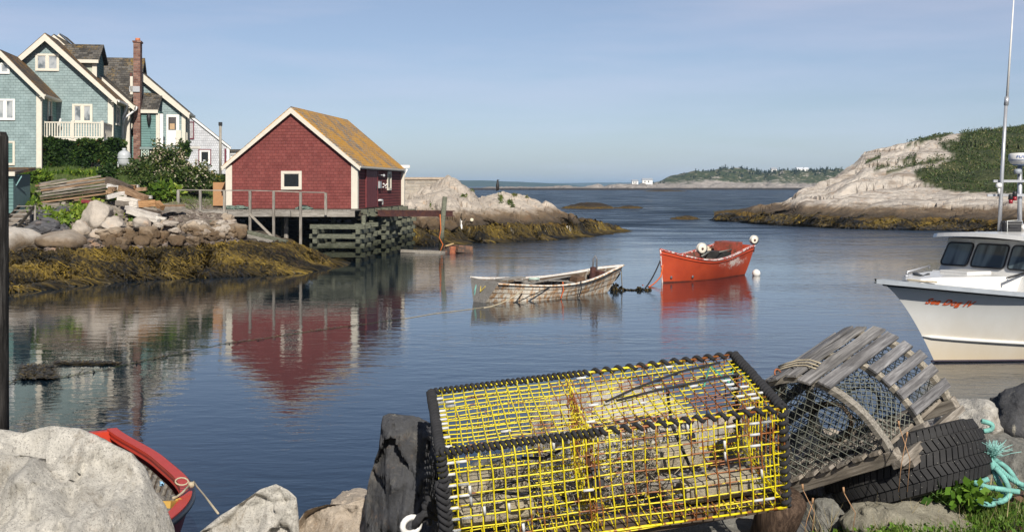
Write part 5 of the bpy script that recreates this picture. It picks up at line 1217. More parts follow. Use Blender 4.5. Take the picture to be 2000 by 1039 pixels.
def rope(name, pts_, r, mat, label, sag=0, n=8, cat='rope', segs=12):
    P = []
    pts_ = [Vector(p) for p in pts_]
    for a, b in zip(pts_, pts_[1:]):
        for i in range(segs): t = i/segs; P.append(a.lerp(b, t)-Vector((0, 0, sag*4*t*(1-t))))
    P.append(pts_[-1]); return tag(MB().tube(P, r, n).build(name, mat), label, cat)
rope('rope', [wb(1.0, -1.0, .45), gp(945, 601, .0)], .022, R_TAN, 'tan mooring rope running from the side of the white boat down to the water', .12)
rope('rope', [wb(2.6, -1.0, .62), wb(1.2, -1.03, .2), wb(.6, -.9, .0)], .018, R_BLK, 'dark rope hanging along the side of the white boat', .03)
rope('rope', [wb(.0, .35, .62), wb(-.12, .3, .4), wb(-.1, .36, -.1)], .025, R_TEAL, 'teal line hanging over the transom of the white boat')
rope('rope', [wb(.0, .1, .62), wb(-.12, .0, .35), wb(-.05, -.2, .55)], .018, plain('yellow_line', (.55, .42, .08)), 'short yellow line looped over the grey transom')
for k, x_ in enumerate((2.75, 3.6)): rope('rope', [wb(x_, -1.03, .62), wb(x_+.05, -1.0, .3), wb(x_, -.92, .02)], .02, R_ORG if k == 0 else R_BLK, ('orange line hanging on the near side of the white boat', 'short black line hanging on the near side of the white boat')[k])
rope('floating_rope', [gp(945, 600, .01), gp(900, 606, .01), gp(850, 612, .01), gp(790, 622, .01)], .008, R_TAN, 'floating tan rope stretching left from the white boat', cat='rope')

# ---- red boat
WB_.rotation_euler.x = radians(5)
T = RB_ = thing('wooden_fishing_boat', 'small red wooden fishing boat with flaking paint and two white hauler wheels', 'fishing boat', (10.15, 55.8, 0), radians(-127.6))
H = Hull(6.75, lambda t: 1.37-.45*sin(pi*min(1, t*.80))**1.2+.28*max(0, (t-.55)/.45)**1.5, lambda f: 1.06*(.3+.7*f**.5), 3.6, lambda f: 2.3, lambda f: .35*(1-f), -.35, lambda t: .84+.16*sm(0, .45, t), .25)
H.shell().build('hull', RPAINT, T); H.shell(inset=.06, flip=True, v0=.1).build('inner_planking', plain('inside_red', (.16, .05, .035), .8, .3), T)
H.cap(.08, .03, .06, z=.02).build('gunwale', RAILP, T); H.line(.9, .03, off=.005).build('rub_rail', RPAINT, T); H.transom(.06).build('transom', RPAINT, T)
MB().tube([H.P(1, v/6, 1, -.02)+Vector((.03, 0, 0)) for v in range(7)], .035, 8).build('stem', RAILP, T)
H.floor(.2).build('floorboards', DARKIN, T); H.rib_parts(T, 13, .05, .065, DARKIN)
o = MB(); vs = []
for i in range(9): t = lerp(.72, 1, i/8); a = H.P(t, 1, 1, .02); vs += [a+Vector((0, 0, -.0)), Vector((a.x, -a.y, a.z))]
o.add(vs, [(2*i, 2*i+2, 2*i+3, 2*i+1) for i in range(8)]).build('foredeck', RPAINT, T)
MB().bb(.35, 1.3, -.45, .45, .3, 1.5).build('engine_box', plain('engine_red', (.3, .06, .035), .6, .3, dirt=(.08, .05, .03)), T)
MB().bb(1.5, 2.3, -.3, .5, .3, 1.12).build('engine', plain('oily_engine', (.035, .035, .032), .5, .4), T)
MB().lathe([(.2, 0), (.2, .35), (.12, .36), (.12, .45)], 14, (1.9, -.5, .85)).build('bucket', plain('cream_bucket', (.5, .42, .3)), T)
for x_, w_ in ((2.7, .3), (3.9, .3)): thwart(H, T, x_, .85, w_, DARKIN)
MB().tube([(2.4, -.5, .5), (3.0, .2, 1.15), (3.8, .3, 1.0)], .04).tube([(1.2, .4, 1.2), (2.6, .5, 1.15)], .03).build('pipes', plain('dull_pipe', (.14, .15, .13)), T)
rb = lambda x, y, z: Vector((10.15, 55.8, 0))+Matrix.Rotation(radians(-127.6), 3, 'Z') @ Vector((x, y, z))
WH = plain('wheel_white', (.6, .58, .52), .5, .06); inv = Matrix.Rotation(radians(127.6), 4, 'Z')
for (px, py, Y, r) in ((1368, 485, 52.9, .25), (1469.5, 467, 55.6, .215)):
    p = pt(px, py, Y)-Vector((10.15, 55.8, 0)); p = (inv.to_3x3() @ p)
    M = Matrix.Translation(p) @ inv @ Matrix.Rotation(radians(90), 4, 'X') @ Matrix.Rotation(radians(18), 4, 'Y')
    w = MB().lathe([(r, -.05), (r, -.02), (r-.03, 0), (r-.03, .03), (r, .05)], 28, M=M).build('hauler_wheel', WH, T)
    MB().lathe([(r-.05, .05), (r-.06, .065), (.1, .07)], 24, M=M).build('rim', plain('wheel_face', (.7, .66, .55), .5), w)
    MB().lathe([(.055, .05), (.05, .1), (.02, .11)], 12, M=M).build('hub', STEEL, w)
    MB().beam(p, p+Vector((0, 0, -.55)), .07, .07).build('wheel_bracket', STEEL, T)
for x_ in (6.1, 5.0): 
    q_ = H.at(x_, .22, 1, .0); MB().lathe([(.07, 0), (.06, .03)], 12, M=Matrix.Translation(q_) @ Matrix.Rotation(-pi/2, 4, 'X')).build('drain_fitting', plain('grey_fitting', (.12, .12, .13)), T)
tag(MB().lathe([(.06, -.17), (.15, -.1), (.19, .02), (.15, .13), (.06, .19), (.03, .2)], 18).build('mooring_buoy', plain('buoy_white', (.75, .73, .68), .4)), 'white round mooring buoy floating at the stern of the red boat', 'buoy').location = wp(1477, 54.8, .08)
RB_.rotation_euler.x = radians(-3)
# moorings and the weeded float between the boats
q = gp(1236, 566, .02)
rope('rope', [rb(6.62, 0, .95), q+Vector((.5, .2, .05))], .03, R_BLK, 'dark mooring rope from the bow of the red boat to the weedy ropes', .1)
rope('rope', [rb(6.6, .1, .75), rb(6.95, .2, .3), gp(1268, 560, .02), gp(1255, 557, .0)], .028, R_ORG, 'orange mooring line hanging from the bow of the red boat', .05)
rope('rope', [wb(6.55, 0, 1.0), q+Vector((-.4, .1, .1))], .018, R_TAN, 'thin tan line from the bow of the white boat to the weedy ropes', .03)
rope('rope', [wb(6.4, -.1, .7), q+Vector((-.8, 0, .3)), q+Vector((-.5, 0, 0))], .03, R_BLK, 'dark looped line under the bow of the white boat', .05)
P = []; vs = []; fs = []; rn = []
for i in range(300):
    t = rnd.random(); c_ = q+Vector((lerp(-.9, .7, t), rnd.gauss(0, .1), .0+.2*rnd.random()*max(.15, .5+1.6*mn.noise(Vector((t*3, 0, 0)))))); l = rnd.uniform(.1, .3); a = rnd.random()*6.3
    d = Vector((cos(a)*.5, sin(a)*.5, -.6)); w = Vector((-sin(a), cos(a), 0))*.025; b = len(vs); vs += [c_-w, c_+w, c_+w+d*l, c_-w+d*l]; fs.append((b, b+1, b+2, b+3)); rn.append(rnd.random()*.45)
tag(MB().add(vs, fs).build('weeded_float', KELP, rn=rn), 'dark tangle of seaweed grown ropes floating between the two boats', 'seaweed')
# weedy rope across the cove
P = [gp(x_, y_, .01) for x_, y_ in ((14, 752), (40, 735), (70, 733), (110, 738), (200, 722), (300, 700), (372, 686), (430, 672), (520, 660), (610, 646), (700, 634), (790, 622))]
tag(MB().tube(P, .005, 6).build('floating_rope', ROPE('weedy_rope', (.06, .08, .03))), 'long weed grown rope floating across the cove in front of the shed reflection', 'rope')
vs = []; fs = []; rn = []
def mat_weed(n, f):
    for i in range(n):
        c_ = f(); l = rnd.uniform(.06, .22); a = rnd.random()*6.3; d = Vector((cos(a), sin(a), rnd.uniform(-.1, .25))); w = Vector((-sin(a), cos(a), 0))*.02; b = len(vs)
        vs.extend([c_-w, c_+w, c_+w*.5+d*l, c_-w*.5+d*l]); fs.append((b, b+1, b+2, b+3)); rn.append(max(0, min(1, rnd.gauss(.35, .2))))
def onrope():
    k = rnd.choice((0, 1, 2, 3, 4, 4, 5, 5, 7, 8, 9)); return P[k].lerp(P[k+1], rnd.random())+Vector((rnd.gauss(0, .05), rnd.gauss(0, .05), .015))
mat_weed(260, onrope)
def tri():
    u = rnd.random(); x_ = lerp(42, 104, u); return gp(x_, rnd.uniform(712, 738), .02+.05*rnd.random())
mat_weed(1700, tri)
mat_weed(900, lambda: gp(lerp(105, 235, rnd.random()), 709+rnd.gauss(0, 1.5), .015))
tag(MB().add(vs, fs).build('floating_seaweed', KELP, rn=rn), kind='stuff')

# ---- lobster boat
WG = N('white_gelcoat', .25, spec=.5); WG = WG.out(WG.ramp(WG.noise(WG.obj, 2.5, 4), [(.3, (.62, .61, .58)), (.7, (.7, .69, .66))]))
m = N('hull_gelcoat', .22, spec=.5); z = m.sep(m.obj)[2]; n_ = m.noise(m.map(m.obj, (1, 1, .4)), 1.5, 5, .6)
m.out(m.mix(m.step(m.ma('ADD', z, m.ma('MULTIPLY', n_, .5)), 1.35, .2), m.ramp(n_, [(.3, (.7, .7, .67)), (.7, (.77, .77, .74))]), (.6, .5, .35))); HULLM = m.m
GREYDECK = plain('grey_rail', (.3, .33, .36), .6, .1); RUB = plain('black_rubber', (.012, .013, .016), .35)
ax, ay = .9, .43; nrm_ = sqrt(ax*ax+ay*ay); ax, ay = ax/nrm_, ay/nrm_; LB_ = 11.5
bow = Vector((8.05, 27.15)); org = (bow.x+ax*LB_, bow.y+ay*LB_, 0)
T = thing('lobster_boat', 'white lobster boat with cream stained hull, wheelhouse and tall antenna at the right edge', 'lobster boat', org, atan2(-ay, -ax))
ZS = lambda t: 1.9-1.25*(1-t)+.35*(1-t)**2
H = Hull(LB_, ZS, lambda f: 1.6+.26*f, 5.2, lambda f: 1.2+.85*f**1.3, lambda f: 1.72*min(1, (1-f)/.78)**.64, -.55, lambda t: 1)
H.shell(70, 24).build('hull', HULLM, T)
H.line(.965, .034, off=.012, nS=70, n=10).build('rub_rail', RUB, T)
H.cap(.2, .035, .1, 70, .045).build('rail_cap', GREYDECK, T)
q = H.P(1, 1, 1)
if False: MB().tube([q+Vector((-.12, .16, .02)), q+Vector((.0, .09, .02)), q+Vector((.0, -.09, .02)), q+Vector((-.12, -.16, .02))], .04, 8).build('stem_bumper', plain('stem_dark', (.05, .03, .035)), T)
o = MB(); vs = []
for i in range(31): t = i/30; a = H.P(t, 1, 1, .1); vs += [a-Vector((0, 0, .03)), Vector((a.x, 0, a.z+.03)), Vector((a.x, -a.y, a.z-.03))]
fs = []
for i in range(30): fs += [(3*i, 3*i+3, 3*i+4, 3*i+1), (3*i+1, 3*i+4, 3*i+5, 3*i+2)]
o.add(vs, fs, True).build('deck', WG, T)
# spray strake
Ps = []
for i in range(40):
    x_ = lerp(LB_-1.3, 1, i/39); z_ = lerp(.62, .05, (i/39)**.8); Ps.append(H.at(x_, z_, 1, .015))
MB().tube(Ps, [.012]+[.04]*39, 8).build('spray_strake', WG, T)
Ps = [H.at(lerp(LB_-1.6, 1, i/39), .03, 1, .006) for i in range(40)]; MB().tube(Ps, .025, 6).build('boot_stripe', plain('boot', (.03, .02, .035)), T)
# trunk cabin, hatch, wheelhouse
xa = lambda d: LB_-d
def loftbox(secs):      # [(x, halfwidth, z0, z1)]
    o = MB(); vs = []
    for x_, w_, z0, z1 in secs: vs += [(x_, -w_, z0), (x_, -w_*.96, z1), (x_, w_*.96, z1), (x_, w_, z0)]
    n = len(secs); fs = [(4*i+k, 4*(i+1)+k, 4*(i+1)+(k+1) % 4, 4*i+(k+1) % 4) for i in range(n-1) for k in range(3)]
    fs += [(0, 1, 2, 3), (4*n-1, 4*n-2, 4*n-3, 4*n-4)]; return o.add(vs, fs)
loftbox([(xa(1.0), .3, 1.7, 1.93), (xa(1.4), .55, 1.66, 1.97), (xa(2.4), .95, 1.55, 1.98), (xa(3.5), 1.2, 1.4, 1.98)]).build('trunk_cabin', WG, T, bevel=.04)
hb = MB().box((xa(2.75), -.1, 2.0), (.75, .85, .09)).build('hatch', WG, T, bevel=.02)
zr = 2.74; wb_, wt_ = 1.58, 1.46; xb, xt = xa(3.15), xa(3.6)
wh = MB(); z0w = 1.75
wh.add([(xb+.1, -wb_*.9, 1.45), (xb+.1, wb_*.9, 1.45), (xt, wt_, zr), (xt, -wt_, zr), (xa(6.4), -wb_*.9, 1.05), (xa(6.4), wb_*.9, 1.05), (xa(6.4), wt_, zr), (xa(6.4), -wt_, zr)], [(0, 1, 2, 3), (1, 5, 6, 2), (4, 0, 3, 7), (5, 4, 7, 6)])
wh.build('wheelhouse', WG, T)
MB().add([(xa(3.05), -wb_-.05, 1.6), (xa(3.05), wb_+.05, 1.6), (xa(3.22), wb_+.02, 1.95), (xa(3.22), -wb_-.02, 1.95), (xa(3.6), -wb_-.05, 1.6), (xa(3.6), wb_+.05, 1.6)], [(0, 1, 2, 3), (1, 5, 2), (4, 0, 3)]).build('dash_coaming', WG, T)
GL = N('boat_window', .05, spec=.9); GL = GL.out(GL.ramp(GL.noise(GL.map(GL.obj, (1, 3.5, .3)), 1.3, 1), [(.42, (.03, .04, .045)), (.5, (.1, .13, .14)), (.62, (.14, .18, .19))]))
def wpt(y, z, off): k = (z-z0w)/(zr-z0w); return Vector((lerp(xb, xt, k)+off, y*lerp(1, wt_/wb_, k), z))
for a, b in ((-1.48, -.62), (-.51, .51), (.62, 1.48)):
    r = .09; c8 = []
    for (cy, cz, a0) in ((b-r, 2.63-r, 0), (a+r, 2.63-r, 90), (a+r, 2.1+r, 180), (b-r, 2.1+r, 270)):
        for q_ in range(4): t = radians(a0+q_*30); c8.append((cy+r*cos(t), cz+r*sin(t)))
    vs = [wpt(y_, z_, .012) for y_, z_ in c8]; w = MB().add(vs, [tuple(range(16))]).build('window', GL, T)
    MB().tube([wpt(y_, z_, .015) for y_, z_ in c8], .022, 6, closed=True).build('gasket', RUB, w)
for sd in (1, -1):
    for a, b in ((3.85, 4.5), (4.6, 5.3)):
        w = MB().bb(xa(b), xa(a), min(sd*1.53, sd*1.555), max(sd*1.53, sd*1.555), 2.08, 2.6).build('window', GL, T)
# roof
o = MB(); vs = []; NR = 12
for i in range(NR+1):
    t = i/NR*2-1; y_ = t*1.66; c_ = .08*(1-t*t); xf = xa(3.28)+.28*(1-t*t)**.5*1.0
    vs += [(xf, y_, zr+c_), (xf-.04, y_, zr+.09+c_), (xa(6.8), y_, zr+.09+c_), (xa(6.8), y_, zr+c_)]
fs = [(4*i+k, 4*(i+1)+k, 4*(i+1)+(k+1) % 4, 4*i+(k+1) % 4) for i in range(NR) for k in range(4)]+[(0, 1, 2, 3), (4*NR+3, 4*NR+2, 4*NR+1, 4*NR)]
o.add(vs, fs).build('wheelhouse_roof', WG, T)
RZ = Matrix.Rotation(-atan2(-ay, -ax), 3, 'Z'); loc = lambda px, py, Y: RZ @ (pt(px, py, Y)-Vector(org))
SIL_ = plain('aluminium', (.45, .46, .48), .35, .05, metal=.4)
def bar(name, p, q, r, mat, n=10): return MB().tube([loc(*p), loc(*q)], r, n).build(name, mat, T)
a1 = MB().tube([loc(1951.5, 458, 29.4), loc(1957, 340, 29.4), loc(1965, 205, 29.4)], [.045, .045, .04], 10).build('antenna', SIL_, T)
MB().tube([loc(1965, 206, 29.4), loc(1967, 190, 29.4)], .055, 10).build('ferrule', SIL_, a1); MB().tube([loc(1967, 190, 29.4), loc(1982, -30, 29.4)], [.032, .012], 8).build('whip', WHITE, a1)
ms = bar('mast', (1991.5, 460, 29.6), (1992, 322, 29.6), .055, SIL_); MB().lathe([(.09, 0), (.09, .1), (.06, .12)], 14, loc(1988, 340, 29.5)).build('lamp', GREYDECK, ms)
for py, x0, x1 in ((354, 1940, 2030), (381.5, 1928, 2030)): MB().beam(loc(x0, py, 29.5), loc(x1, py, 29.5), .05, .06).build('crossbar', SIL_, T)
c_ = loc(1999, 312, 29.6)
rd = MB().lathe([(.22, -.14), (.3, -.08), (.345, .0), (.345, .02), (.335, .12), (.3, .15), (.1, .165)], 36, c_).build('radar_dome', WHITE, T)
MB().lathe([(.2, -.145), (.24, -.13), (.335, -.02), (.347, -.012)], 36, c_).build('dome_base', plain('radar_blue', (.06, .15, .35), .4), rd)
MB().tube([loc(1951, 379, 29.3), loc(1951, 366, 29.3)], .03).lathe([(.05, 0), (.075, .03), (.07, .09), (.03, .12)], 14, loc(1951, 367, 29.3)).build('gps_antenna', WHITE, T)
for px, py in ((1974, 385), (1982, 379)):
    q_ = loc(px, py+5, 29.3); l = MB().lathe([(.05, -.1), (.05, 0)], 12, q_).build('lantern', plain('lantern_red', (.25, .01, .02), .3), T); MB().lathe([(.055, 0), (.055, .1), (.03, .13)], 12, q_).build('lantern_cap', BLACK, l)
bar('brace', (1990, 432, 29.5), (1986, 458, 29.2), .04, SIL_); bar('brace', (1994, 432, 29.5), (1999, 458, 29.8), .04, SIL_)
MB().tube([loc(1996, 447, 29.2), loc(2004, 440, 29.3), loc(2010, 452, 29.3)], .07, 10).build('horn', WHITE, T)
bar('roof_rail', (1862, 458, 30.2), (1920, 452.5, 30.6), .022, SIL_); bar('grab_rail', (1772, 531, 28.3), (1816, 519, 29.2), .022, SIL_); bar('grab_rail', (1967, 543, 27.2), (2010, 531, 27.6), .025, BLACK)
for p, q_ in (((1863, 458, 30.2), (1863, 464, 30.2)), ((1772, 531, 28.3), (1772, 537, 28.3)), ((1815, 519, 29.2), (1815, 524, 29.2)), ((1968, 543, 27.2), (1968, 548, 27.2))): bar('rail_stanchion', p, q_, .018, SIL_)
cl = MB().box(loc(1771, 543.5, 27.6), (.16, .1, .06)).tube([loc(1767, 539, 27.6), loc(1775, 539, 27.6)], .03, 8).build('bow_cleat', SIL_, T)
MB().tube([loc(1772, 546, 27.3), loc(1800, 549, 27.3), loc(1830, 551, 27.2)], .016, 6).build('anchor_line', R_TAN, T)
gm = plain('dark_grate', (.05, .055, .06), .6, .2)
MB().add([loc(1787, 547, 27.5), loc(1850, 549, 27.4), loc(1836, 541, 28.1), loc(1800, 540, 28.0)], [(0, 1, 2, 3)]).beam(loc(1786, 534, 28), loc(1802, 541, 27.7), .1, .05).beam(loc(1802, 541, 27.8), loc(1814, 535, 28), .05, .04).build('anchor_grate', gm, T)
# name on the bow and on the radar
def textmesh(body, size, shear=0, offset=0, space=1.0):
    c = bpy.data.curves.new('t', 'FONT'); c.body = body; c.size = size; c.shear = shear; c.offset = offset; c.space_character = space; c.resolution_u = 4
    o = bpy.data.objects.new('t', c); COL.objects.link(o); bpy.context.view_layer.update()
    me = bpy.data.meshes.new_from_object(o.evaluated_get(bpy.context.evaluated_depsgraph_get())); bpy.data.objects.remove(o)
    v = [tuple(q.co) for q in me.vertices]; f = [tuple(p.vertices) for p in me.polygons]; return v, f
v_, f_ = textmesh('Sea Dog IV', .21, .3, .008, 1.08); wd_ = max(q[0] for q in v_)
s0 = None
x_ = xa(1.0)
# find the hull x where the name starts, by bearing
best = min(((abs((lambda w: 1000+w.x/w.y*F)(Vector(org)+Matrix.Rotation(atan2(-ay, -ax), 3, 'Z') @ H.at(xa(d/50), 1.42, 1))-1808), d/50) for d in range(10, 220)))
d0 = best[1]; TXT = plain('name_orange_red', (.8, .13, .03), .5, .1)
MB().add([H.at(xa(d0)-q[0]*.86, 1.38-.07*q[0]/wd_+q[1]*.86, 1, .014) for q in v_], [f for f in f_]).build('boat_name', TXT, T)
v_, f_ = textmesh('FURUNO', .115, .1, .001, 1.15); wd_ = max(q[0] for q in v_)
vs = []
vang = atan2(*( (RZ @ Vector((0, -1, 0))).yx))
for q in v_:
    a = vang+(q[0]-wd_/2)/.345-.12; vs.append((c_.x+.351*cos(a), c_.y+.351*sin(a), c_.z+.035+q[1]*.8))
MB().add(vs, f_).build('radar_lettering', plain('letter_blue', (.03, .12, .4), .5), rd)
tb = thing('tool_box', 'black lidded plastic box strapped on the wheelhouse roof beside the mast', 'box', Vector(org)+Matrix.Rotation(atan2(-ay, -ax), 3, 'Z') @ loc(1976, 457.5, 29.2), -.1)
bk = plain('black_plastic', (.02, .02, .022), .45); MB().box((0, 0, .13), (.36, .26, .26), taper=1.05).build('box_body', bk, tb, bevel=.015); MB().box((0, 0, .285), (.41, .3, .05)).build('lid', bk, tb, bevel=.012)
MB().bb(-.1, .1, -.16, -.13, .16, .22).build('latch', bk, tb); MB().tube([(-.15, -.17, 0), (-.15, -.17, .32), (.12, -.05, .33)], .01, 6).build('strap', R_WHT, tb)

# ---- red dinghy by the near rocks
T = thing('red_dinghy', 'bright red dinghy with black rubber edge lying behind the near boulder', 'dinghy', (-6.02, 16.45, 0), radians(-61.6))
H = Hull(5.5, lambda t: .68+.05*t**3, lambda f: .86*(.5+.5*f**.5), 2.6, lambda f: 2.4, lambda f: .35*(1-f), -.2, lambda t: .82+.18*sm(0, .4, t))
DR = plain('dinghy_red', (.5, .045, .02), .4, .08, dirt=(.28, .03, .02), dirtamt=.15); 
H.shell().build('hull', plain('dinghy_outer_red', (.28, .02, .018), .4, .1), T)
H.shell(inset=.1, flip=True, v0=.9).build('inner_rim', DR, T); H.shell(inset=.12, flip=True, v0=.1, v1=.86).build('inner_planking', DARKIN, T)
H.cap(.13, .0, .04, z=.02).build('gunwale', DR, T); H.line(.97, .035, off=.01, n=10).build('rubber_edge', RUB, T); H.transom(.12).build('transom', DR, T)
H.rib_parts(T, 18, .07, .13, GREYW, .2, .86); H.floor(.1, inset=.13).build('floorboards', GREYW, T)
for x_ in (1.2, 3.0): thwart(H, T, x_, .45, .3, GREYW, inset=.13)
MB().bb(4.0, 4.5, -.3, .3, .12, .5).build('bow_box', plain('brown_box', (.14, .09, .06), .8, .3), T)
db = lambda x, y, z: Vector((-6.02, 16.45, 0))+Matrix.Rotation(radians(-61.6), 3, 'Z') @ Vector((x, y, z))
tag(MB().beam(pt(325, 985, 12.6), pt(358, 982, 13.0), .09, .07).tube([pt(349, 984, 12.85), pt(350.5, 983.5, 12.9)], .062, 10).build('paddle', plain('paddle_wood', (.5, .3, .06))), 'yellow banded wooden paddle lying in the bow of the red dinghy', 'paddle')
K = pt(374, 946, 13.2)
P = [K]+[K+Vector((-.04-.07*(1-cos(a)), .02, .04*sin(a)+.03)) for a in [i*.55 for i in range(12)]]+[K]
P += [K+Vector((.02, .03, .03)), pt(385, 950, 13.0), pt(400, 968, 12.2), pt(426, 1002, 9.5)]
tag(MB().tube(P, .009, 7).tube([K+Vector((-.02, 0, 0)), pt(356, 962, 13.0), pt(345, 970, 12.9), pt(338, 972, 12.8)], .014, 6).lathe([(.03, -.03), (.04, 0), (.03, .03)], 8, K).build('painter_rope', R_TAN), 'thin tan painter rope knotted to the rim of the red dinghy', 'rope')
tag(MB().tube([pt(316+4*sin(i*2.1), 944+4*cos(i*1.7), 13.3) for i in range(12)], .012, 6).build('rope_scrap', plain('light_blue_line', (.3, .55, .75))), 'scrap of light blue line inside the red dinghy', 'rope')
# ================================================================ NEAR BANK
m = N('bank_soil', .95, spec=.15); n_ = m.noise(m.pos, 6, 8, .75); v_n = m.voro(m.pos, 38, out='Color')
BANK = m.out(m.mix(.5, m.ramp(n_, [(.3, (.035, .028, .02)), (.55, (.11, .09, .065)), (.75, (.22, .19, .15))]), v_n, 'SOFT_LIGHT'), m.bump(n_, .8, .03, m.bump(m.voro(m.pos, 38), .5, .012)))
C = []
for px, z1_, z2_ in ((-1400, 2.5, 2.4), (0, 2.45, 2.2), (600, 2.4, 2.0), (900, 2.45, 2.1), (1450, 2.5, 2.3), (1600, 2.62, 2.6), (1800, 2.72, 2.66), (2000, 2.74, 2.66), (3600, 2.8, 2.6)):
    C.append((px, [(.6, 2.4), (3.6, z1_-.05), (4.6, z1_), (5.4, z2_), (6.2, z2_-.5), (7.4, 1.0), (8.6, -.3), (9.5, -1.2)]))
ob, vsB = loft('bank', C, 260, 110, BANK, lambda X, Y, z: (X, Y, z+.05*mn.fractal(Vector((X*2.5, Y*2.5, 0)), 1, 2, 5)))
MB().add([(-8, -3, 2.38), (8, -3, 2.38), (1.3, .7, 2.38), (-1.3, .7, 2.38)], [(0, 1, 2, 3)]).build('path', BANK)['kind'] = 'structure'
NB = [bvh(ob)]
def nearrock(name, base, dark, speck, rust, lich=0, sc=1.0):
    m = N(name, .85, spec=.25); p = m.obj
    big = m.noise(p, 2.2*sc, 8, .65); fine = m.noise(p, 60*sc, 3, .7); mid = m.noise(p, 11*sc, 8, .75)
    c = m.ramp(mid, [(.3, tuple(b*.7 for b in base)), (.5, base), (.72, tuple(min(1, b*1.25) for b in base))])
    c = m.mix(m.ma('MULTIPLY', m.step(big, .5, .66), .55), c, tuple(b*.68 for b in base))
    c = m.mix(m.ma('MULTIPLY', m.step(m.noise(p, 5*sc, 8, .8), .57, .7), rust), c, (.36, .22, .11))
    vs_ = m.voro(p, 110*sc); c = m.mix(m.ma('MULTIPLY', m.step(vs_, .36, .1), speck), c, dark)
    c = m.mix(m.ma('MULTIPLY', m.step(m.noise(p, 26*sc, 5, .85), .56, .66), speck*.9), c, tuple(b*.38 for b in base)); c = m.mix(m.ma('MULTIPLY', m.step(m.noise(m.map(p, (1, 1, 1), (0, 0, 0), (5, 3, 1)), 17*sc, 6, .85), .56, .64), .6), c, tuple(min(.8, b*1.5) for b in base))
    c = m.mix(m.ma('MULTIPLY', m.step(m.noise(p, 75*sc, 2, .9), .6, .7), speck), c, tuple(d*1.6 for d in dark))
    c = m.mix(m.ma('MULTIPLY', m.step(m.noise(p, 3.2*sc, 9, .85), .53, .62), .55), c, tuple(b*k_ for b, k_ in zip(base, (.58, .52, .44)))); c = m.mix(m.ma('MULTIPLY', m.step(m.noise(p, 42*sc, 3, .8), .58, .66), speck*.8), c, tuple(b*.3 for b in base))
    if lich: c = m.mix(m.ma('MULTIPLY', m.step(m.noise(m.map(p, (2.2, 2.2, .5)), 5, 7, .75), .6, .68), lich), c, (.42, .39, .31)); c = m.mix(m.ma('MULTIPLY', m.step(m.noise(m.map(p, (3, 3, .9)), 2.4, 8, .8), .5, .62), lich*.8), c, (.13, .125, .115))
    return m.out(c, m.bump(mid, .9, .03/sc, m.bump(fine, .5, .003)))
GR1 = nearrock('near_granite', (.5, .475, .42), (.07, .065, .06), .6, .3)
GR2 = nearrock('near_granite_tan', (.45, .38, .3), (.08, .07, .06), .5, .55)
BAS = nearrock('near_black_rock', (.075, .076, .08), (.01, .01, .01), .2, .5, lich=.95)
GRG = nearrock('near_grey_rock', (.22, .215, .19), (.05, .05, .045), .4, .3, lich=.3)
def nrock(x0, x1, y0, y1, Y, mat, label, seed, d=None, rough=.2, facet=.7, sub=5, rot=(0, 0, 0), kx=1.12, kz=1.1, name='boulder'):
    w = (x1-x0)/F*Y/2; h = (y1-y0)/F*Y/2; p = pt((x0+x1)/2, (y0+y1)/2, Y)
    o = rock(name, p, (w*kx, (d or w*.8), h*kz), seed, mat, rot=rot, sub=sub, rough=rough, facet=facet, label=label, cat='boulder'); return o
def sculpt(name, prof, Y, depth, mat, label, seed, tilt=0.0, rough=.035, base=1180, n=80, lean=.35, ridge=None, fk=1.5):
    """boulder whose skyline follows prof [(px,py)...]; front face bellies out, back falls away"""
    vs = []; fs = []; x0, x1 = prof[0][0], prof[-1][0]; NJ = 54
    for i in range(n+1):
        px = lerp(x0, x1, i/n); py = interp(prof, px); e = sin(pi*min(1, max(0, i/n)))**.4
        Yc = Y+tilt*(i/n-.5)
        top = pt(px, py, Yc); X = top.x
        for j in range(NJ+1):
            t = j/NJ*1.6-1.0                    # -1 front foot .. 0 crest .. .6 back foot
            if t <= 0: y = Yc+t*depth*e*(.25+.75*abs(t)**lean) ; z = lerp(top.z, pt(px, base, Y).z, abs(t)**1.7)
            else: y = Yc+t*depth*e*1.1; z = lerp(top.z, top.z-1.3, (t/.6)**1.8)
            if ridge: z += ridge(px, t)
            q = Vector((X, y, z)); k = mn.fractal(q*1.7+Vector((seed, 0, 0)), 1, 2, 6); k2 = mn.fractal(q*5+Vector((seed, 0, 0)), .8, 2, 6)+.5*(1-abs(mn.fractal(q*2.3+Vector((seed, 4, 0)), 1, 2, 5))*5)
            f = min(1, abs(t)*3+.15)*min(1, 8*min(i, n-i)/n)
            ck = fk*(fct(q*2.0+Vector((seed, seed, 0)), .11, .02, .035, 14)+fct(q*5.0+Vector((seed, seed, 0)), .045, .01, .014, 9)+fct(q*12+Vector((seed, seed, 0)), .014, .003, .004, 9))
            vs.append((X+k*rough*.6, y-(k*rough*2.4+k2*rough*.6+ck)*f, z+(k*rough*.4+k2*rough*.35)*f))
    c_ = Vector(vs[(n//2)*(NJ+1)+NJ//2]); vs = [tuple(Vector(v)-c_) for v in vs]
    fs = [(i*(NJ+1)+j, (i+1)*(NJ+1)+j, (i+1)*(NJ+1)+j+1, i*(NJ+1)+j+1) for i in range(n) for j in range(NJ)]
    fs += [tuple(i for i in range(NJ, -1, -1)), tuple(n*(NJ+1)+i for i in range(NJ+1))]
    o = MB().add(vs, fs, True).build(name, mat); o.location = c_; return tag(o, label, 'boulder')
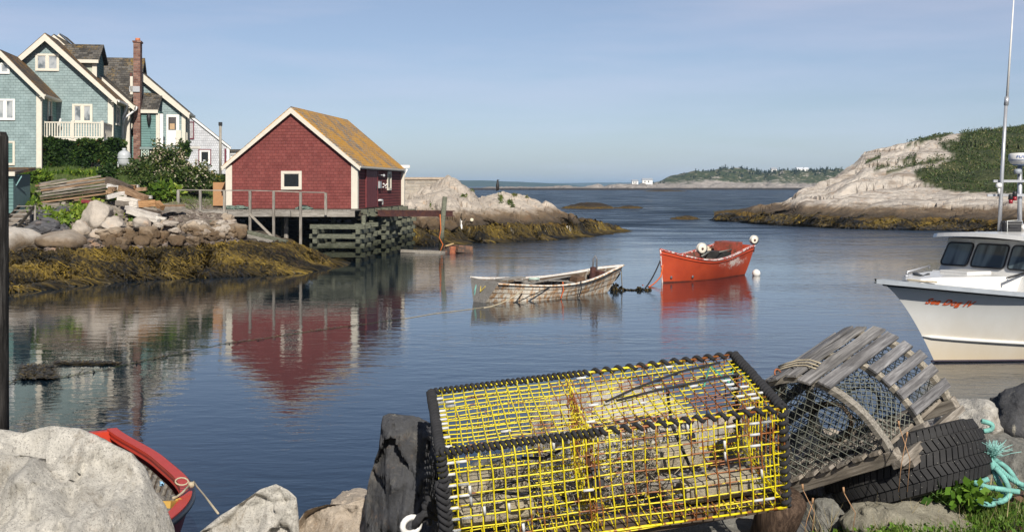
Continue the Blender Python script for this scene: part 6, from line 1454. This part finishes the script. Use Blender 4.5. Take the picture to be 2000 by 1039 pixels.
sculpt('boulder', [(-260, 880), (-60, 836), (0, 840), (30, 845), (50, 846), (66, 839), (95, 831), (150, 838), (205, 862), (250, 884), (276, 912), (294, 948), (316, 985), (331, 1030), (342, 1100)], 5.1, .9, GR1, 'huge pale speckled granite boulder filling the lower left corner', 3, base=1250, n=150, rough=.085,
       ridge=lambda px, t: -.10*exp(-((px-(60+(-t)*420))/70)**2)*(1 if t < 0 else 0)*min(1, -t*6 if t < 0 else 0))
sculpt('boulder', [(370, 1090), (386, 1040), (430, 1006), (470, 982), (510, 955), (540, 944), (562, 955), (580, 972), (584, 1005), (590, 1060)], 5.0, .4, GR1, 'wedge shaped pale granite boulder between the dinghy and the black rock', 5, base=1200, rough=.03)
sculpt('boulder', [(568, 1080), (584, 1022), (600, 1000), (640, 988), (672, 988), (700, 978), (722, 975), (760, 1010), (775, 1080)], 5.15, .35, GR2, 'low tan stained granite rock left of the black rock', 6, base=1200, rough=.03)
nrock(655, 740, 958, 1010, 5.6, GR2, 'small tan rock peeping over the low granite rock', 31, .15)
sculpt('boulder', [(706, 1100), (712, 930), (722, 900), (735, 870), (748, 812), (760, 806), (800, 812), (850, 835), (885, 860), (900, 1100)], 4.95, .22, BAS, 'tall black rock with pale streaks standing left of the yellow trap', 8, base=1150, n=110, rough=.05, lean=.8, fk=2.6)
nrock(1040, 1440, 745, 1000, 5.55, GR1, 'big pale speckled boulder seen through the yellow wire trap', 33, .45, rough=.15)
nrock(1330, 1560, 830, 1040, 5.6, GR2, 'tan boulder behind the right end of the yellow trap', 34, .4)
nrock(850, 1110, 900, 1120, 5.4, GRG, 'grey boulder behind the left half of the yellow trap', 35, .4)
nrock(1000, 1560, 985, 1180, 5.0, GRG, 'dark low rock under the yellow trap', 36, .3)
nrock(1530, 1720, 850, 1000, 5.9, GR2, 'tan boulder seen through the netting of the wooden trap', 43, .35)
nrock(1835, 1960, 785, 880, 6.0, GR1, 'pale granite rock top just behind the tyre', 37, .25, facet=.9)
nrock(1900, 2080, 838, 1010, 5.7, GRG, 'brown grey rock at the right edge behind the teal rope', 38, .35, facet=.95)
nrock(1938, 2140, 742, 905, 6.3, BAS, 'black rock rising at the right edge above the tyre', 39, .3, facet=1)
nrock(1655, 1890, 955, 1140, 4.75, nearrock('mossy_rock', (.28, .26, .2), (.05, .05, .04), .4, .4), 'mossy pale topped rock in front of the tyre', 40, .22)
nrock(1560, 1680, 965, 1080, 4.95, GRG, 'grey angular stone in the shadow under the tyre', 41, .14, facet=1)
nrock(1480, 1700, 1010, 1180, 5.0, BAS, 'black rock in the shadow below the wooden trap', 45, .2, facet=1)
nrock(1940, 2080, 960, 1010, 4.9, plain('rusty_bark', (.13, .07, .045), .9, .4), 'rust brown flaky slab at the lower right corner', 42, .12, facet=1)
# post at the left edge
tag(MB().tube([pt(-8, 1000, 6.4), pt(-8, 700, 6.4), pt(-7, 400, 6.4), pt(-6, 268, 6.4), pt(-6, 258, 6.4)], [.066, .063, .06, .056, .045], 14).build('weathered_post', oldwood('dark_post', (.018, .017, .016), (.09, .085, .08), 'z', scale=2)), 'dark cracked wooden post with pale top at the left edge', 'post')

# ---------------------------------------------------------------- yellow wire lobster trap
MY = Matrix(((.989, -.1226, -.083, -.2098), (.1033, .9731, -.2058, 4.2362), (.106, .195, .9751, 2.7348), (0, 0, 0, 1)))
LX, LY_, LZ = 1.1976, .5722, .3726
T = thing('wire_lobster_trap', 'big yellow wire lobster trap with black rope lashed edges lying on the rocks', 'lobster trap', M=MY)
m = N('yellow_vinyl_wire', .4, spec=.4); r_ = m.noise(m.obj, 6.5, 5, .7); r2 = m.noise(m.obj, 30, 3, .7)
x, y, z = m.sep(m.obj)
rb_ = m.ma('ADD', m.ma('ADD', r_, m.ma('MULTIPLY', m.ma('SUBTRACT', r2, .5), .35)), m.ma('MULTIPLY', m.step(x, .2, .9), .09))
c = m.mix(m.step(rb_, .56, .61), m.ramp(r2, [(.3, (.62, .5, .01)), (.6, (.78, .66, .02))]), m.ramp(r2, [(.35, (.16, .05, .015)), (.6, (.3, .11, .03))]))
YEL = m.out(c); SLV = plain('white_sleeve', (.55, .56, .55), .5, .2)
WR = .0024
def wob(i, s): return .0035*mn.noise(Vector((i*.7, s*3.1, 1.3)))
def panel(name, O, U, Vv, lu, lv, step, rr=WR, sag=0.0, nrm=None):
    O, U, Vv = Vector(O), Vector(U), Vector(Vv); nr = U.cross(Vv); o = MB(); nu = round(lu/step); nv = round(lv/step)
    def Q(a, b): return O+U*a+Vv*b+U*(.007*mn.noise(Vector((a*2+4, b*7, lv))))+nr*(sag*sin(pi*min(1, max(0, a/lu)))*sin(pi*min(1, max(0, b/lv)))+.016*mn.noise(Vector((a*4, b*4, lu))))
    for i in range(nu+1):
        a = lu*i/nu; o.tube([Q(a+wob(i, k), lv*k/8)+nr*WR for k in range(9)], rr, 5)
    for j in range(nv+1):
        b = lv*j/nv; o.tube([Q(lu*k/14, b+wob(j+50, k))-nr*WR for k in range(15)], rr, 5)
    o.build(name, YEL, T)
panel('top_mesh', (0, 0, LZ), (1, 0, 0), (0, 1, 0), LX, LY_, .042, sag=-.018)
panel('front_mesh', (0, 0, 0), (1, 0, 0), (0, 0, 1), LX, LZ, .042, rr=.0028)
panel('back_mesh', (0, LY_, 0), (1, 0, 0), (0, 0, 1), LX, LZ, .042)
panel('bottom_mesh', (0, 0, 0), (1, 0, 0), (0, 1, 0), LX, LY_, .042)
panel('end_mesh', (0, 0, 0), (0, 1, 0), (0, 0, 1), LY_, LZ, .042); panel('end_mesh', (LX, 0, 0), (0, 1, 0), (0, 0, 1), LY_, LZ, .042)
panel('partition_mesh', (LX*.43, 0, 0), (0, 1, 0), (0, 0, 1), LY_, LZ, .042)
fr_ = MB()
E_ = [((0, 0, 0), (LX, 0, 0)), ((0, 0, LZ), (LX, 0, LZ)), ((0, LY_, 0), (LX, LY_, 0)), ((0, LY_, LZ), (LX, LY_, LZ)), ((0, 0, 0), (0, LY_, 0)), ((0, 0, LZ), (0, LY_, LZ)), ((LX, 0, 0), (LX, LY_, 0)), ((LX, 0, LZ), (LX, LY_, LZ)), ((0, 0, 0), (0, 0, LZ)), ((LX, 0, 0), (LX, 0, LZ)), ((0, LY_, 0), (0, LY_, LZ)), ((LX, LY_, 0), (LX, LY_, LZ))]
for a, b in E_: fr_.tube([a, b], .0045, 6)
fr_.build('frame_wire', YEL, T)
def lash(a, b, pitch, R_=.0105, r=.0075, n=10, strands=1, ph=0):
    a, b = Vector(a), Vector(b); d = b-a; L = d.length; d.normalize(); u = Vector((0, 0, 1)) if abs(d.z) < .9 else Vector((1, 0, 0)); u = (u-d*u.dot(d)).normalized(); w = d.cross(u)
    for s in range(strands):
        o = MB(); k = int(L/pitch*n); P = []
        for i in range(k+1):
            t = 2*pi*i/n+ph+pi*2*s/strands; q_ = R_*(1+.25*mn.noise(Vector((i*.21, ph, s)))); P.append(a+d*(L*i/k)+(u*cos(t)+w*sin(t))*q_)
        o.tube(P, r*(1+.0), 6).build('edge_lashing', R_BLK, T)
lash((0, 0, LZ), (LX*.46, 0, LZ), .019, .0095, .0078); lash((LX*.46, 0, LZ), (LX, 0, LZ), .0425, .0095, .008)
lash((0, LY_, LZ), (LX*.5, LY_, LZ), .02, .0085, .0072); lash((LX*.5, LY_, LZ), (LX, LY_, LZ), .045, .0085, .0078)
lash((0, 0, LZ), (0, LY_, LZ), .024, .012, .0085); lash((LX, 0, LZ), (LX, LY_, LZ), .024, .012, .0085)
lash((0, 0, 0), (0, 0, LZ), .02, .012, .0085); lash((LX, 0, 0), (LX, 0, LZ), .03, .0115, .009); lash((LX, LY_, .05), (LX, LY_, LZ), .03, .01, .008)
rnd.seed(21)
for i in range(70):       # grey and white crimp sleeves
    f_ = rnd.choice('ttff'); nu, nv = 28, (14 if f_ == 't' else 9)
    i_, j_ = rnd.choice((0, 0, 1, nu-2, nu-3, rnd.randrange(nu))), rnd.randrange(1, nv)
    a = LX*i_/nu+.005; b = (LY_ if f_ == 't' else LZ)*j_/nv
    p = Vector((a, b, LZ-.0) if f_ == 't' else (a, -.002, b)); d = Vector((.036, 0, 0)); sg = -.018*sin(pi*a/LX)*sin(pi*b/LY_) if f_ == 't' else 0
    if f_ == 'f' and rnd.random() < .3: p = Vector((LX*rnd.randrange(nu)/nu, -.003, LZ*j_/nv)); d = Vector((0, 0, .034))
    MB().tube([p+Vector((0, 0, sg)), p+d+Vector((0, 0, sg))], .0052, 7).build('wire_sleeve', SLV, T)
# twine funnel heads inside
TWN = plain('grey_twine', (.22, .2, .16), .9, .3)
def netcone(c0, r0, c1, r1, n, m_, parent, name, mat, rr=.0013, sq=(1, 1)):
    o = MB(); c0, c1 = Vector(c0), Vector(c1)
    d = (c1-c0).normalized(); u = Vector((0, 0, 1)); u = (u-d*u.dot(d)).normalized(); w = d.cross(u)
    def Q(a, t): r = lerp(r0, r1, t); return c0.lerp(c1, t)+u*cos(a)*r*sq[0]+w*sin(a)*r*sq[1]-Vector((0, 0, .03*sin(pi*t)))+Vector((0, 0, .006*mn.noise(Vector((a*3, t*9, r0)))))
    for i in range(n):
        for s in (1, -1): o.tube([Q(2*pi*(i+s*k*.5)/n, k/m_) for k in range(m_+1)], rr, 4)
    o.tube([Q(2*pi*k/20, 1) for k in range(20)], rr*3, 5, closed=True)
    return o.build(name, mat, parent)
netcone((.3, .05, .16), .17, (.3, .33, .2), .07, 22, 8, T, 'netting_head', TWN); netcone((.55, .28, .17), .2, (.8, .28, .14), .08, 24, 9, T, 'netting_head', TWN, sq=(.8, 1.1)); netcone((.3, .55, .2), .16, (.3, .3, .2), .07, 20, 7, T, 'netting_head', TWN)
MB().tube([(.24+.075*cos(a*.5), .04+.02*sin(a), .19+.022*sin(a*.5)) for a in range(13)], .006, 6).build('rubber_loop', RUB, T)
MB().tube([(.28, .1, .27), (.36, .09, .262), (.42, .1, .28)], .006, 6).build('rubber_loop', RUB, T)
MB().tube([(.62, .25, LZ+.004), (.75, .35, LZ), (.95, .45, LZ+.005), (1.12, .5, LZ+.002)], .005, 6).build('top_cord', R_BLK, T); MB().tube([(.66, .25, LZ+.003), (.8, .3, LZ), (1.0, .33, LZ+.004), (1.15, .36, LZ)], .005, 6).build('top_cord', R_BLK, T)
MB().tube([(1.18, y_, LZ-.01-.0*y_) for y_ in (.3, .4, .5)], .004, 5).tube([(1.0+.02*k, .3+.05*(k % 5), LZ-.006) for k in range(9)], .0035, 5).build('green_cord', R_GRN, T)
MB().tube([(.86, .3, LZ), (.86, .26, .25), (.9, .2, .12), (.94, .14, .02), (.96, .1, .05)], .006, 6).build('inner_cord', R_BLK, T)
for k in range(3): MB().tube([(.5, .02, LZ-.01), (.505, .02, .27-.02*k), (.5+.01*k, .05, .2)], .005, 5).build('hang_cord', plain('rusty_cord', (.08, .035, .02)), T)
MB().lathe([(.012, -.02), (.03, 0), (.03, .07), (.01, .1)], 10, (.53, .05, .13)).build('bait_weight', plain('dark_weight', (.06, .06, .065)), T)
CONC = nearrock('concrete_brick', (.42, .37, .27), (.12, .1, .08), .25, .25, sc=1.5)
def ballast(c, d, rz, label):
    vs = []; import bmesh
    bm = bmesh.new(); bmesh.ops.create_cube(bm, size=1); bmesh.ops.scale(bm, vec=d, verts=bm.verts); bmesh.ops.bevel(bm, geom=bm.edges[:], offset=.012, segments=2, affect='EDGES'); bmesh.ops.subdivide_edges(bm, edges=bm.edges[:], cuts=3, use_grid_fill=True)
    for v in bm.verts: v.co += v.co.normalized()*.004*mn.fractal(v.co*22, 1, 2, 3)
    vs = [tuple(v.co) for v in bm.verts]; fs = [tuple(q.index for q in f.verts) for f in bm.faces]; bm.free()
    o = MB().add(vs, fs, True).build('ballast_brick', CONC); o.matrix_world = MY @ Matrix.Translation(c) @ Matrix.Rotation(rz, 4, 'Z'); return tag(o, label, 'brick')
ballast((.18, .2, .045), (.27, .12, .07), .05, 'tan ballast brick at the left end inside the yellow trap')
ballast((.99, .14, .05), (.26, .11, .075), .04, 'tan ballast brick at the lower right inside the yellow trap')
ballast((.86, .42, .05), (.27, .12, .08), .02, 'tan ballast brick farther back inside the yellow trap')
ballast((.2, .42, .04), (.26, .11, .07), 0, 'tan ballast brick at the back left inside the yellow trap')
o = MB().beam((.45, .3, .02), (1.15, .26, .02), .09, .03, jit=.003, seg=4).build('runner_board', GW, T)
MB().beam((.35, .06, -.02), (1.2, .1, -.02), .1, .035, jit=.003, seg=4).build('runner_board', DARKIN, T)
o = MB(); 
for i in range(26): x0 = rnd.uniform(.5, .8); o.tube([(x0+rnd.gauss(0, .05), .15+rnd.gauss(0, .06), .03), (x0+rnd.gauss(0, .08), .2+rnd.gauss(0, .06), .1+rnd.random()*.06), (x0+rnd.gauss(.05, .1), .22, .03+rnd.random()*.2)], .0016, 4)
tag(o.build('dry_twigs', plain('dry_stem', (.35, .3, .22))), 'tangle of dry stems caught inside the yellow trap', 'twigs').matrix_world = MY
# toggle ring and knotted rope at the left foot
q = pt(800, 1024, 4.35)
Tg = thing('rope_toggle', 'white plastic ring with a knotted black rope at the foot of the black rock', 'toggle', q)
MB().tube([(.034*cos(a*pi/8), -.01, .028*sin(a*pi/8)) for a in range(16)], .011, 8, closed=True, M=Matrix.Rotation(.6, 4, 'Z')).build('ring', WHITE, Tg)
k = MB()
for j in range(3): k.tube([(.04+.03*cos(i*.7+j)+.004*i, .0+.02*sin(i*.9+j), .02*sin(i*1.1+j*2)+.006*i) for i in range(16)], .011, 7)
k.build('knot', R_BLK, Tg)
k = MB()
for j in range(3): k.tube([MY @ Vector((.0+.014*cos(i*.8+2.1*j)-.012, -.01+.014*sin(i*.8+2.1*j), LZ*.72-i*.01)) for i in range(34)], .009, 6)
tag(k.build('black_rope', R_BLK), 'thick braided black rope hanging down the left front corner of the yellow trap', 'rope')
# block of dark wood under right corner
nm = oldwood('rotten_wood', (.045, .03, .022), (.13, .09, .065), 'z', scale=3)
tag(MB().lathe([(.075, -.2), (.088, -.05), (.088, .03), (.07, .05), (.02, .045)], 24, M=Matrix.Translation(pt(1528, 985, 4.75)) @ Matrix.Rotation(.35, 4, 'X') @ Matrix.Rotation(.25, 4, 'Y')).build('wooden_stump', nm), 'dark rotten round wood end under the right corner of the yellow trap', 'log')

# ---------------------------------------------------------------- wooden half round lobster trap
MW = Matrix(((.5883, .6695, -.4536, 1.4407), (-.7009, .7019, .127, 4.6185), (.4034, .2432, .8821, 2.9878), (0, 0, 0, 1)))
W_, L_, H_ = .6802, .524, .4278
T = thing('wooden_lobster_trap', 'weathered grey half round wooden lobster trap with netting, tilted against the tyre', 'lobster trap', M=MW)
LATH = oldwood('weathered_lath', (.14, .14, .145), (.34, .34, .345), 'y', scale=2.2); BOWM = oldwood('pale_bow_wood', (.22, .205, .175), (.43, .4, .35), 'x', scale=3); SILL = oldwood('sill_wood', (.2, .18, .155), (.4, .37, .33), 'x', scale=2.2); SILLY = oldwood('sill_wood_long', (.2, .18, .155), (.4, .37, .33), 'y', scale=2.2)
R_ = W_/2; arc = lambda th, k=1.0: Vector((-R_+R_*k*cos(th), 0, .02+(H_-.02)*k*sin(th)))
for yy in (0, L_*.5, L_):
    o = MB(); n = 30; vs = []
    for i in range(n+1):
        th = pi*i/n; a = arc(th, 1.0); b = arc(th, .945); j = .0025*mn.noise(Vector((i*.8, yy*9, 0)))
        w = .017 if yy != L_*.5 else .014
        vs += [a+Vector((j, yy-w, j)), a+Vector((j, yy+w, j)), b+Vector((j, yy+w, j)), b+Vector((j, yy-w, j))]
    fs = [(4*i+k, 4*i+(k+1) % 4, 4*(i+1)+(k+1) % 4, 4*(i+1)+k) for i in range(n) for k in range(4)]; o.add(vs, fs)
    o.build('bow', BOWM, T)
for yy, lab in ((.0, 1), (L_*.5, 0), (L_, 0)): MB().beam((-W_-.01, yy, 0), (.015, yy, 0), .038, .05, jit=.003, seg=6).build('cross_sill', SILL, T, bevel=.004)
for xx in (0, -W_): MB().beam((xx, -.02, -.03), (xx, L_+.02, -.03), .05, .03, jit=.003, seg=6).build('long_sill', SILLY, T, bevel=.004)
for i in range(8):
    x_ = -.06-i*(W_-.12)/7; MB().beam((x_, -.035, .034), (x_, L_+.01, .034), .048, .012, jit=.003, seg=5).build('floor_lath', SILLY, T)
lt = [(9, .46, 1.06), (19.5, .45, 1.05), (29.5, .44, 1.08), (39.5, .45, 1.06), (50.5, -.05, 1.07), (61, -.12, 1.1), (73, -.05, 1.08), (85, -.1, 1.12), (97, -.02, 1.06), (110, -.1, 1.12), (125, -.04, 1.03), (140, .0, 1.0), (155, .0, 1), (168, .0, 1)]
for dg, s0_, s1_ in lt:
    th = radians(dg); c_ = arc(th, 1.0); nr = Vector((H_*cos(th), 0, R_*sin(th))).normalized(); c_ += nr*.008; tv = Vector((-nr.z, 0, nr.x))
    w = .044 if dg < 45 else .056 if dg in (50.5, 61) else .047; yv = [lerp(s0_*L_, s1_*L_, k/6) for k in range(7)]
    vs = []
    for k, y_ in enumerate(yv):
        jw = w/2*(1+.08*mn.noise(Vector((dg, k*.9, 0)))); b = nr*(.003*mn.noise(Vector((dg, k*.6, 5))))
        vs += [c_+Vector((0, y_, 0))-tv*jw-nr*.006+b, c_+Vector((0, y_, 0))+tv*jw-nr*.006+b, c_+Vector((0, y_, 0))+tv*jw+nr*.006+b, c_+Vector((0, y_, 0))-tv*jw+nr*.006+b]
    fs = [(0, 1, 2, 3), (27, 26, 25, 24)]+[(4*k+i, 4*k+4+i, 4*k+4+(i+1) % 4, 4*k+(i+1) % 4) for k in range(6) for i in range(4)]
    MB().add(vs, fs).build('top_lath', LATH, T, bevel=.002)
NETM = plain('dark_net_twine', (.045, .05, .04), .9, .4); NETG = plain('green_grey_net', (.16, .17, .14), .9, .3)
def clipnet(name, yy, mat, d=.042, slope=1.0, off=0.0):
    o = MB()
    for s in (1, -1):
        k = -30
        while k < 30:
            P = []
            for i in range(60):
                u = -W_+W_*i/59; v = s*slope*(u+R_)+k*d
                e = 1-((u+R_)/(R_*.94))**2
                if e > 0 and .03 < v < .02+(H_-.02)*.94*sqrt(e): P.append(Vector((u, yy+off*sin(pi*(u/W_))+.006*mn.noise(Vector((u*9, v*9, k))), v+.004*mn.noise(Vector((u*8, k, 2))))))
            if len(P) > 2: o.tube(P[::3]+[P[-1]], .0017, 4)
            k += 1
    return o.build(name, mat, T)
clipnet('end_net', -.005, NETG, .042); clipnet('end_net', L_, NETM, .044)
def arcnet(y0, y1, t0, t1, mat, d=.036, k=.93):
    o = MB(); La = .6
    n = int((y1-y0)/d)
    for s in (1, -1):
        for i in range(-12, n+12):
            P = []
            for j in range(22):
                th = radians(lerp(t0, t1, j/21)); y_ = y0+i*d+s*(j/21)*La
                if y0 <= y_ <= y1: p = arc(th, k-.04*sin(pi*(y_-y0)/(y1-y0))+.012*mn.noise(Vector((th*4, y_*9, 1)))); P.append(Vector((p.x, y_, p.z)))
            if len(P) > 1: o.tube(P, .0016, 4)
    o.build('side_net', mat, T)
arcnet(0, L_*.5, 3, 75, NETG); arcnet(L_*.5, L_, 3, 120, NETM); arcnet(0, L_, 110, 175, NETM, .05)
def inner(c0, r0, c1, r1, n, m_, mat): netcone(c0, r0, c1, r1, n, m_, T, 'netting_head', mat, .0016, (.75, 1))
inner((-R_, .03, .18), .28, (-R_-.03, L_*.45, .15), .09, 26, 9, NETM); inner((-R_, L_*.5+.02, .18), .28, (-R_, L_*.85, .14), .09, 26, 9, NETM)
MB().tube([(-R_-.03+.1*cos(a*pi/10), L_*.45, .15+.08*sin(a*pi/10)) for a in range(20)], .009, 6, closed=True).build('entrance_ring', DARKIN, T)
MB().tube([(-.03-.28*k/10-.03*sin(k*.9), .1+.3*k/10, .05+.06*sin(k*.6)) for k in range(11)], .006, 5).build('bent_stick', SILL, T)
for k in range(3): MB().tube([arc(radians(a), 1.05+.01*k)+Vector((0, .06+.02*k+.01*sin(a), 0)) for a in (62, 70, 78, 86, 94)], .0035, 5).build('tie_twine', R_TAN, T)
MB().tube([arc(radians(80), 1.06)+Vector((.0, -.04+.02*cos(a), .02*sin(a))) for a in (0, .6, 1.2, 1.8, 2.4, 3.0)], .0035, 5).build('rusty_hook', plain('rust', (.3, .1, .04)), T)
for yy in (.12, .5, .8): MB().beam((-.02, L_*yy, -.06), (-.02, L_*yy+.07, -.06), .06, .03, jit=.004).build('sill_block', SILLY, T)

# ---------------------------------------------------------------- tyre
c_ = pt(1768, 912, 5.0); ax_ = Vector((-.25, .30, .92)).normalized(); xr = Vector((.965, .0, .26)); xr = (xr-ax_*xr.dot(ax_)).normalized(); yr = ax_.cross(xr)
MT = Matrix((xr, yr, ax_)).transposed().to_4x4(); MT.translation = c_
T = thing('car_tyre', 'worn black car tyre lying tilted under the wooden trap', 'tyre', M=MT)
TY = N('tyre_rubber', .75, spec=.3); d_ = TY.voro(TY.obj, 60); TY = TY.out(TY.mix(TY.step(d_, .1, .06), TY.ramp(TY.noise(TY.obj, 6, 5, .7), [(.3, (.014, .014, .015)), (.7, (.035, .034, .033))]), (.25, .24, .2)))
Rt, wt2 = .325, .118
MB().lathe([(.2, -wt2*.8), (.21, -wt2*.95), (.28, -wt2*1.02), (Rt-.02, -wt2*.92), (Rt-.006, -wt2*.75), (Rt, -wt2*.4), (Rt, wt2*.4), (Rt-.006, wt2*.75), (Rt-.02, wt2*.92), (.28, wt2*1.02), (.21, wt2*.95), (.2, wt2*.8), (.185, 0), (.2, -wt2*.8)], 72).build('tyre_body', TY, T)
tr = MB(); nb = 76
for row, (z0_, z1_, sk) in enumerate(((-.112, -.073, .018), (-.068, -.027, -.02), (-.022, .022, .02), (.027, .068, -.02), (.073, .112, .018))):
    for i in range(nb):
        a0 = 2*pi*(i+.5*(row % 2))/nb; da = 2*pi/nb*.8
        r0 = Rt-.012 if row in (0, 4) else Rt-.002; r1 = Rt+(.001 if row in (0, 4) else .009)
        vs = []
        for r in (r0, r1):
            for (aa, zz_) in ((a0, z0_), (a0+da, z0_), (a0+da, z1_), (a0, z1_)):
                t = (zz_-z0_)/(z1_-z0_); an = aa+sk*(t if True else 0)*2.2; rr = r-(.012 if abs(zz_) > .1 else 0); vs.append((rr*cos(an), rr*sin(an), zz_))
        tr.add(vs, [(4, 5, 6, 7), (0, 1, 5, 4), (1, 2, 6, 5), (2, 3, 7, 6), (3, 0, 4, 7)])
tr.build('tread', TY, T)
# ---------------------------------------------------------------- teal rope
rnd.seed(5); o = MB()
def twist(o, path, R__=.0058, r=.0054):
    path = [Vector(p) for p in path]; Q = []
    for a, b in zip(path, path[1:]):
        for i in range(8): Q.append(a.lerp(b, i/8))
    for s in range(3):
        P = []
        for i, p in enumerate(Q):
            d = (Q[min(i+1, len(Q)-1)]-Q[max(i-1, 0)]).normalized(); u = Vector((0, 0, 1)); u = (u-d*u.dot(d)); u = u.normalized() if u.length > .05 else Vector((1, 0, 0)); w = d.cross(u); t = i*.55+2.1*s
            P.append(p+(u*cos(t)+w*sin(t))*R__)
        o.tube(P, r, 5)
def spl(pts_, n=6):
    P = [Vector(p) for p in pts_]; out = []
    for i in range(len(P)-1):
        a, b, c, d = P[max(0, i-1)], P[i], P[i+1], P[min(len(P)-1, i+2)]
        for k in range(n):
            u = k/n; out.append(.5*(2*b+(c-a)*u+(2*a-5*b+4*c-d)*u*u+(3*b-a-3*c+d)*u**3))
    out.append(P[-1]); return out
for pl_ in ([(1934, 895, 4.85), (1945, 930, 4.8), (1960, 968, 4.75), (1935, 985, 4.7), (1905, 975, 4.7), (1900, 950, 4.75), (1930, 935, 4.75)],
            [(1938, 895, 4.9), (1968, 915, 4.9), (1995, 950, 4.85), (2030, 965, 4.8)], [(1936, 900, 4.86), (1975, 935, 4.8), (2015, 955, 4.75), (2050, 975, 4.7)], [(1930, 900, 4.85), (1915, 930, 4.8), (1920, 965, 4.76), (1950, 980, 4.7), (1972, 965, 4.7), (1962, 935, 4.75), (1945, 915, 4.8)],
            [(1900, 940, 4.75), (1925, 950, 4.72), (1955, 955, 4.7), (1990, 960, 4.7)]):
    twist(o, spl([pt(*p) for p in pl_]))
o2 = MB(); twist(o2, spl([pt(*p) for p in [(1918, 822, 5.2), (1936, 828, 5.2), (1936, 838, 5.2), (1922, 842, 5.2)]])); tag(o2.build('teal_rope', R_TEAL), 'short loop of teal rope poking up behind the top of the tyre', 'rope')
tag(o.build('teal_rope', R_TEAL), 'pile of twisted teal rope beside the tyre', 'rope')
o = MB(); b_ = pt(1936, 898, 4.85)
for i in range(160):
    e = pt(rnd.gauss(1938, 16), rnd.uniform(858, 892), 4.85+rnd.gauss(0, .04)); o.tube([b_, b_.lerp(e, .5)+Vector((rnd.gauss(0, .01), 0, .01)), e], .0011, 3)
tag(o.build('rope_tassel', plain('frayed_teal', (.28, .55, .5))), 'frayed pale teal rope end sticking up beside the tyre', 'rope')
# ---------------------------------------------------------------- near plants
def onbank(px, py, n, rx, ry, hgt, trees=NB):
    P = []
    for i in range(n):
        h = hit(px+rnd.gauss(0, rx), py+rnd.gauss(0, ry), trees)
        if h: P.append(h+Vector((0, 0, rnd.random()*hgt)))
    return P
NGR = leafmat('near_grass', (.05, .09, .015), (.12, .18, .03), (.28, .28, .1)); NLF = leafmat('near_leaf', (.04, .1, .012), (.1, .2, .02), (.2, .32, .04)); NDR = leafmat('near_dry_grass', (.2, .15, .07), (.36, .29, .15), (.5, .43, .25))
P = onbank(1800, 1010, 2600, 110, 28, .01)+onbank(1950, 1000, 1400, 60, 20, .01)
leaves('near_grass', P, .05, NGR, blade=True, asp=.9)['kind'] = 'stuff'
leaves('near_ground_plants', onbank(1800, 1020, 4200, 100, 20, .03)+onbank(1960, 985, 1600, 50, 14, .03), .018, NLF)['kind'] = 'stuff'
leaves('near_dry_grass', onbank(1780, 1000, 420, 110, 25, .01)+onbank(1590, 1040, 60, 20, 5, .01), .11, NDR, blade=True, asp=.35)['kind'] = 'stuff'
b_ = pt(1868, 985, 4.72); T = thing('leafy_weed', 'bright green leafy weed growing at the foot of the tyre', 'plant', b_)
P = [Vector((rnd.gauss(0, .055), rnd.gauss(0, .03), .01+rnd.random()*.075)) for _ in range(260)]
leaves('foliage', P, .035, NLF, T, up=.2, asp=1.3); o = MB()
for p in P[:14]: o.tube([(0, 0, -.03), p], .0014, 4)
o.build('stem', plain('green_stem', (.08, .14, .03)), T)
for k, (px, py, Y, h) in enumerate(((1585, 1045, 4.3, .16), (1570, 1050, 4.3, .12), (1772, 960, 4.5, .24), (1755, 960, 4.5, .2), (1665, 1040, 4.3, .14))):
    b_ = pt(px, py, Y); tag(MB().tube([b_, b_+Vector((.01, 0, h*.5)), b_+Vector((.03*(1 if k % 2 else -1), 0, h))], .0015, 4).tube([b_+Vector((.03*(1 if k % 2 else -1), 0, h)), b_+Vector((.032*(1 if k % 2 else -1), 0, h+.02))], .004, 5).build('dry_stalk', plain('stalk', (.35, .2, .1))), ('dry stalk right of the rotten wood end', 'shorter dry stalk against the rotten wood end', 'tall reddish stalk in front of the tyre', 'second reddish stalk left of the tall one before the tyre', 'thin stalk before the black rock under the wooden trap')[k], 'plant')
# ================================================================ haze
hz = MB().bb(-17500, 17500, -700, 17500, -3, 40).build('haze', None) if False else None
hm = bpy.data.materials.new('haze'); hm.use_nodes = True; ht = hm.node_tree; ht.nodes.remove(ht.nodes['Principled BSDF'])
pv = ht.nodes.new('ShaderNodeVolumePrincipled'); pv.inputs['Density'].default_value = 1.1e-4; pv.inputs['Color'].default_value = (.5, .74, 1, 1); pv.inputs['Anisotropy'].default_value = .0
ht.links.new(pv.outputs[0], ht.nodes['Material Output'].inputs['Volume'])
hz = MB().bb(-17500, 17500, -700, 17500, -6, 45).build('haze', hm); hz['kind'] = 'stuff'
